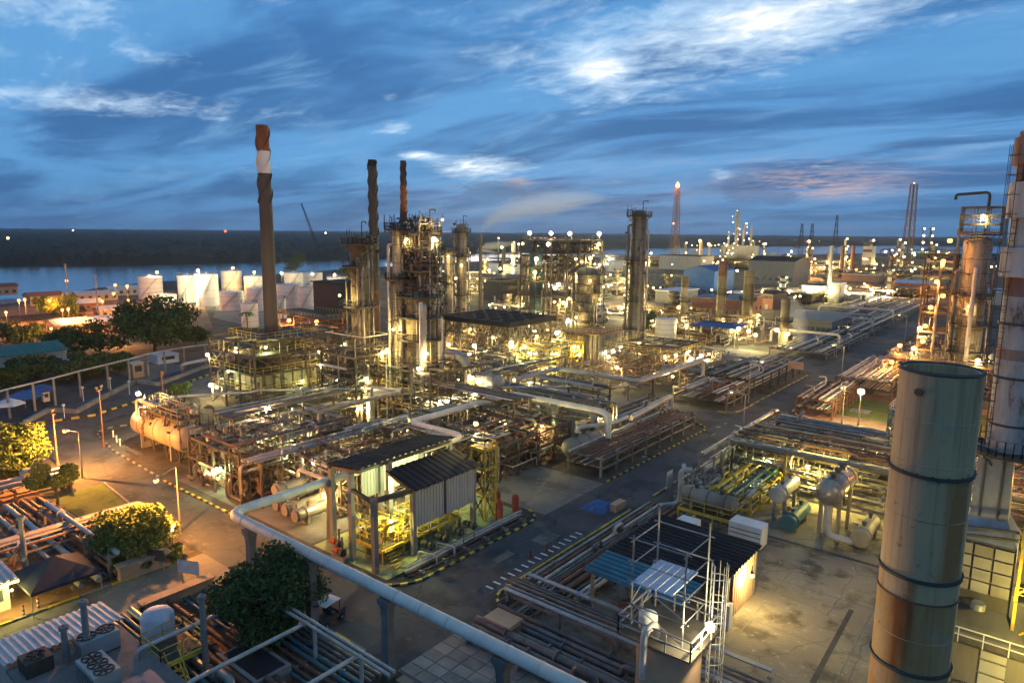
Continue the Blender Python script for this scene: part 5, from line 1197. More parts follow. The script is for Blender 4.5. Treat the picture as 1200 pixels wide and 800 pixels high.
pipe_rack('pipe bridge crossing behind the court with white and grey lines', -90, -52, 85.5, 89.5, 'x', [4.6, 6.2], span=6, postm='steel', pipem=('pipe_white', 'pipe_clad', 'pipe_grey', 'pipe_dark'), big=.2, seed=73)
pipe_rack('broad rack with silver lines between the wide column and the lane', -84, -60, 98.5, 102.5, 'x', [3.8, 5.4], span=6, postm='steel', pipem=('pipe_white', 'pipe_clad', 'pipe_grey', 'pipe_dark'), big=.2, seed=74)
pipeline('pale overhead pipe making a corner past the grey tower toward the canopy', [(-74, 93, 6), (-74, 106.5, 6), (-56.5, 106.5, 6), (-56.5, 134, 6), (-56.5, 134, 1)], .4, 'pipe_white', [(-74, 99, 5.6), (-66, 106.5, 5.6), (-56.5, 112, 5.6), (-56.5, 123, 5.6)], 'overhead_pipe', 'steel', .3, n=16)
pipeline('twin pale pipe stepping over the lane beside the pale overhead pipe', [(-70, 94, 4.6), (-70, 104, 4.6), (-60, 104, 4.6), (-60, 109, 4.6), (-60, 109, 1.5)], .25, 'pipe_clad', [(-70, 99, 4.3), (-63, 104, 4.3)], 'pipeline', 'steel', .2)
pipeline('fat pale line slanting up beside the rust-red rack', [(-50, 92, 3.6), (-50, 106, 4.6), (-50, 106, 2)], .45, 'pipe_white', [(-50, 96, 3.4), (-50, 103, 3.9)], 'pipeline', 'steel_pale', .25)
m1 = steel_frame('low crowded structure between the wide column and the fan cooler', -93, -76, 90, 112, [3.0, 5.6], 4, 4, 'process_structure', postm='steel', decks=[(3.0,)], rails=[(5.6,), (3.0,)], railm='yellow')
pipework(m1, -93, -76, 90, 112, .5, 7.4, 80, 163); small_bore(m1, -93, -76, 90, 112, .4, 7, 360, 164, 'steel')
for (x, y, z, c, p) in ((-77.5, 91, 4.5, 'warm', 2200), (-84, 89.6, 5.2, 'white', 3000), (-90, 98, 6.2, 'warm', 2200), (-76, 104, 5.2, 'green', 1800), (-80, 111, 4.5, 'warm', 2400), (-88, 112.5, 4.8, 'warm', 2000)): lamp(m1, (x, y, z), c, p, .26)
tree('small dark tree growing among the pipes behind the wide ringed column', -95.5, 92, 8, 2.6, leaf='leaf_dark', leaves=1500, size=.3, seed=21, lobes=10)
# tube-walled heater boxes and low shelters round the grey tower
def tube_box(label, x0, x1, y0, y1, h, n=14, lamps_=(), m='cladding_grey'):
    t = thing('tube_heater', label, 'heater', ((x0+x1)/2, (y0+y1)/2, 0))
    MB().box(x0+.3, x1-.3, y0+.3, y1-.3, .4, h).build('casing', 'steel', t, smooth=False)
    pm_ = MB().cyl(0, 0, 0, h-.3, .2, n=8).mesh('tube', m)
    for i in range(n):
        place('tube', pm_, (x1, y0+(y1-y0)*(i+.5)/n, .4), t); 
    for i in range(max(4, n//2)): place('tube', pm_, (x0+(x1-x0)*(i+.5)/max(4, n//2), y0, .4), t)
    MB().box(x0-.3, x1+.35, y0-.35, y1+.3, h+.003, h+.3).build('roof', 'steel_rust', t, smooth=False)
    MB().box(x0, x1, y0, y1, 0, .399).build('plinth', 'concrete', t, smooth=False)
    mb = MB(); railing(mb, [(x0, y0, h+.3), (x1, y0, h+.3), (x1, y1, h+.3), (x0, y1, h+.3)], 1.1, 1.6, .06, True); mb.build('railing', 'yellow', t)
    for l in lamps_: lamp(t, *l)
    return t
tube_box('tube-walled heater box with rows of vertical pale tubes before the cracking unit', -95, -85, 139, 150, 7.5, 16, [((-84.4, 141, 3.2), 'white', 1800, .22), ((-84.4, 145, 3.0), 'white', 1800, .22), ((-84.4, 149, 3.4), 'white', 1800, .22), ((-96, 138.4, 4), 'warm', 2000, .25)])
m2 = steel_frame('yellow-lit pump structure between the fan cooler and the tube-walled heater', -100, -88, 122, 137, [3.2, 6], 3, 3, 'process_structure', postm='yellow', decks=[(3.2,)], rails=[(3.2,), (6,)], railm='yellow')
pipework(m2, -100, -88, 121, 137, .5, 6.5, 45, 165, ('pipe_white', 'pipe_yellow', 'pipe_grey', 'pipe_teal')); small_bore(m2, -100, -88, 121, 137, .4, 6, 200, 166, 'pipe_clad')
for (x, y, z, c, p) in ((-92, 121, 5, 'green', 2200), (-88, 126, 4.5, 'yellow', 2400), (-96, 121, 4, 'green', 2200), (-88, 135, 5, 'warm', 2000)): lamp(m2, (x, y, z), c, p, .26)
# ---- catalytic cracking unit: the big lit structure
ux0, ux1, uy0, uy1 = -122, -106, 156, 174
cu = steel_frame('tall open cracking unit full of decks and lamps with a teal vessel inside', ux0, ux1, uy0, uy1, [5, 10, 14, 18, 22, 26, 29.5], 3, 3, 'cracking_unit', 'process unit', postm='steel', decks=[(14,), (18, ux0+8, ux1, uy0, uy1), (22, ux0, ux0+5, uy0, uy1), (26, ux0+7, ux1, uy0, uy1), (29.5,)], rails=[(10,), (14,), (18,), (22,), (26,), (29.5,)], railm='steel', pw=.4)
pipework(cu, ux0, ux1, uy0, uy1, 1, 30, 75, 167, rmax=.4, lens=(3, 12)); small_bore(cu, ux0, ux1, uy0, uy1, .5, 30, 420, 168, 'steel')
rr_ = random.Random(5)
for i in range(20):
    x = rr_.choice((ux1+.6, rr_.uniform(ux0, ux1))); y = uy0-.6 if x < ux1 else rr_.uniform(uy0, uy1)
    lamp(cu, (x, y, rr_.choice((4, 8.5, 12.6, 16.5, 20.5, 24.5, 28.4))), rr_.choice(('warm', 'warm', 'white')), 2600 if i % 2 else 0, .36)
for (x, y) in ((ux0+3, uy0), (ux0+9, uy0+2), (ux1, uy0+1), (ux1, uy1-2)): lamp(cu, (x, y, 31.4), 'white', 2500, .42)
column_vessel('teal vessel standing inside the open cracking unit', ux0+3.2, uy0+3.2, 9, 27.5, 2.0, 'pipe_teal', [], name='reactor_vessel', cat='vessel', skirt=False, pipes=2, lad=False, davit=False)
column_vessel('pale banded regenerator drum closely ringed with platforms beside the cracking unit', ux1+3.6, uy0+5, 2, 22.5, 3.4, 'column_pale', [5.5, 8, 10.5, 13, 15.5, 18, 20.5], name='regenerator', cat='vessel', pipes=3, lamps=[(-.5, 9, 'warm', 1500), (.6, 14, 'warm', 1500), (.1, 19, 'warm', 1500), (.9, 6, 'warm', 1500)])
column_vessel('thin pale column between the regenerator and the grey tower', ux1+9.5, uy0+2, 1, 13, .9, 'tank_white', [8], name='slender_column', pipes=1)
tree('dark tree behind the cracking unit among warm lamps', -100, 190, 9, 4.5, leaf='leaf_dark', leaves=1300, size=.5, seed=25)
# ---- block by the far lane: racks, canopy, four brown chimneys
pipe_rack('rack of rust-red pipes edged with white beams at the lane corner', -56.0, -45.6, 119.5, 131, 'y', [1.6, 3.0], span=4, postm='steel_pale', pipem=('pipe_rust', 'pipe_rust', 'pipe_white', 'pipe_grey'), big=.17, density=.9, seed=81)
pipe_rack('long pipe rack with silver top rails beside the kerb up to the far lane', -50.5, -45.4, 133, 163, 'y', [1.8, 3.6], span=5, postm='steel', pipem=('pipe_rust', 'galv', 'pipe_grey', 'pipe_white'), big=.2, seed=82, tray=2)
pipe_rack('pipe bed rack between the kerbside rack and the overhead pipe', -64, -54, 136, 160, 'y', [1.4, 2.8], span=6, postm='steel', big=.2, seed=83)
m3 = steel_frame('low process bay with warm lamps on the near side of the blue canopy', -84, -66, 140, 162, [2.8, 5], 4, 4, 'process_structure', postm='steel', decks=[(2.8, -84, -76, 140, 162)], rails=[(5,)], railm='yellow')
pipework(m3, -84, -60, 120, 164, .4, 5, 80, 171); small_bore(m3, -84, -60, 120, 164, .3, 4.4, 360, 172, 'pipe_rust')
for (x, y, z, c, p) in ((-66, 141, 4.8, 'warm', 2600), (-70, 122, 4.4, 'warm', 2400), (-80, 150, 4.8, 'warm', 2400), (-62, 150, 4.4, 'warm', 2000), (-56, 118.8, 5, 'warm', 2000), (-78, 132, 4.2, 'warm', 2600)): lamp(m3, (x, y, z), c, p, .3)
x, y = G(840, 402); cn = thing('open_canopy', 'pale blue open-sided canopy roof with a bright floodlight at its corner', 'canopy', (x, y, 0))
mb = MB(); corrugated(mb, (x-7, y-5, 5.3), (x+7.5, y-5, 5.3), (x-7, y+5, 5.8), .9, .07); mb.build('roof', 'tarp_blue', cn, smooth=False)
for sx in (-6.5, 0, 7):
    for sy in (-4.6, 4.6): MB().bar((x+sx, y+sy, 0), (x+sx, y+sy, 5.25), .18).build('post', 'steel_pale', cn)
lamp(cn, (x+8.2, y-5.4, 5.6), 'white', 3800, .6)
pipework(cn, x-6, x+7, y-4, y+4, .4, 3, 18, 173)
for (px, py, pt, r, lab) in [(843, 390, 306, 1.5, 'tall brown chimney with ringed shaft behind the blue canopy'), (874, 392, 317, 1.75, 'thicker tan chimney rising beside the brick hall'), (800, 388, 324, 1.25, 'pale short chimney before the blue hall'), (917, 408, 350, 1.3, 'slim chimney wreathed in steam at the edge of the pipe yard')]:
    x, y = G(px, py); zt = ZR(x, y, pt); ch = stack(lab, x, y, 0, zt, r, r*.92, [(0, .8, 'column' if px != 800 else 'column_pale'), (.8, 1, 'column' if px != 843 else 'steel_rust')], flange=[zt*.35, zt*.62, zt*.9])
    ring_platform(ch, x, y, zt*.55, r, r+.9); lamp(ch, (x+1.8, y-2, 4.5), 'warm', 3000, .4)
m4 = steel_frame('long low heater row with many warm lamps at the feet of the brown chimneys', -104, -74, 196, 216, [3, 6], 6, 3, 'process_structure', postm='steel', decks=[(3,)], rails=[(6,)], railm='yellow')
pipework(m4, -104, -66, 190, 216, .5, 6.5, 60, 175, lens=(3, 12)); small_bore(m4, -104, -66, 190, 216, .4, 6, 200, 176, 'pipe_rust')
for (x, y, z, c, p) in ((-100, 195, 4.5, 'warm', 4000), (-94, 194, 5, 'white', 4000), (-88, 195, 4, 'warm', 4000), (-72, 200, 5, 'warm', 3500), (-68, 192, 4.6, 'green', 3000), (-64, 186, 4.6, 'warm', 3500), (-98, 210, 7.6, 'warm', 3500), (-62, 197, 5, 'warm', 3500)): lamp(m4, (x, y, z), c, p, .42)
storage_tank('small pale tank at the feet of the brown chimneys', -93, 191, 3.2, 6, stair=False)
# near part of the far yard: pipes lying in rows beyond the far lane
for i, (y0, y1, x0, x1) in enumerate([(186, 232, -60, -45.5), (236, 300, -66, -46), (306, 380, -75, -47)]):
    pipe_rack(('open rack of dull pipes beside the steaming chimney', 'long grey pipe yard beyond the steaming chimney', 'far grey pipe yard at the end of the main road')[i], x0, x1, y0, y1, 'y', [1.6], span=8, postm='concrete', pipem=('pipe_grey', 'pipe_white', 'pipe_rust', 'pipe_clad'), big=.35, density=.6, seed=90+i)
for i, (x0, x1, y) in enumerate([(-66, -47, 205), (-70, -48, 250), (-76, -50, 262), (-74, -48, 285)]):
    pipeline('white portal of pipe stepping over the far pipe yard', [(x0, y, .5), (x0, y, 4.2), (x1, y, 4.2), (x1, y, .5)], .4, 'pipe_white', name='pipe_portal', cat='pipe', group='white pipe portals over the far yard')
# ================================================================== east side of the main road
pipe_rack('dark piped rack with a row of uprights facing the orange-lit side road', -35.2, -29.0, 125.5, 143, 'y', [1.6, 3.2], span=2.4, postm='steel_rust', pipem=('pipe_grey', 'pipe_white', 'pipe_clad', 'pipe_dark'), big=.22, density=.95, seed=91)
pipe_rack('rack of parallel silver pipes beyond the floodlit lawn', -34, -24, 148, 176, 'y', [2.0, 3.6], span=5, postm='pipe_dark', pipem=('galv', 'pipe_white', 'pipe_clad'), big=.28, density=.95, seed=92)
pipe_rack('second stretch of silver pipes running up the road past the lawn', -34, -26, 180, 240, 'y', [1.8], span=8, postm='steel', pipem=('pipe_white', 'pipe_grey', 'pipe_clad'), big=.3, density=.8, seed=93)
flood_mast('floodlight mast glaring over the small lawn', -24.6, 124.6, 5.9, 'green', 6500, heads=1, bulb=.6, polem='galv')
for i, (px, py, w) in enumerate([(1035, 462, 3.4), (1008, 482, 3.2)]):
    x, y = G(px, py); o = MB().box(x-w/2, x+w/2, y-1.4, y+1.4, .035, .16).build('concrete_pad', 'concrete'); tag(o, ('pale concrete pad at the far edge of the lawn', 'pale concrete pad at the near edge of the lawn')[i], 'concrete pad')
for (px, py) in ((1044, 452), (1052, 452)):
    x, y = G(px, py); o = MB().box(x-.5, x+.5, y-.5, y+.5, .03, 1.7).box(x-.55, x+.55, y-.55, y+.55, 1.70, 1.8).build('waste_bin', 'steel_dark'); tag(o, 'dark upright bin on the lawn edge', 'bin', 'dark bins by the lawn')
x, y = G(931, 448); sg = thing('road_sign', 'pale rectangular road sign over the junction on a thin post', 'sign', (x, y, 0)); MB().bar((x, y, 0), (x, y, 3.0), .1).build('post', 'galv', sg); MB().box(x-1.6, x+1.6, y-.05, y+.05, 3.0, 4.6).build('panel', 'brick_tan', sg)
# the exchanger unit beside the yard
u1 = steel_frame('wide brown overhead pipe bridge framing the exchanger unit beside the yard', -31.0, 2, 84.5, 96, [3.0, 5.4], 5, 2, 'pipe_bridge', 'pipe rack', postm='steel', brace=True, decks=[], rails=[], pw=.3)
rr_ = random.Random(12)
for z in (3.0, 5.4):
    y = 85.0
    while y < 95.6:
        r = rr_.choice((.07, .09, .12, .18)); MB().pipe([(-31.5-rr_.uniform(0, 1), y+r, z+r), (2.5, y+r, z+r)], r, 8).build('pipe', rr_.choice(RACKM), u1); y += 2*r+rr_.uniform(.5, 1.5)
MB().box(-31.2, 2.2, 83.9, 84.4, 5.45, 5.85).build('cable_tray', 'steel_pale', u1)
pipework(u1, -31, 2, 80, 100, .4, 5.2, 60, 181); small_bore(u1, -31, 2, 82, 100, .3, 5, 260, 182, 'pipe_clad')
lamp(u1, (-21.6, 84.0, 4.4), 'yellow', 2000, .32); lamp(u1, (-18.0, 84.0, 4.6), 'yellow', 2000, .32); lamp(u1, (-10, 84, 3.6), 'yellow', 1500, .24); lamp(u1, (-27, 86, 3.4), 'green', 1300, .22); lamp(u1, (-4, 88, 4), 'warm', 1800, .25); lamp(u1, (-14, 97, 4.2), 'warm', 1800, .25)
pipe_rack('pale kerbside rack carrying a fat white line along the main road', -33.6, -31.6, 80, 108, 'y', [2.6, 4.4], span=5, postm='steel_pale', pipem=('pipe_white', 'pipe_white', 'pipe_clad'), big=.3, seed=95)
pipe_rack('brown pipe rack at the back of the exchanger unit next to the red verge', -30, 3, 99, 104.5, 'x', [3.4, 5.0], span=6, postm='steel', big=.22, seed=96)
gf = steel_frame('greenish scaffolded frame with a white ladder head on the red verge', -17, -10.5, 104.8, 109.5, [2.8, 5.6, 7.6], 2, 2, 'scaffold_platform', 'scaffold', postm='pipe_teal', decks=[(5.6,)], rails=[(7.6,)], railm='white_paint', pw=.16)
pipework(gf, -17, -10.5, 104.8, 109.5, .5, 7, 26, 183, ('pipe_teal', 'pipe_grey', 'pipe_white'), .05, .12); lamp(gf, (-13, 104.2, 4), 'yellow', 1300, .22)
drum('large pinkish silver pressure vessel raised on thick white legs in the exchanger unit', -16.6, 76.5, 5.6, 8.0, 1.3, 'y', 'pipe_clad', 'pressure_vessel', legm='column_pale', nozzles=3)
pipeline('fat white pipe curling down from the raised pressure vessel to the exchanger', [(-16.6, 73.6, 4.4), (-16.6, 73.6, .9), (-13.9, 73.6, .9), (-13.9, 74.5, 1.2)], .38, 'pipe_white', name='transfer_line', cat='pipe', n=14, bend=1.1)
for (x, y, z, m, lab) in [(-13.4, 76.5, 1.5, 'column_pale', 'pale exchanger with ringed end beneath the raised pressure vessel'), (-9.6, 78.5, 2.0, 'pipe_white', 'white exchanger with flanged end at the outer side of the pressure vessel'), (-22.2, 77.8, 3.4, 'pipe_white', 'white exchanger raised between the two yellow lamps'), (-20.4, 76.2, 1.2, 'pipe_teal', 'green exchanger low on the slab below the raised white one'), (-6.0, 79.5, 1.6, 'pipe_clad', 'silver exchanger at the far outer side of the unit')]:
    drum(lab, x, y, z, 6.4, .78, 'y', m, 'heat_exchanger', 'exchanger', channel=True)
pipe_rack('yellow-lit low pipes on short posts in the exchanger unit', -29.5, -24.8, 74, 84, 'y', [1.2, 2.8], span=3.4, postm='yellow', pipem=('pipe_white', 'pipe_yellow', 'pipe_grey', 'pipe_teal'), big=.2, seed=97)
v1_ = thing('valve_station', 'cluster of white valves and bends standing by the kerb of the main road', 'valves', (-32, 79, 0)); pipework(v1_, -34.2, -30.6, 74, 80.5, .2, 2.6, 16, 184, ('pipe_white', 'pipe_grey'), .1, .26); small_bore(v1_, -34, -30.6, 74, 80.5, .2, 2.2, 40, 185, 'pipe_white')
drum('long low grey drum on a yellow frame beside the corrugated shed', -28.0, 70.0, 3.0, 6.4, .95, 'x', 'column_grey', saddleh=.3)
steel_frame('yellow support frame carrying the low grey drum', -31, -25, 68.8, 71.2, [1.7], 3, 1, 'drum_support', postm='yellow', pw=.16, decks=[(1.7,)], rails=[(1.7,)], brace=False)
unit_box('pale boxy cabinet standing between the low grey drum and the shed', -24.6, -21.2, 67.2, 69.2, 0.05, 2.4, 'white_paint', name='cabinet'); unit_box('small white cabinet against the shed eave', -28.4, -26.4, 62.8, 64.2, .05, 3.0, 'white_paint', name='cabinet')
pipeline('white bent pipe with a tall elbow by the kerb', [(-34.2, 70.4, .4), (-32.6, 72.6, .4), (-32.6, 72.6, 4.6), (-31.6, 73.4, 4.6)], .3, 'pipe_white', name='pipe_loop', cat='pipe')
sign('pale upright board at the kerb of the main road', -35.4, 75.6, 1.5, 2.2, .8, 'cladding', R(90))
x, y = G(800, 568); sg = thing('round_sign', 'round sign on a thin post at the main road kerb', 'sign', (x, y, 0)); MB().bar((x, y, 0), (x, y, 2.4), .07).build('post', 'galv', sg); MB().lathe_axis((x, y, 2.6), (.6, -.8, 0), [(0, .3), (.04, .3)], 16).build('disc', 'white_paint', sg)
pb = thing('blue_tarpaulin', 'blue and brown tarpaulin draped over a stack on the main road', 'tarpaulin', (-39.6, 66.5, 0))
mb = MB(); 
rr_ = random.Random(4); gx = [[(-41.4+3.0*i/5, 64.6+3.4*j/5, .05 if i in (0, 5) or j in (0, 5) else .55+rr_.uniform(-.2, .2)) for j in range(6)] for i in range(6)]
for i in range(5):
    for j in range(5): mb.quad(gx[i][j], gx[i+1][j], gx[i+1][j+1], gx[i][j+1])
mb.build('cover', 'tarp_blue', pb); MB().box(-38.3, -37.4, 66.2, 68.4, .02, .9).build('crate', 'brick_tan', pb)
# corrugated shed and its pipe beds
sd = thing('corrugated_shed', 'open shed with a wide dark corrugated roof and a teal front strip', 'shed', (-23.5, 53, 0))
mb = MB(); corrugated(mb, (-28.4, 49.0, 4.75), (-28.4, 58.9, 4.75), (-18.4, 49.0, 4.55), .62, .13); mb.build('roof', 'roof_dark', sd, smooth=False)
mb = MB(); corrugated(mb, (-28.4, 45.2, 4.45), (-28.4, 48.98, 4.72), (-19.6, 45.2, 4.3), .62, .13); mb.build('roof_strip', 'roof_teal', sd, smooth=False)
for x in (-28, -23.4, -18.8):
    for y in (46.0, 52, 58.4): MB().box(x-.12, x+.12, y-.12, y+.12, 0, 4.3).build('post', 'steel_pale', sd)
mb = MB(); corrugated(mb, (-18.8, 53.2, 4.3), (-18.8, 58.4, 4.3), (-18.8, 53.2, .1), .5, .06); mb.build('cladding_wall', 'brick_tan', sd, smooth=False)
mb = MB(); corrugated(mb, (-28, 58.5, 4.4), (-18.8, 58.5, 4.3), (-28, 58.5, .1), .5, .06); mb.build('cladding_wall', 'cladding', sd, smooth=False)
lamp(sd, (-17.9, 55.0, 3.5), 'warm', 1500, .22); MB().box(-19.1, -18.3, 51.4, 52.2, .02, 2.1).build('locker', 'white_paint', sd)
for (x, y) in ((-26.2, 48.5), (-24.0, 49.5), (-21.5, 48.5)): pump('brick-red pump on the shed floor under the teal strip', x, y, 'pumps under the teal roof strip', 'brick', 'y', .02)
lamp(sd, (-24, 50, 3.6), 'warm', 90, .1)
pipe_bed('bundle of grey and rusty pipes along the kerb beside the corrugated shed', -35.4, -29.4, 47.5, 69.5, .45, 52, ('pipe_grey', 'pipe_rust', 'pipe_white', 'pipe_clad', 'pipe_grey'), axis='y', rr=(.1, .13, .18, .24), gap=(.06, .3), sleepers=4)
pipe_bed('bundle of fat dark pipes lying across the yard below the shed', -33.5, -8, 36.4, 42.2, .4, 53, ('pipe_dark', 'pipe_grey', 'pipe_dark', 'pipe_grey'), rr=(.22, .3, .36), gap=(.1, .35))
pipe_rack('low white-edged trestle with grey trays crossing before the shed', -34.5, -13, 42.8, 45.2, 'x', [1.5], span=5.5, postm='steel_pale', pipem=('pipe_clad', 'pipe_white', 'pipe_grey'), big=.24, seed=98, tray=2)
pipe_bed('short bundle of bent pipes in the striped kerb corner', -35.2, -31.6, 42.6, 46.8, .3, 54, ('pipe_white', 'pipe_dark', 'pipe_grey'), axis='y', rr=(.1, .14), gap=(.05, .2), sleepers=2)
o = MB().box(-33.4, -31.0, 38.6, 40.2, .01, 1.25).box(-33.5, -30.9, 38.5, 40.3, 1.251, 1.4).build('brick_plinth', 'brick_tan'); tag(o, 'pinkish block plinth at the striped kerb corner', 'plinth')
o = MB().box(-31.0, -24.5, 37.2, 37.5, .01, .9).box(-31.0, -30.7, 37.5, 40.0, .01, .9).build('low_wall', 'brick'); tag(o, 'low reddish wall round the pit by the paving slabs', 'wall')
for (px, py) in ((622, 652), (640, 645)):
    x, y = G(px, py); o = MB().cyl(x, y, .012, .05, .25, n=12).lathe(x, y, [(.05, .17), (.8, .04)], 12).build('traffic_cone', 'red_paint'); tag(o, 'red traffic cone on the parking marks', 'cone', 'traffic cones on the parking marks')
# clad column with scaffold and hooped ladder, yellow lamp
SX, SY = -15.6, 34.3
sc_ = thing('clad_vessel', 'upright clad vessel with a railed square platform and glaring yellow lamp', 'vessel', (SX, SY, 0))
MB().lathe(SX, SY, [(0, 1.85), (8.9, 1.85), (9.1, 1.6), (9.2, .3)], 32).build('shell', 'brick_tan', sc_)
mb = MB()
for a in range(0, 360, 15): mb.bar((SX+1.81*math.cos(R(a)), SY+1.81*math.sin(R(a)), .1), (SX+1.81*math.cos(R(a)), SY+1.81*math.sin(R(a)), 8.9), .05)
mb.build('cladding_seam', 'steel_pale', sc_)
d_ = MB().box(SX-2.2, SX+2.2, SY-2.1, SY+2.1, 9.22, 9.3).build('platform', 'grating', sc_)
mb = MB(); railing(mb, [(SX-2.2, SY-2.1, 9.3), (SX+2.2, SY-2.1, 9.3), (SX+2.2, SY+2.1, 9.3), (SX-2.2, SY+2.1, 9.3)], 1.15, 1.5, .07, True); mb.build('railing', 'galv', d_)
MB().lathe(SX-1.2, SY-.4, [(9.31, .55), (10.1, .55), (10.25, .3)], 14).build('hatch', 'white_paint', sc_); MB().pipe([(SX-.3, SY-2.6, 7.6), (SX-.3, SY-2.6, 10.4), (SX-.2, SY-1.4, 10.4), (SX-.2, SY-1.2, 9.5)], .2, 10).build('pipe', 'pipe_white', sc_)
mb = MB(); ladder(mb, SX+1.9, SY+1.2, .2, 13.6, .8, .6, .55, True, .06); mb.build('ladder', 'galv', sc_)
lamp(sc_, (SX+2.75, SY-1.0, 11.1), 'white', 1500, .3, False)
sf = thing('scaffold_tower', 'white tube scaffold tower with a boarded lift above the clad vessel', 'scaffold', (SX, SY, 9.3))
qx, qy = (SX-1.9, SX+1.3), (SY-1.2, SY+1.9)
for x in qx:
    for y in qy: MB().sweep([(x, y, 9.3), (x, y, 15.6 if y > SY else 15.0)], .05, 6).build('standard', 'galv', sf)
for z in (10.8, 12.2, 13.4, 14.8):
    for y in qy: MB().sweep([(qx[0]-.3, y, z), (qx[1]+.3, y, z)], .036, 6).build('ledger', 'galv', sf)
    for x in qx: MB().sweep([(x, qy[0]-.3, z-.08), (x, qy[1]+.3, z-.08)], .036, 6).build('ledger', 'galv', sf)
for z in (9.5, 11.0): MB().sweep([(qx[0], qy[0], z), (qx[0], qy[1], z+1.5)], .036, 6).build('brace', 'galv', sf); MB().sweep([(qx[0], qy[0], z+1.4), (qx[1], qy[0], z)], .036, 6).build('brace', 'galv', sf)
for i in range(5): MB().box(qx[0]+.1+i*.5, qx[0]+.55+i*.5, qy[0]-.2, qy[1]+.2, 12.26, 12.32).build('board', 'tarp_white', sf)
pipe_bed('pale pipes lying at the foot of the clad vessel across the yard', -12, -4, 40.5, 43.5, .3, 55, ('pipe_white', 'pipe_grey', 'concrete'), rr=(.12, .2, .26), gap=(.2, .5))
yb = thing('steel_trestle', 'yellow steel trestle frames lying in the corner of the yard', 'trestle', (-8.5, 44, 0))
for i in range(4): MB().pipe([(-10.5+i*1.2, 42.5, .1), (-9.9+i*1.2, 43.6, 1.5), (-9.3+i*1.2, 44.8, .1)], .06, 6).build('frame', 'yellow', yb)
MB().bar((-10, 43.6, 1.5), (-6.2, 43.6, 1.5), .09).build('rail', 'yellow', yb)
# fat rusty stack
KX, KY = -3.75, 34.6
zt = ZR(KX, KY, 433); rk = 1.6
def streaky(name, c1, c2, c3):
    m = mat(name, c1, c2, .55, .78, 0, 1.0, .09, .12, 8, c3=c3, spec=.1, vary=.05)
    t = m.node_tree; L_ = t.links; p = [q for q in t.nodes if q.type == 'BSDF_PRINCIPLED'][0]; src = p.inputs['Base Color'].links[0].from_socket
    tcn = [q for q in t.nodes if q.type == 'TEX_COORD'][0]
    for sc, lo, hi, colr, k in (((3.2, 3.2, .10), .52, .72, (.17, .10, .055), .55), ((1.1, 1.1, .8), .55, .72, (.33, .30, .235), .5), ((9, 9, .35), .60, .74, (.30, .12, .045), .5), ((2.2, 2.2, 2.2), .62, .7, (.12, .085, .06), .6)):
        mp = t.nodes.new('ShaderNodeMapping'); mp.inputs['Scale'].default_value = sc; L_.new(tcn.outputs['Object'], mp.inputs[0])
        nz = t.nodes.new('ShaderNodeTexNoise'); nz.inputs['Scale'].default_value = 1; nz.inputs['Detail'].default_value = 6; nz.inputs['Roughness'].default_value = .65; L_.new(mp.outputs[0], nz.inputs['Vector'])
        mr = t.nodes.new('ShaderNodeMapRange'); mr.inputs[1].default_value = lo; mr.inputs[2].default_value = hi; mr.inputs[4].default_value = k; L_.new(nz.outputs['Fac'], mr.inputs[0])
        mx = t.nodes.new('ShaderNodeMix'); mx.data_type = 'RGBA'; L_.new(mr.outputs[0], mx.inputs[0]); L_.new(src, mx.inputs[6]); mx.inputs[7].default_value = (*colr, 1); src = mx.outputs[2]
    L_.new(src, p.inputs['Base Color']); return m
streaky('stack_shell', (.60, .43, .24), (.40, .19, .07), (.52, .34, .18)); streaky('stack_shell_rusty', (.50, .32, .15), (.27, .09, .03), (.39, .19, .07))
fl = [ZR(KX, KY, r) for r in (548, 664, 768)]
st_ = stack('fat rust-streaked tan stack with bolted flange rings', KX, KY, 0, zt, rk, rk, [(0, (fl[2]-0)/zt, 'stack_shell_rusty'), (fl[2]/zt, (fl[1]-1.0)/zt, 'stack_shell_rusty'), ((fl[1]-1.0)/zt, fl[1]/zt, 'stack_shell'), (fl[1]/zt, fl[0]/zt, 'stack_shell'), (fl[0]/zt, 1, 'stack_shell')], n=48, flange=fl, name='rusty_stack')
MB().lathe(KX, KY, [(fl[1]-1.05, rk+.004), (fl[1]-1.05, rk+.05), (fl[1]-.98, rk+.05), (fl[1]-.98, rk+.004)], 48, False).build('weld_seam', 'steel_rust', st_)
for zs_ in (zt-2.1, zt-4.0, fl[0]-2.0, fl[1]-2.9, fl[2]-2.0): MB().lathe(KX, KY, [(zs_, rk+.002), (zs_+.01, rk+.014), (zs_+.04, rk+.014), (zs_+.05, rk+.002)], 48, False).build('weld_seam', 'stack_shell', st_)
an = math.atan2(-KY, -KX)-.9; MB().lathe_axis((KX+rk*.96*math.cos(an+.45), KY+rk*.96*math.sin(an+.45), zt-.8), (math.cos(an+.45), math.sin(an+.45), 0), [(0, .12), (.14, .12), (.14, .17), (.2, .17)], 12).build('nozzle', 'steel_rust', st_)
MB().torus(KX, KY, zt, rk-.03, .09, 48).build('rim', 'steel_dark', st_)
for k in range(18): a = k*2*math.pi/18; MB().cbox((KX+(rk+.10)*math.cos(a), KY+(rk+.10)*math.sin(a), fl[0]+.11), .06, .06, .06).build('bolt', 'steel_rust', st_)
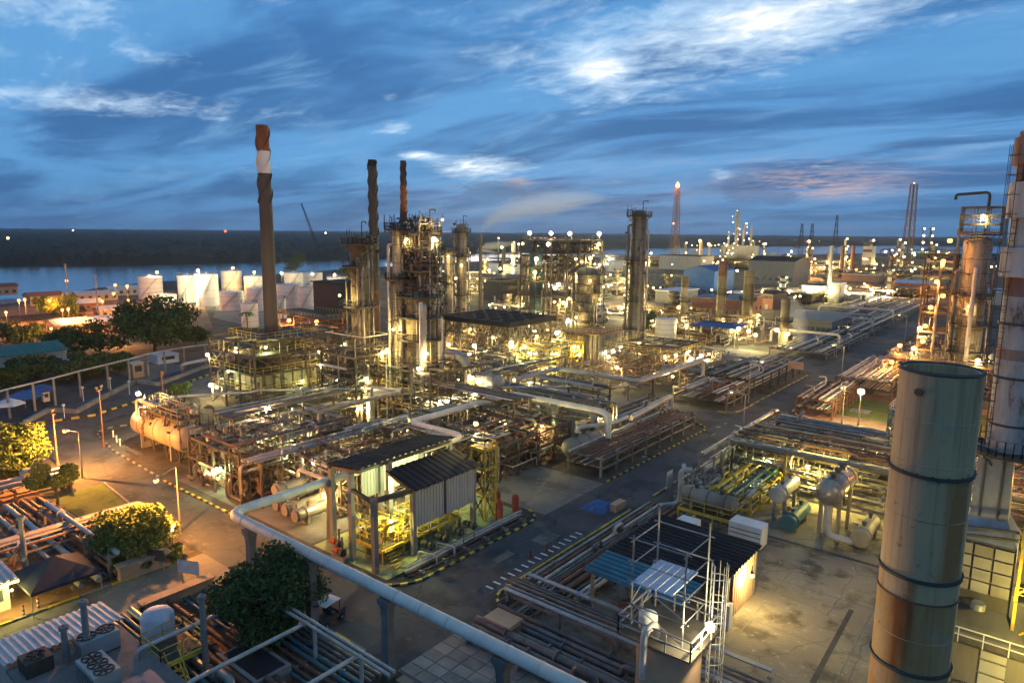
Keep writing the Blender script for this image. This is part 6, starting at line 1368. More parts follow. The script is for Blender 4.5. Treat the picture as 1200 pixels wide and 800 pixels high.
# second heater with its white and red banded chimney at the edge
HX, HY = -1.95, 59.6
z_base = ZR(HX, HY, 527)
ht = thing('banded_heater', 'fired heater with grey panelled convection box and a bent blue-shaded duct', 'heater', (HX, HY, 0))
MB().box(HX-5.5, HX+6, HY-4, HY+5, .3, 3.6).build('radiant_box', 'column_grey', ht, smooth=False)
for i in range(3):
    for s in (-1, 1):
        MB().box(HX-1.7+s*2.6-.75, HX-1.7+s*2.6+.75, HY-4.12, HY-4.0, .5+i*1.05, 1.4+i*1.05).build('panel', 'cladding', ht)
mb = MB(); mb.rings([[(HX-.5-a, HY-b, z), (HX-.5+a, HY-b, z), (HX-.5+a, HY+b, z), (HX-.5-a, HY+b, z)] for z, a, b in ((3.61, 3.2, 3.2), (5.2, 1.9, 1.9))]); mb.build('transition', 'steel_dark', ht, smooth=False)
MB().box(HX-2.4, HX+1.4, HY-1.9, HY+1.9, 5.21, 10.2).build('convection_box', 'steel_dark', ht, smooth=False)
for i in range(3):
    for j in range(4): MB().box(HX-2.25+i*1.22, HX-1.17+i*1.22, HY-2.02, HY-1.9, 6.4+j*.92, 7.2+j*.92).build('panel', 'column_grey', ht)
MB().cyl(HX-.4, HY-2.6, 5.4, 5.9, .45, n=12).build('fan', 'galv', ht)
mb = MB(); mb.rings([[(HX-.5-a, HY-b, z), (HX-.5+a, HY-b, z), (HX-.5+a, HY+b, z), (HX-.5-a, HY+b, z)] for z, a, b in ((10.21, 1.9, 1.9), (11.8, 1.15, 1.15), (z_base-.4, 1.05, 1.05))]); mb.build('duct', 'galv', ht, smooth=False)
for s in (-.55, .55): MB().bar((HX-.5+s, HY-1.2, 11.8), (HX-.5+s, HY-1.12, z_base-.6), .12).build('duct_rib', 'steel_dark', ht)
for z in (11.0, 10.4): MB().bar((HX-2.4, HY-1.98, z), (HX+1.4, HY-1.98, z+.5), .16).build('truss_bar', 'steel_dark', ht)
d_ = MB().box(HX-5.6, HX+6.1, HY-5.2, HY-4.2, 3.7, 3.8).build('platform', 'grating', ht); mb = MB(); railing(mb, [(HX-5.6, HY-5.2, 3.8), (HX+6.1, HY-5.2, 3.8)], 1.1, 1.5, .07); mb.build('railing', 'white_paint', d_)
for z in (6.6, 10.6, 13.6): ring_ = MB().box(HX+1.6, HX+5.5, HY-2.5, HY+1, z, z+.08).build('platform', 'grating', ht); mb = MB(); railing(mb, [(HX+1.6, HY-2.5, z+.08), (HX+5.5, HY-2.5, z+.08)], 1.1, 1.4, .07); mb.build('railing', 'yellow', ring_)
for x in (HX+1.7, HX+3.6, HX+5.4): MB().bar((x, HY-2.4, 3.6), (x, HY-2.4, 13.6), .2).build('post', 'yellow', ht)
for i in range(3): MB().bar((HX+1.7, HY-2.45, 4+i*3.3), (HX+5.4, HY-2.45, 7+i*3.3), .14).build('brace', 'yellow', ht)
pipework(ht, HX-4.5, HX-2.5, HY-3.5, HY+2, 3.9, 11, 14, 191, ('pipe_dark', 'pipe_grey', 'pipe_rust'))
lamp(ht, (HX+3.2, HY-5.4, 7.6), 'yellow', 1500, .28); lamp(ht, (HX+4.0, HY-7.6, 3.2), 'yellow', 1500, .26); lamp(ht, (HX-3.0, HY+3, 13.0), 'warm', 1500, .26); lamp(ht, (HX-5.6, HY-6.2, 5.2), 'yellow', 90, .12)  # the last, weakest lamp is added to warm the rusty stack
mat('band_white', (.52, .49, .45), (.16, .10, .075), .9, .75, 0, 1, .3, c3=(.42, .37, .33), spec=.1); mat('band_red', (.27, .10, .065), (.30, .24, .20), .9, .75, 0, .85, .3, spec=.1)
HS = stack('peeling white and red banded chimney on top of the panelled heater', HX, HY, z_base, ZR(HX, HY, 153), 1.25, 1.5, [(0, .30, 'band_white'), (.30, .335, 'band_red'), (.335, .50, 'band_white'), (.50, .62, 'band_red'), (.62, .80, 'band_white'), (.80, 1, 'band_red')], n=32, flange=[z_base+2.0, z_base+5.4, z_base+9.2, z_base+13.5], name='banded_chimney')
ring_platform(HS, HX, HY, z_base+.05, 1.24, 2.5, 0, 360, 32, railm='steel_pale')
for zc, hc, m_ in ((.56, 2.0, 'band_white'), (.74, 2.4, 'band_white'), (.9, 1.8, 'band_red')):
    z_ = z_base+(ZR(HX, HY, 153)-z_base)*zc; MB().lathe(HX, HY, [(z_, 1.4), (z_, 1.75), (z_+hc, 1.75), (z_+hc, 1.4)], 24, False).build('collar', m_, HS)
mb = MB(); ladder(mb, HX-1.15, HY-.95, z_base+.2, ZR(HX, HY, 170), -.77, -.64, .5, True, .06); mb.build('ladder', 'steel_rust', HS)
extra_lamps(m1, -93, -76, 90, 112, 2.4, 7, 6, 512, power=1000); extra_lamps(m2, -100, -88, 122, 137, 2, 6.5, 4, 513, ('green', 'warm', 'yellow'), 1000); extra_lamps(m3, -84, -66, 140, 162, 2.4, 5.5, 5, 514, power=1300); extra_lamps(m4, -104, -74, 196, 216, 2.5, 7, 6, 515, power=1600)
extra_lamps(cu, ux0, ux1, uy0, uy1, 4, 29, 12, 516, ('warm', 'warm', 'white'), 1200)
# ================================================================== riverside: tank farm, settlement, trees, long white pipeline
tanks = [(172, 350, 26, 25, 'plain white tank alone at the river edge behind the big dark tree'), (217, 354, 22, 31, 'white tank glaring under a floodlight next to the big dark tree'), (239, 358, 25, 36, 'tall yellow-lit white tank with a stair at its side'),
         (268, 345, 23, 27, 'pinkish lit tank behind the squat bluish tank'), (267, 363, 27, 21, 'squat bluish-white tank on a dark bund'), (295, 346, 24, 22, 'pale tank with a dark walkway along its top'), (297, 364, 21, 26, 'bluish-white tank just before the tallest chimney'),
         (290, 383, 19, 27, 'small white tank standing in front of the bund'), (334, 366, 28, 32, 'large lilac-white tank behind the tallest chimney'), (327, 373, 13, 23, 'narrow pink-lit tank beside the tallest chimney'), (357, 368, 21, 31, 'pinkish-white tank between the chimney and the navy block'),
         (341, 344, 22, 24, 'orange-lit tank far behind the lilac tank'), (377, 358, 26, 26, 'bright warm-lit tank beside the pinkish-white tank'), (362, 340, 24, 20, 'far orange-lit tank under twin floodlights'), (392, 345, 24, 20, 'far tank glowing orange near the navy block'), (185, 357, 30, 11, 'low wide pale tank beside the glaring tank')]
for px, py, w, h, lab in tanks:
    x, y = G(px, py); k = MPP(x, y); storage_tank(lab, x, y+w*k*.2, w*k/2, max(3, h*k), matn='tank_white', n=28)
def far_lamp(px, py, zt, col, power, label, group, r=None, py_base=None, polem='steel_pale'):
    """lamp post placed by its foot; zt is its height"""
    x, y = G(px, py, zt); h = zt
    k = MPP(x, y); return flood_mast(label, x, y, h, col, power, group, heads=1, bulb=r or max(.3, k*1.6), polem=polem)
TG = 'floodlight masts of the tank farm'
for px, py, zt, col, pw in [(184, 319, 12, 'warm', 6000), (216, 325, 12, 'white', 12000), (232, 317, 15, 'white', 4000), (273, 314, 14, 'warm', 14000), (277, 325, 9, 'sodium', 5000), (298, 319, 14, 'green', 3000), (330, 320, 13, 'white', 14000), (366, 321, 12, 'white', 9000), (392, 322, 12, 'white', 11000), (371, 333, 8, 'sodium', 6000), (398, 337, 8, 'sodium', 6000)]:
    far_lamp(px, py, zt, col, pw*2.2, 'floodlight mast among the white storage tanks', TG)
SG = 'sodium lamps of the riverside settlement'
for px, py, zt in [(78, 329, 11), (135, 334, 9), (149, 335, 9), (133, 344, 7), (22, 352, 7), (29, 351, 7), (120, 353, 7), (73, 363, 7), (80, 362, 7), (7, 366, 7), (58, 352, 8), (150, 352, 7), (100, 372, 5), (140, 385, 5), (60, 385, 5)]:
    far_lamp(px, py, zt, 'sodium', 11000, 'orange lamp post between the riverside houses', SG)
HB = [(30, 388, 17, 9, 3.6, 'brick_tan', 'roof_dark', 'long lit house under a dark roof by the river'), (52, 357, 12, 8, 4, 'brick_tan', 'brick', 'small house with a pale gable behind the lit tree'), (100, 364, 10, 7, 3.2, 'brick', 'roof_white', 'red-brown hut with a white roof beside the lamp posts'), (112, 352, 16, 7, 3, 'brick_tan', 'roof_white', 'long orange-lit store by the riverside'),
      (95, 388, 16, 9, 3, 'brick_tan', 'roof_white', 'orange-lit flat-roofed store before the dark trees'), (150, 345, 18, 8, 3, 'cladding', 'roof_white', 'low pale store between the river and the tanks'), (20, 432, 16, 13, 4.2, 'cladding', 'green_roof', 'green-roofed hall beside the white pipeline'), (5, 345, 9, 8, 4, 'brick_tan', 'brick', 'small orange-lit house at the river edge'),
      (130, 372, 9, 6, 3, 'brick_tan', 'roof_white', 'small orange-lit shelter behind the dark tree'), (78, 375, 10, 6, 3, 'brick', 'roof_dark', 'brown hut beside the street of lamps')]
for px, py, w, d, h, wm_, rm, lab in HB:
    x, y = G(px, py); building(lab, x-d/2, x+d/2, y-w/2, y+w/2, h, wm_, rm, 'gable', 1.4, .6, [('x1', [1.0], max(2, int(w/3)), 1.3, 1.3), ('y0', [1.0], max(1, int(d/4)), 1.2, 1.2)], 'house')
sheet('riverside_yard', [G(0, 400), G(0, 360), G(110, 345), G(170, 345), G(240, 360), G(250, 385), G(150, 400)], 'earth', .02)
sheet('bund_floor', [G(250, 372), G(260, 335), G(420, 330), G(430, 385), G(330, 392)], 'concrete_dark', .02)
for i, (px, py, h, rx, lf, lab) in enumerate([(182, 412, 15.5, 12.0, 'leaf_dark', 'largest dark spreading tree in front of the white tanks'), (118, 416, 9.5, 8.5, 'leaf_dark', 'dark tree leaning beside the largest spreading tree'), (85, 420, 8, 7.5, 'leaf_dark', 'dark round tree behind the green-roofed hall'), (28, 405, 7.5, 7.5, 'leaf_mid', 'orange-edged tree over the green roof'), (75, 378, 10.5, 6.0, 'leaf_light', 'bright lamp-lit tree among the riverside houses'), (55, 370, 8, 5, 'leaf_dark', 'dark tree behind the small gabled house'),
        (40, 445, 5.5, 5.5, 'leaf_dark', 'dark bushy tree behind the blue umbrellas'), (75, 447, 5, 5, 'leaf_dark', 'low dark tree behind the white pipeline'), (105, 440, 5.5, 5.5, 'leaf_dark', 'dark tree by the white kiosk'), (140, 436, 4.5, 4.5, 'leaf_dark', 'low dark tree beside the brown kiosk'), (10, 455, 5, 5, 'leaf_dark', 'dark tree behind the white umbrella'), (345, 322, 16, 12, 'leaf_mid', 'rounded tree on the river bank behind the orange tanks'), (408, 330, 9, 7, 'leaf_mid', 'yellow-lit tree on the bank by the navy block'), (230, 405, 6, 5, 'leaf_dark', 'small dark tree at the foot of the largest spreading tree')]):
    tree(lab, *G(px, py), h, rx, leaf=lf, leaves=6500 if i == 0 else 2600, size=.5 if i == 0 else .42, trunkh=.14, rz=h*.45, seed=60+i, lobes=30 if i == 0 else 16)
pal = thing('palm_tree', 'small palm standing before the little white tank', 'tree', (*G(290, 388), 0)); x, y = G(290, 388)
MB().sweep([(x, y, 0), (x+.2, y, 3), (x, y, 6)], [.25, .2, .16], 7).build('trunk', 'trunk', pal); mb = MB()
for k in range(14):
    a = k*2.4; pts = [Vector((x, y, 6))+Vector((math.cos(a)*t*2.6, math.sin(a)*t*2.6, .9*t-1.9*t*t)) for t in (0, .35, .7, 1)]
    for p, q in zip(pts, pts[1:]): s = Vector((-math.sin(a), math.cos(a), 0))*.3; mb.quad(p-s, p+s, q+s*.8, q-s*.8)
mb.build('crown', 'leaf_dark', pal, smooth=False)
tops = [(-60, 476), (8, 456), (38, 449), (62, 443), (92, 435), (125, 427), (150, 421), (172, 415), (192, 411), (215, 407), (240, 404), (272, 399)]
pp = [(*G(px, py, 5.0), 5.0) for px, py in tops]
wp_ = pipeline('long slim white pipeline on tall posts following the west road', pp, .17, 'pipe_white', [(a, b, 4.85) for a, b, c in pp], 'raised_pipeline', 'concrete', .34)
pipeline('pale low pipe stepping down to the ground beside the heater frame', [(*G(213, 436), .3), (*G(213, 428, 2), 2.2), (*G(272, 416, 2), 2.2), (*G(290, 412, 2), 2.2)], .35, 'pipe_white', name='pipeline')
for px, py, m, lab in [(12, 488, 'tarp_white', 'white umbrella tent beside the raised pipeline'), (30, 478, 'tarp_blue', 'larger blue umbrella tent next to the white one'), (50, 470, 'tarp_blue', 'blue umbrella tent next to the white kiosk')]:
    x, y = G(px, py); u = thing('umbrella_tent', lab, 'umbrella', (x, y, 0)); w = 2.4 if px != 30 else 3.0
    MB().cyl(x, y, 0, 3.0, .07, n=8).build('pole', 'galv', u); mb = MB(); c = [(x+w*math.cos(k*math.pi/3), y+w*math.sin(k*math.pi/3), 2.3) for k in range(6)]
    i0 = len(mb.v); mb.v += c+[(x, y, 3.3)]+[(a, b, 2.1) for a, b, z in c]
    for k in range(6): mb.face((k, (k+1) % 6, 6)); mb.face((7+k, 7+(k+1) % 6, (k+1) % 6, k))
    mb.build('canopy', m, u, smooth=False)
for px, py, w, h, m, lab in [(54, 470, 1.0, 1.8, 'white_paint', 'small white kiosk beside the blue umbrella'), (88, 436, 3.2, 2.8, 'tarp_white', 'pale blue-white kiosk under the trees'), (160, 442, 2.4, 3.2, 'brick_tan', 'brown kiosk behind the raised pipeline'), (192, 424, 5.0, 2.0, 'white_paint', 'white van-like cabin parked below the large tree')]:
    x, y = G(px, py); k = thing('kiosk', lab, 'kiosk', (x, y, 0)); MB().box(x-w/2, x+w/2, y-w/2, y+w/2, 0, h).build('wall', m, k); MB().box(x-w/2-.15, x+w/2+.15, y-w/2-.15, y+w/2+.15, h+.002, h+.14).build('roof', 'roof_white', k); MB().box(x+w/2-.02, x+w/2+.03, y-w*.3, y+w*.3, h*.45, h*.85).build('window', 'glass', k)
cnp = MB(); xx, yy = G(218, 402); corrugated(cnp, (xx-4, yy-4, 2.6), (xx-4, yy+4, 2.6), (xx+3, yy-4, 3.4), .8, .06); o = cnp.build('green_awning', 'green_roof'); tag(o, 'green sloping awning under the largest spreading tree', 'awning'); MB().bar((xx+2.5, yy, 0), (xx+2.5, yy, 3.2), .2).build('post', 'steel', o)
for px, py in ((76, 492), (152, 462), (98, 470), (130, 458)):
    x, y = G(px, py); o = MB().lathe(x, y, [(0, .08), (2.4, .06), (2.4, .22), (2.7, .26), (2.8, .1)], 10).build('garden_lamp', 'tarp_white'); tag(o, 'unlit white globe lamp along the boundary wall', 'lamp', 'globe lamps along the wall')
x, y = G(192, 475); o = MB().bar((x, y, 0), (x, y, 6.2), .3).cbox((x, y, 6.0), .5, .5, .9).build('marker_post', 'steel_rust'); tag(o, 'rusty post at the road bend before the island tree', 'post')
# power poles
for px, py, pt, lab in [(82, 372, 309, 'tall power pole with a crossarm above the lit tree'), (116, 378, 322, 'power pole with twin insulators by the brown hut')]:
    x, y = G(px, py); h = ZR(x, y, pt); o = MB().lathe(x, y, [(0, .3), (h, .2)], 8).bar((x-1.6, y, h-.4), (x+1.6, y, h-.4), .2).build('power_pole', 'concrete'); tag(o, lab, 'pole')
x, y = G(152, 346)
# navy block and sheds behind the heater
x, y = G(400, 388); nb = building('navy-blue clad block behind the broad column', x-7, x+5, y-5, y+7, 15.5, 'tarp_navy', 'roof_dark', 'flat', win=[('x1', [5, 9], 4, 1.6, 1.2)], name='clad_block')
fo = steel_frame('orange-lit open frame shed in front of the navy block', -190, -160, 116, 128, [4, 7], 4, 2, 'frame_shed', postm='steel_rust', decks=[(7,)], rails=[(7,)])
pipework(fo, -190, -160, 112, 128, .4, 6, 24, 203); lamp(fo, (-164, 116, 6), 'sodium', 7000, .4); lamp(fo, (-176, 115, 5.4), 'sodium', 7000, .4); lamp(fo, (-186, 114, 4.6), 'warm', 5000, .4)
# ================================================================== the far half of the plant
FL = [0]
def far_unit(label, px, py, w, d, ncol, hmax, nl, seed, cols=('warm', 'white'), wallm='cladding', power=9000, group=None, block=True):
    """a distant process unit: deck frames, columns, a block or two and its lamps"""
    rnd = random.Random(seed); x, y = G(px, py); root = thing('process_unit', label, 'process unit', (x, y, 0), group)
    k = MPP(x, y)
    for i in range(ncol):
        a, b = x+rnd.uniform(-w/2, w/2), y+rnd.uniform(-d/2, d/2); h = hmax*rnd.uniform(.45, 1.0) if i else hmax; r = rnd.uniform(.7, 1.6)*max(1, hmax/36)
        sh_ = MB().lathe(a, b, [(0, r), (h-r*.4, r), (h, r*.2)], 12).build('column', rnd.choice(('column', 'column_pale', 'column_grey', 'tank_white')), root)
        for z in (h*.5, h*.75, h-.6): MB().lathe(a, b, [(z, r+.01), (z, r+.9), (z+1.1, r+1.0), (z+1.1, r+.9), (z+.15, r+.8), (z+.15, r+.01)], 12, False).build('platform', 'steel', sh_)
        for q in range(max(1, int(h/9))): 
            if rnd.random() < .75: place('lamp', bulb_mesh(rnd.choice(cols), max(.3, k*1.1)), (a+r+.8, b-r-.8, 3+(h-3)*(q+1)/max(1, int(h/9))), root)
    hh = [hmax*.14, hmax*.28, hmax*.4]
    for f in range(2):
        x0, y0 = x+rnd.uniform(-w/2, 0), y+rnd.uniform(-d/2, 0); x1, y1 = x0+w*.45, y0+d*.45; mb = MB()
        for z in hh[:2+f]:
            mb.box(x0, x1, y0, y1, z, z+.25); railing(mb, [(x0, y0, z), (x1, y0, z), (x1, y1, z), (x0, y1, z)], 1.2, 3, .12, True)
        for a in (x0+.2, (x0+x1)/2, x1-.2):
            for b in (y0+.2, y1-.2): mb.box(a-.2, a+.2, b-.2, b+.2, 0, hh[1+f])
        mb.build('deck_frame', 'steel', root)
    if block:
        a, b = x+rnd.uniform(-w/3, w/3), y+rnd.uniform(-d/3, d/3); bl = MB().box(a-w*.16, a+w*.16, b-d*.14, b+d*.14, 0, hmax*.2).build('block', wallm, root, smooth=False)
        MB().box(a-w*.17, a+w*.17, b-d*.15, b+d*.15, hmax*.2+.003, hmax*.2+.5).build('block_roof', 'roof_white', root, smooth=False)
    pipework(root, x-w/2, x+w/2, y-d/2, y+d/2, 1, hmax*.3, 14, seed+1, rmin=.2, rmax=.6, lens=(6, 20))
    small_bore(root, x-w/2, x+w/2, y-d/2, y+d/2, .5, hmax*.34, 90, seed+2, 'steel', 'plant_clutter')
    for i in range(nl):
        p = (x+rnd.uniform(-w/2, w/2), y+rnd.uniform(-d/2, d/2), rnd.uniform(3, hmax*.4)); c = rnd.choice(cols)
        place('lamp', bulb_mesh(c, max(.3, k*rnd.uniform(.9, 1.6))), p, root)
        if i % 4 == 0: light((p[0], p[1]-1, p[2]+1.5), c, power*1.6, .5, root)
    return root
WS = ('warm', 'warm', 'white'); OR = ('sodium', 'warm', 'sodium'); GR = ('green', 'warm', 'white')
for a in [('lit unit with pale blocks just beyond the smoking chimney', 588, 345, 70, 60, 4, 26, 22, 301, WS), ('long row of warm lamps and low columns beyond the fan cooler', 625, 372, 46, 40, 3, 15, 18, 302, WS), ('low lit unit between the ochre column and the river', 520, 330, 70, 50, 3, 22, 14, 303, WS),
          ('unit with green-tinted lamps behind the grey tower', 775, 345, 46, 50, 2, 13, 14, 304, GR), ('bright unit of columns behind the cracking unit', 690, 345, 60, 60, 5, 26, 20, 305, WS), ('unit with crowded warm lamps before the blue hall', 760, 372, 30, 30, 2, 12, 12, 306, WS),
          ('unit with white cabins beyond the brick hall', 905, 352, 50, 40, 1, 12, 10, 307, GR, 'tank_white'), ('green-lit unit behind the pipe yard', 985, 350, 46, 60, 2, 15, 16, 308, GR), ('orange-blazing unit under two dark chimneys', 1015, 328, 70, 60, 3, 22, 20, 309, OR, 'brick_tan', 16000), ('orange-lit unit around the trees by the far road', 1045, 345, 40, 40, 1, 11, 10, 310, OR),
          ('far bright unit on the horizon beyond the grey warehouse', 940, 316, 120, 80, 5, 28, 24, 311, WS, 'cladding', 20000), ('far warm unit along the river beyond the grey hall', 860, 312, 160, 70, 3, 22, 22, 312, WS, 'cladding', 20000), ('far line of lamps and tanks by the flare foot', 775, 312, 160, 60, 2, 22, 18, 313, WS, 'tank_white', 16000), ('far lit unit across the road from the pipe yard', 1100, 322, 90, 60, 4, 28, 14, 314, WS, 'cladding', 14000), ('far unit with green lamps behind the lit tower', 1090, 303, 120, 60, 4, 40, 12, 315, GR, 'cladding', 14000), ('river-edge unit behind the cracking unit', 620, 322, 110, 60, 4, 26, 16, 316, WS), ('far river-edge unit with orange lamps', 1130, 345, 60, 50, 1, 10, 8, 317, OR)]:
    far_unit(*a)
# the tall lit column group that stands like a crown on the horizon
x, y = G(866, 312); k = MPP(x, y); cg = thing('lit_column_group', 'group of tall slim columns outlined with lamps on the skyline', 'process unit', (x, y, 0)); rr_ = random.Random(77)
for dx_, top, r in ((-14, 272, 1.6), (-5, 247, 2.2), (-9, 285, 2), (3, 262, 1.7), (12, 266, 1.8), (16, 282, 1.6), (-18, 287, 1.8), (7, 288, 2.0)):
    a, b = x+dx_*k*RIGHT.x, y+dx_*k*RIGHT.y; h = ZR(a, b, top); MB().lathe(a, b, [(0, r), (h, r*.6)], 10).build('column', 'steel_pale', cg)
    n_ = int(h/5.5)
    for q in range(n_): place('lamp', bulb_mesh('warm' if q % 3 else 'white', k*rr_.uniform(.35, .7)), (a+rr_.uniform(-1, 1)*r*2.0, b-r*1.6, 4+(h-4)*(q+1)/n_), cg)
MB().box(x-16, x+16, y-8, y+8, 0, 20).build('block', 'cladding_grey', cg, smooth=False)
for i in range(18): p = (x+rr_.uniform(-50, 50), y-10, rr_.uniform(3, 22)); place('lamp', bulb_mesh(rr_.choice(WS), k*rr_.uniform(.4, .8)), p, cg)
for q in (-20, 0, 20): light((x+q, y-24, 20), 'warm', 9000, .6, cg)
# buildings
def bldg_px(label, pxl, pxr, pyb, h, d, wallm, roofm, roof='flat', **kw):
    xa, ya = G(pxl, pyb); xb, yb = G(pxr, pyb); xm, ym = (xa+xb)/2, (ya+yb)/2; w = abs(pxr-pxl)*MPP(xm, ym)*.78
    return building(label, xm-w/2, xm+w/2, ym, ym+d, h, wallm, roofm, roof, **kw)
bldg_px('bright blue clad hall behind the brown chimneys', 793, 842, 347, 13, 26, 'blue_clad', 'blue_clad', 'gable', rise=2.5, win=[('y0', [1.5], 5, 2, 2)])
bldg_px('broad brick hall with a flat grey roof between the chimneys', 800, 872, 374, 7.6, 26, 'brick', 'concrete', over=.3, win=[('y0', [2.5], 7, 1.6, 1.4), ('x1', [2.5], 6, 1.6, 1.4)])
bldg_px('second brick hall with white end bays beside the steaming chimney', 878, 908, 362, 6.5, 18, 'brick', 'roof_dark', win=[('y0', [4.5], 5, 1.6, 1.4)])
bldg_px('large grey warehouse with tall pale panels on the far side', 868, 936, 334, 15, 30, 'cladding_grey', 'roof_dark', 'gable', rise=2.5, ridge='x', win=[('y0', [3], 7, 2.2, 2)])
bldg_px('long low grey flat-roofed building beside the steam', 905, 980, 392, 4.6, 26, 'cladding_grey', 'concrete', win=[('y0', [1.5], 10, 1.4, 1.4), ('x1', [1.5], 8, 1.4, 1.4)])
bldg_px('white cabin block with one orange-lit side', 936, 966, 352, 7, 14, 'cladding', 'roof_dark')
bldg_px('grey water tank block on a frame beyond the pipe yard', 968, 984, 355, 9, 10, 'cladding_grey', 'roof_white')
bldg_px('long pale open hall by the flare foot', 762, 830, 316, 12, 26, 'cladding', 'roof_dark')
bldg_px('white tower block on the far skyline', 1008, 1020, 322, 22, 14, 'cladding', 'roof_white', win=[('y0', [6, 12, 18, 24], 3, 2, 2)])
bldg_px('long shed beyond the lit tower by the far road', 1150, 1200, 358, 6, 20, 'cladding', 'roof_white', 'gable', ridge='x')
bldg_px('white-roofed hall lit orange beyond the far road', 1040, 1100, 345, 6, 22, 'brick', 'roof_white', 'gable', ridge='x')
bldg_px('flat shelter behind the cracking unit with orange walls', 590, 650, 384, 5, 14, 'brick_tan', 'roof_dark')
bldg_px('navy flat-roofed store behind the ochre column', 560, 592, 352, 9, 16, 'tarp_navy', 'concrete')
bldg_px('grey store with a pale roof near the grey tower', 762, 798, 364, 8, 20, 'cladding_grey', 'roof_white')
for i, (px, py, w, h) in enumerate([(620, 318, 20, 18), (655, 314, 22, 14), (600, 330, 22, 20), (575, 325, 18, 16), (815, 300, 16, 8), (905, 303, 18, 7), (720, 318, 20, 12), (1130, 315, 20, 10)]):
    x, y = G(px, py); k = MPP(x, y); storage_tank(('pale tank by the far river edge', 'wide pale tank beyond the cracking unit', 'white tank near the smoking chimney', 'second white tank near the smoking chimney', 'far pale tank by the flare', 'far pale tank near the lit column group', 'pale tank behind the grey tower', 'far pale tank beyond the lit tower')[i], x, y, w*k/2, h*k, stair=False)
for px, py, pt, w, m, lab in [(563, 362, 276, 4.5, 'steel_dark', 'thin dark chimney trailing white smoke'), (590, 330, 288, 5, 'steel_dark', 'short dark flare pipe with a green lamp near the tanks'), (948, 318, 288, 5, 'steel_rust', 'brown far chimney before the orange units'), (972, 322, 288, 4.5, 'column_pale', 'pale far chimney with lamps'), (985, 325, 288, 5, 'steel_dark', 'first of two dark chimneys over the orange unit'), (997, 325, 288, 5, 'steel_rust', 'second of two dark chimneys over the orange unit'), (820, 310, 281, 4, 'brick_tan', 'pinkish chimney beside the lit column group'), (1175, 300, 255, 4, 'column_grey', 'lone grey chimney on the skyline beyond the lit tower'), (970, 352, 290, 4.5, 'galv', 'slim silver chimney rising past the cabins'), (830, 312, 285, 3, 'column_pale', 'slim lamp-lit pipe stack on the far side of the blue hall'), (947, 305, 282, 2.5, 'column_pale', 'short lamp-lit stack on the horizon'), (1118, 330, 250, 3.5, 'column_grey', 'thin grey chimney behind the lit tower')]:
    x, y = G(px, py); k = MPP(x, y); z = ZR(x, y, pt); s_ = stack(lab, x, y, 0, z, w*k/2, w*k/2*.85, [(0, .85, m), (.85, 1, m)], n=14)
    if px in (820, 947, 830, 590): lamp(s_, (x, y-w*k*.7, z*.96), 'green' if px == 590 else 'warm', 0, k*.9, False)
# flare towers
x, y = G(790, 306); k = MPP(x, y); zt = ZR(x, y, 221); ft = thing('flare_tower', 'guyed flare tower with a glowing orange flame at its tip', 'flare', (x, y, 0))
lattice(ft, x, y, 0, zt, 9*k, 4.2*k, 'steel_rust', bays=9, t=.42*k); MB().lathe(x, y, [(0, .6*k), (zt+1.5, .5*k)], 8).build('flare_pipe', 'steel_rust', ft)
place('flame', MB().lathe(0, 0, [(0, .8), (1.2, 1.5), (2.6, 1.1), (4.4, .15)], 10).mesh('flame', 'flame'), (x, y, zt+1.2), ft, None, (k*1.5, k*1.5, k*1.4)); place('lamp', bulb_mesh('sodium', k*1.0), (x-2*k, y-2*k, ZR(x, y, 262)), ft); light((x, y-6, zt+6), 'sodium', 40000, 1, ft)
x, y = G(1061, 318); k = MPP(x, y); zt = ZR(x, y, 216); ft = thing('lattice_tower', 'tall lattice derrick tower with a white lamp at its tip', 'tower', (x, y, 0)); lattice(ft, x, y, 0, zt, 12*k, 6.5*k, 'steel_rust', bays=9, t=.55*k); place('lamp', bulb_mesh('sodium', k*.8), (x, y, zt+1), ft); MB().bar((x, y, 0), (x, y, zt), 1.6*k).build('flare_pipe', 'steel', ft)
for px, pt in ((978, 252), (800+138, 262), (800+150, 262)):
    x, y = G(px, 292); k = MPP(x, y); ft = thing('far_mast', 'faint lattice mast beyond the river', 'tower', (x, y, 0), 'faint masts beyond the river'); lattice(ft, x, y, 0, ZR(x, y, pt), 5*k, 1.5*k, 'steel', 4, 5, .35*k)
# crane on the water
x, y = G(372, 296); k = MPP(x, y); cr_ = thing('river_crane', 'crane with a long slanting lattice boom on the river', 'crane', (x, y, -1.4))
MB().box(x-14, x+14, y-7, y+7, -1.4, 1.4).build('barge', 'steel_dark', cr_); MB().box(x-5, x+4, y-4, y+4, 1.41, 8).build('cab', 'steel_dark', cr_)
bd = (ray(353, 238)); p1 = CAM+bd*((Vector((x, y, 8))-CAM).dot(FWD)); p0 = Vector((x, y, 8)); mb = MB()
o1 = RIGHT*1.3*k
for s in (-1, 1): MB().bar(p0+o1*s, p1+o1*s*.4, .5*k).build('boom_chord', 'steel_dark', cr_)
for q in range(9): mb.bar(p0+(p1-p0)*(q/9)+o1*(1-.6*q/9), p0+(p1-p0)*((q+1)/9)-o1*(1-.6*(q+1)/9), .35*k)
mb.build('boom_lacing', 'steel_dark', cr_)
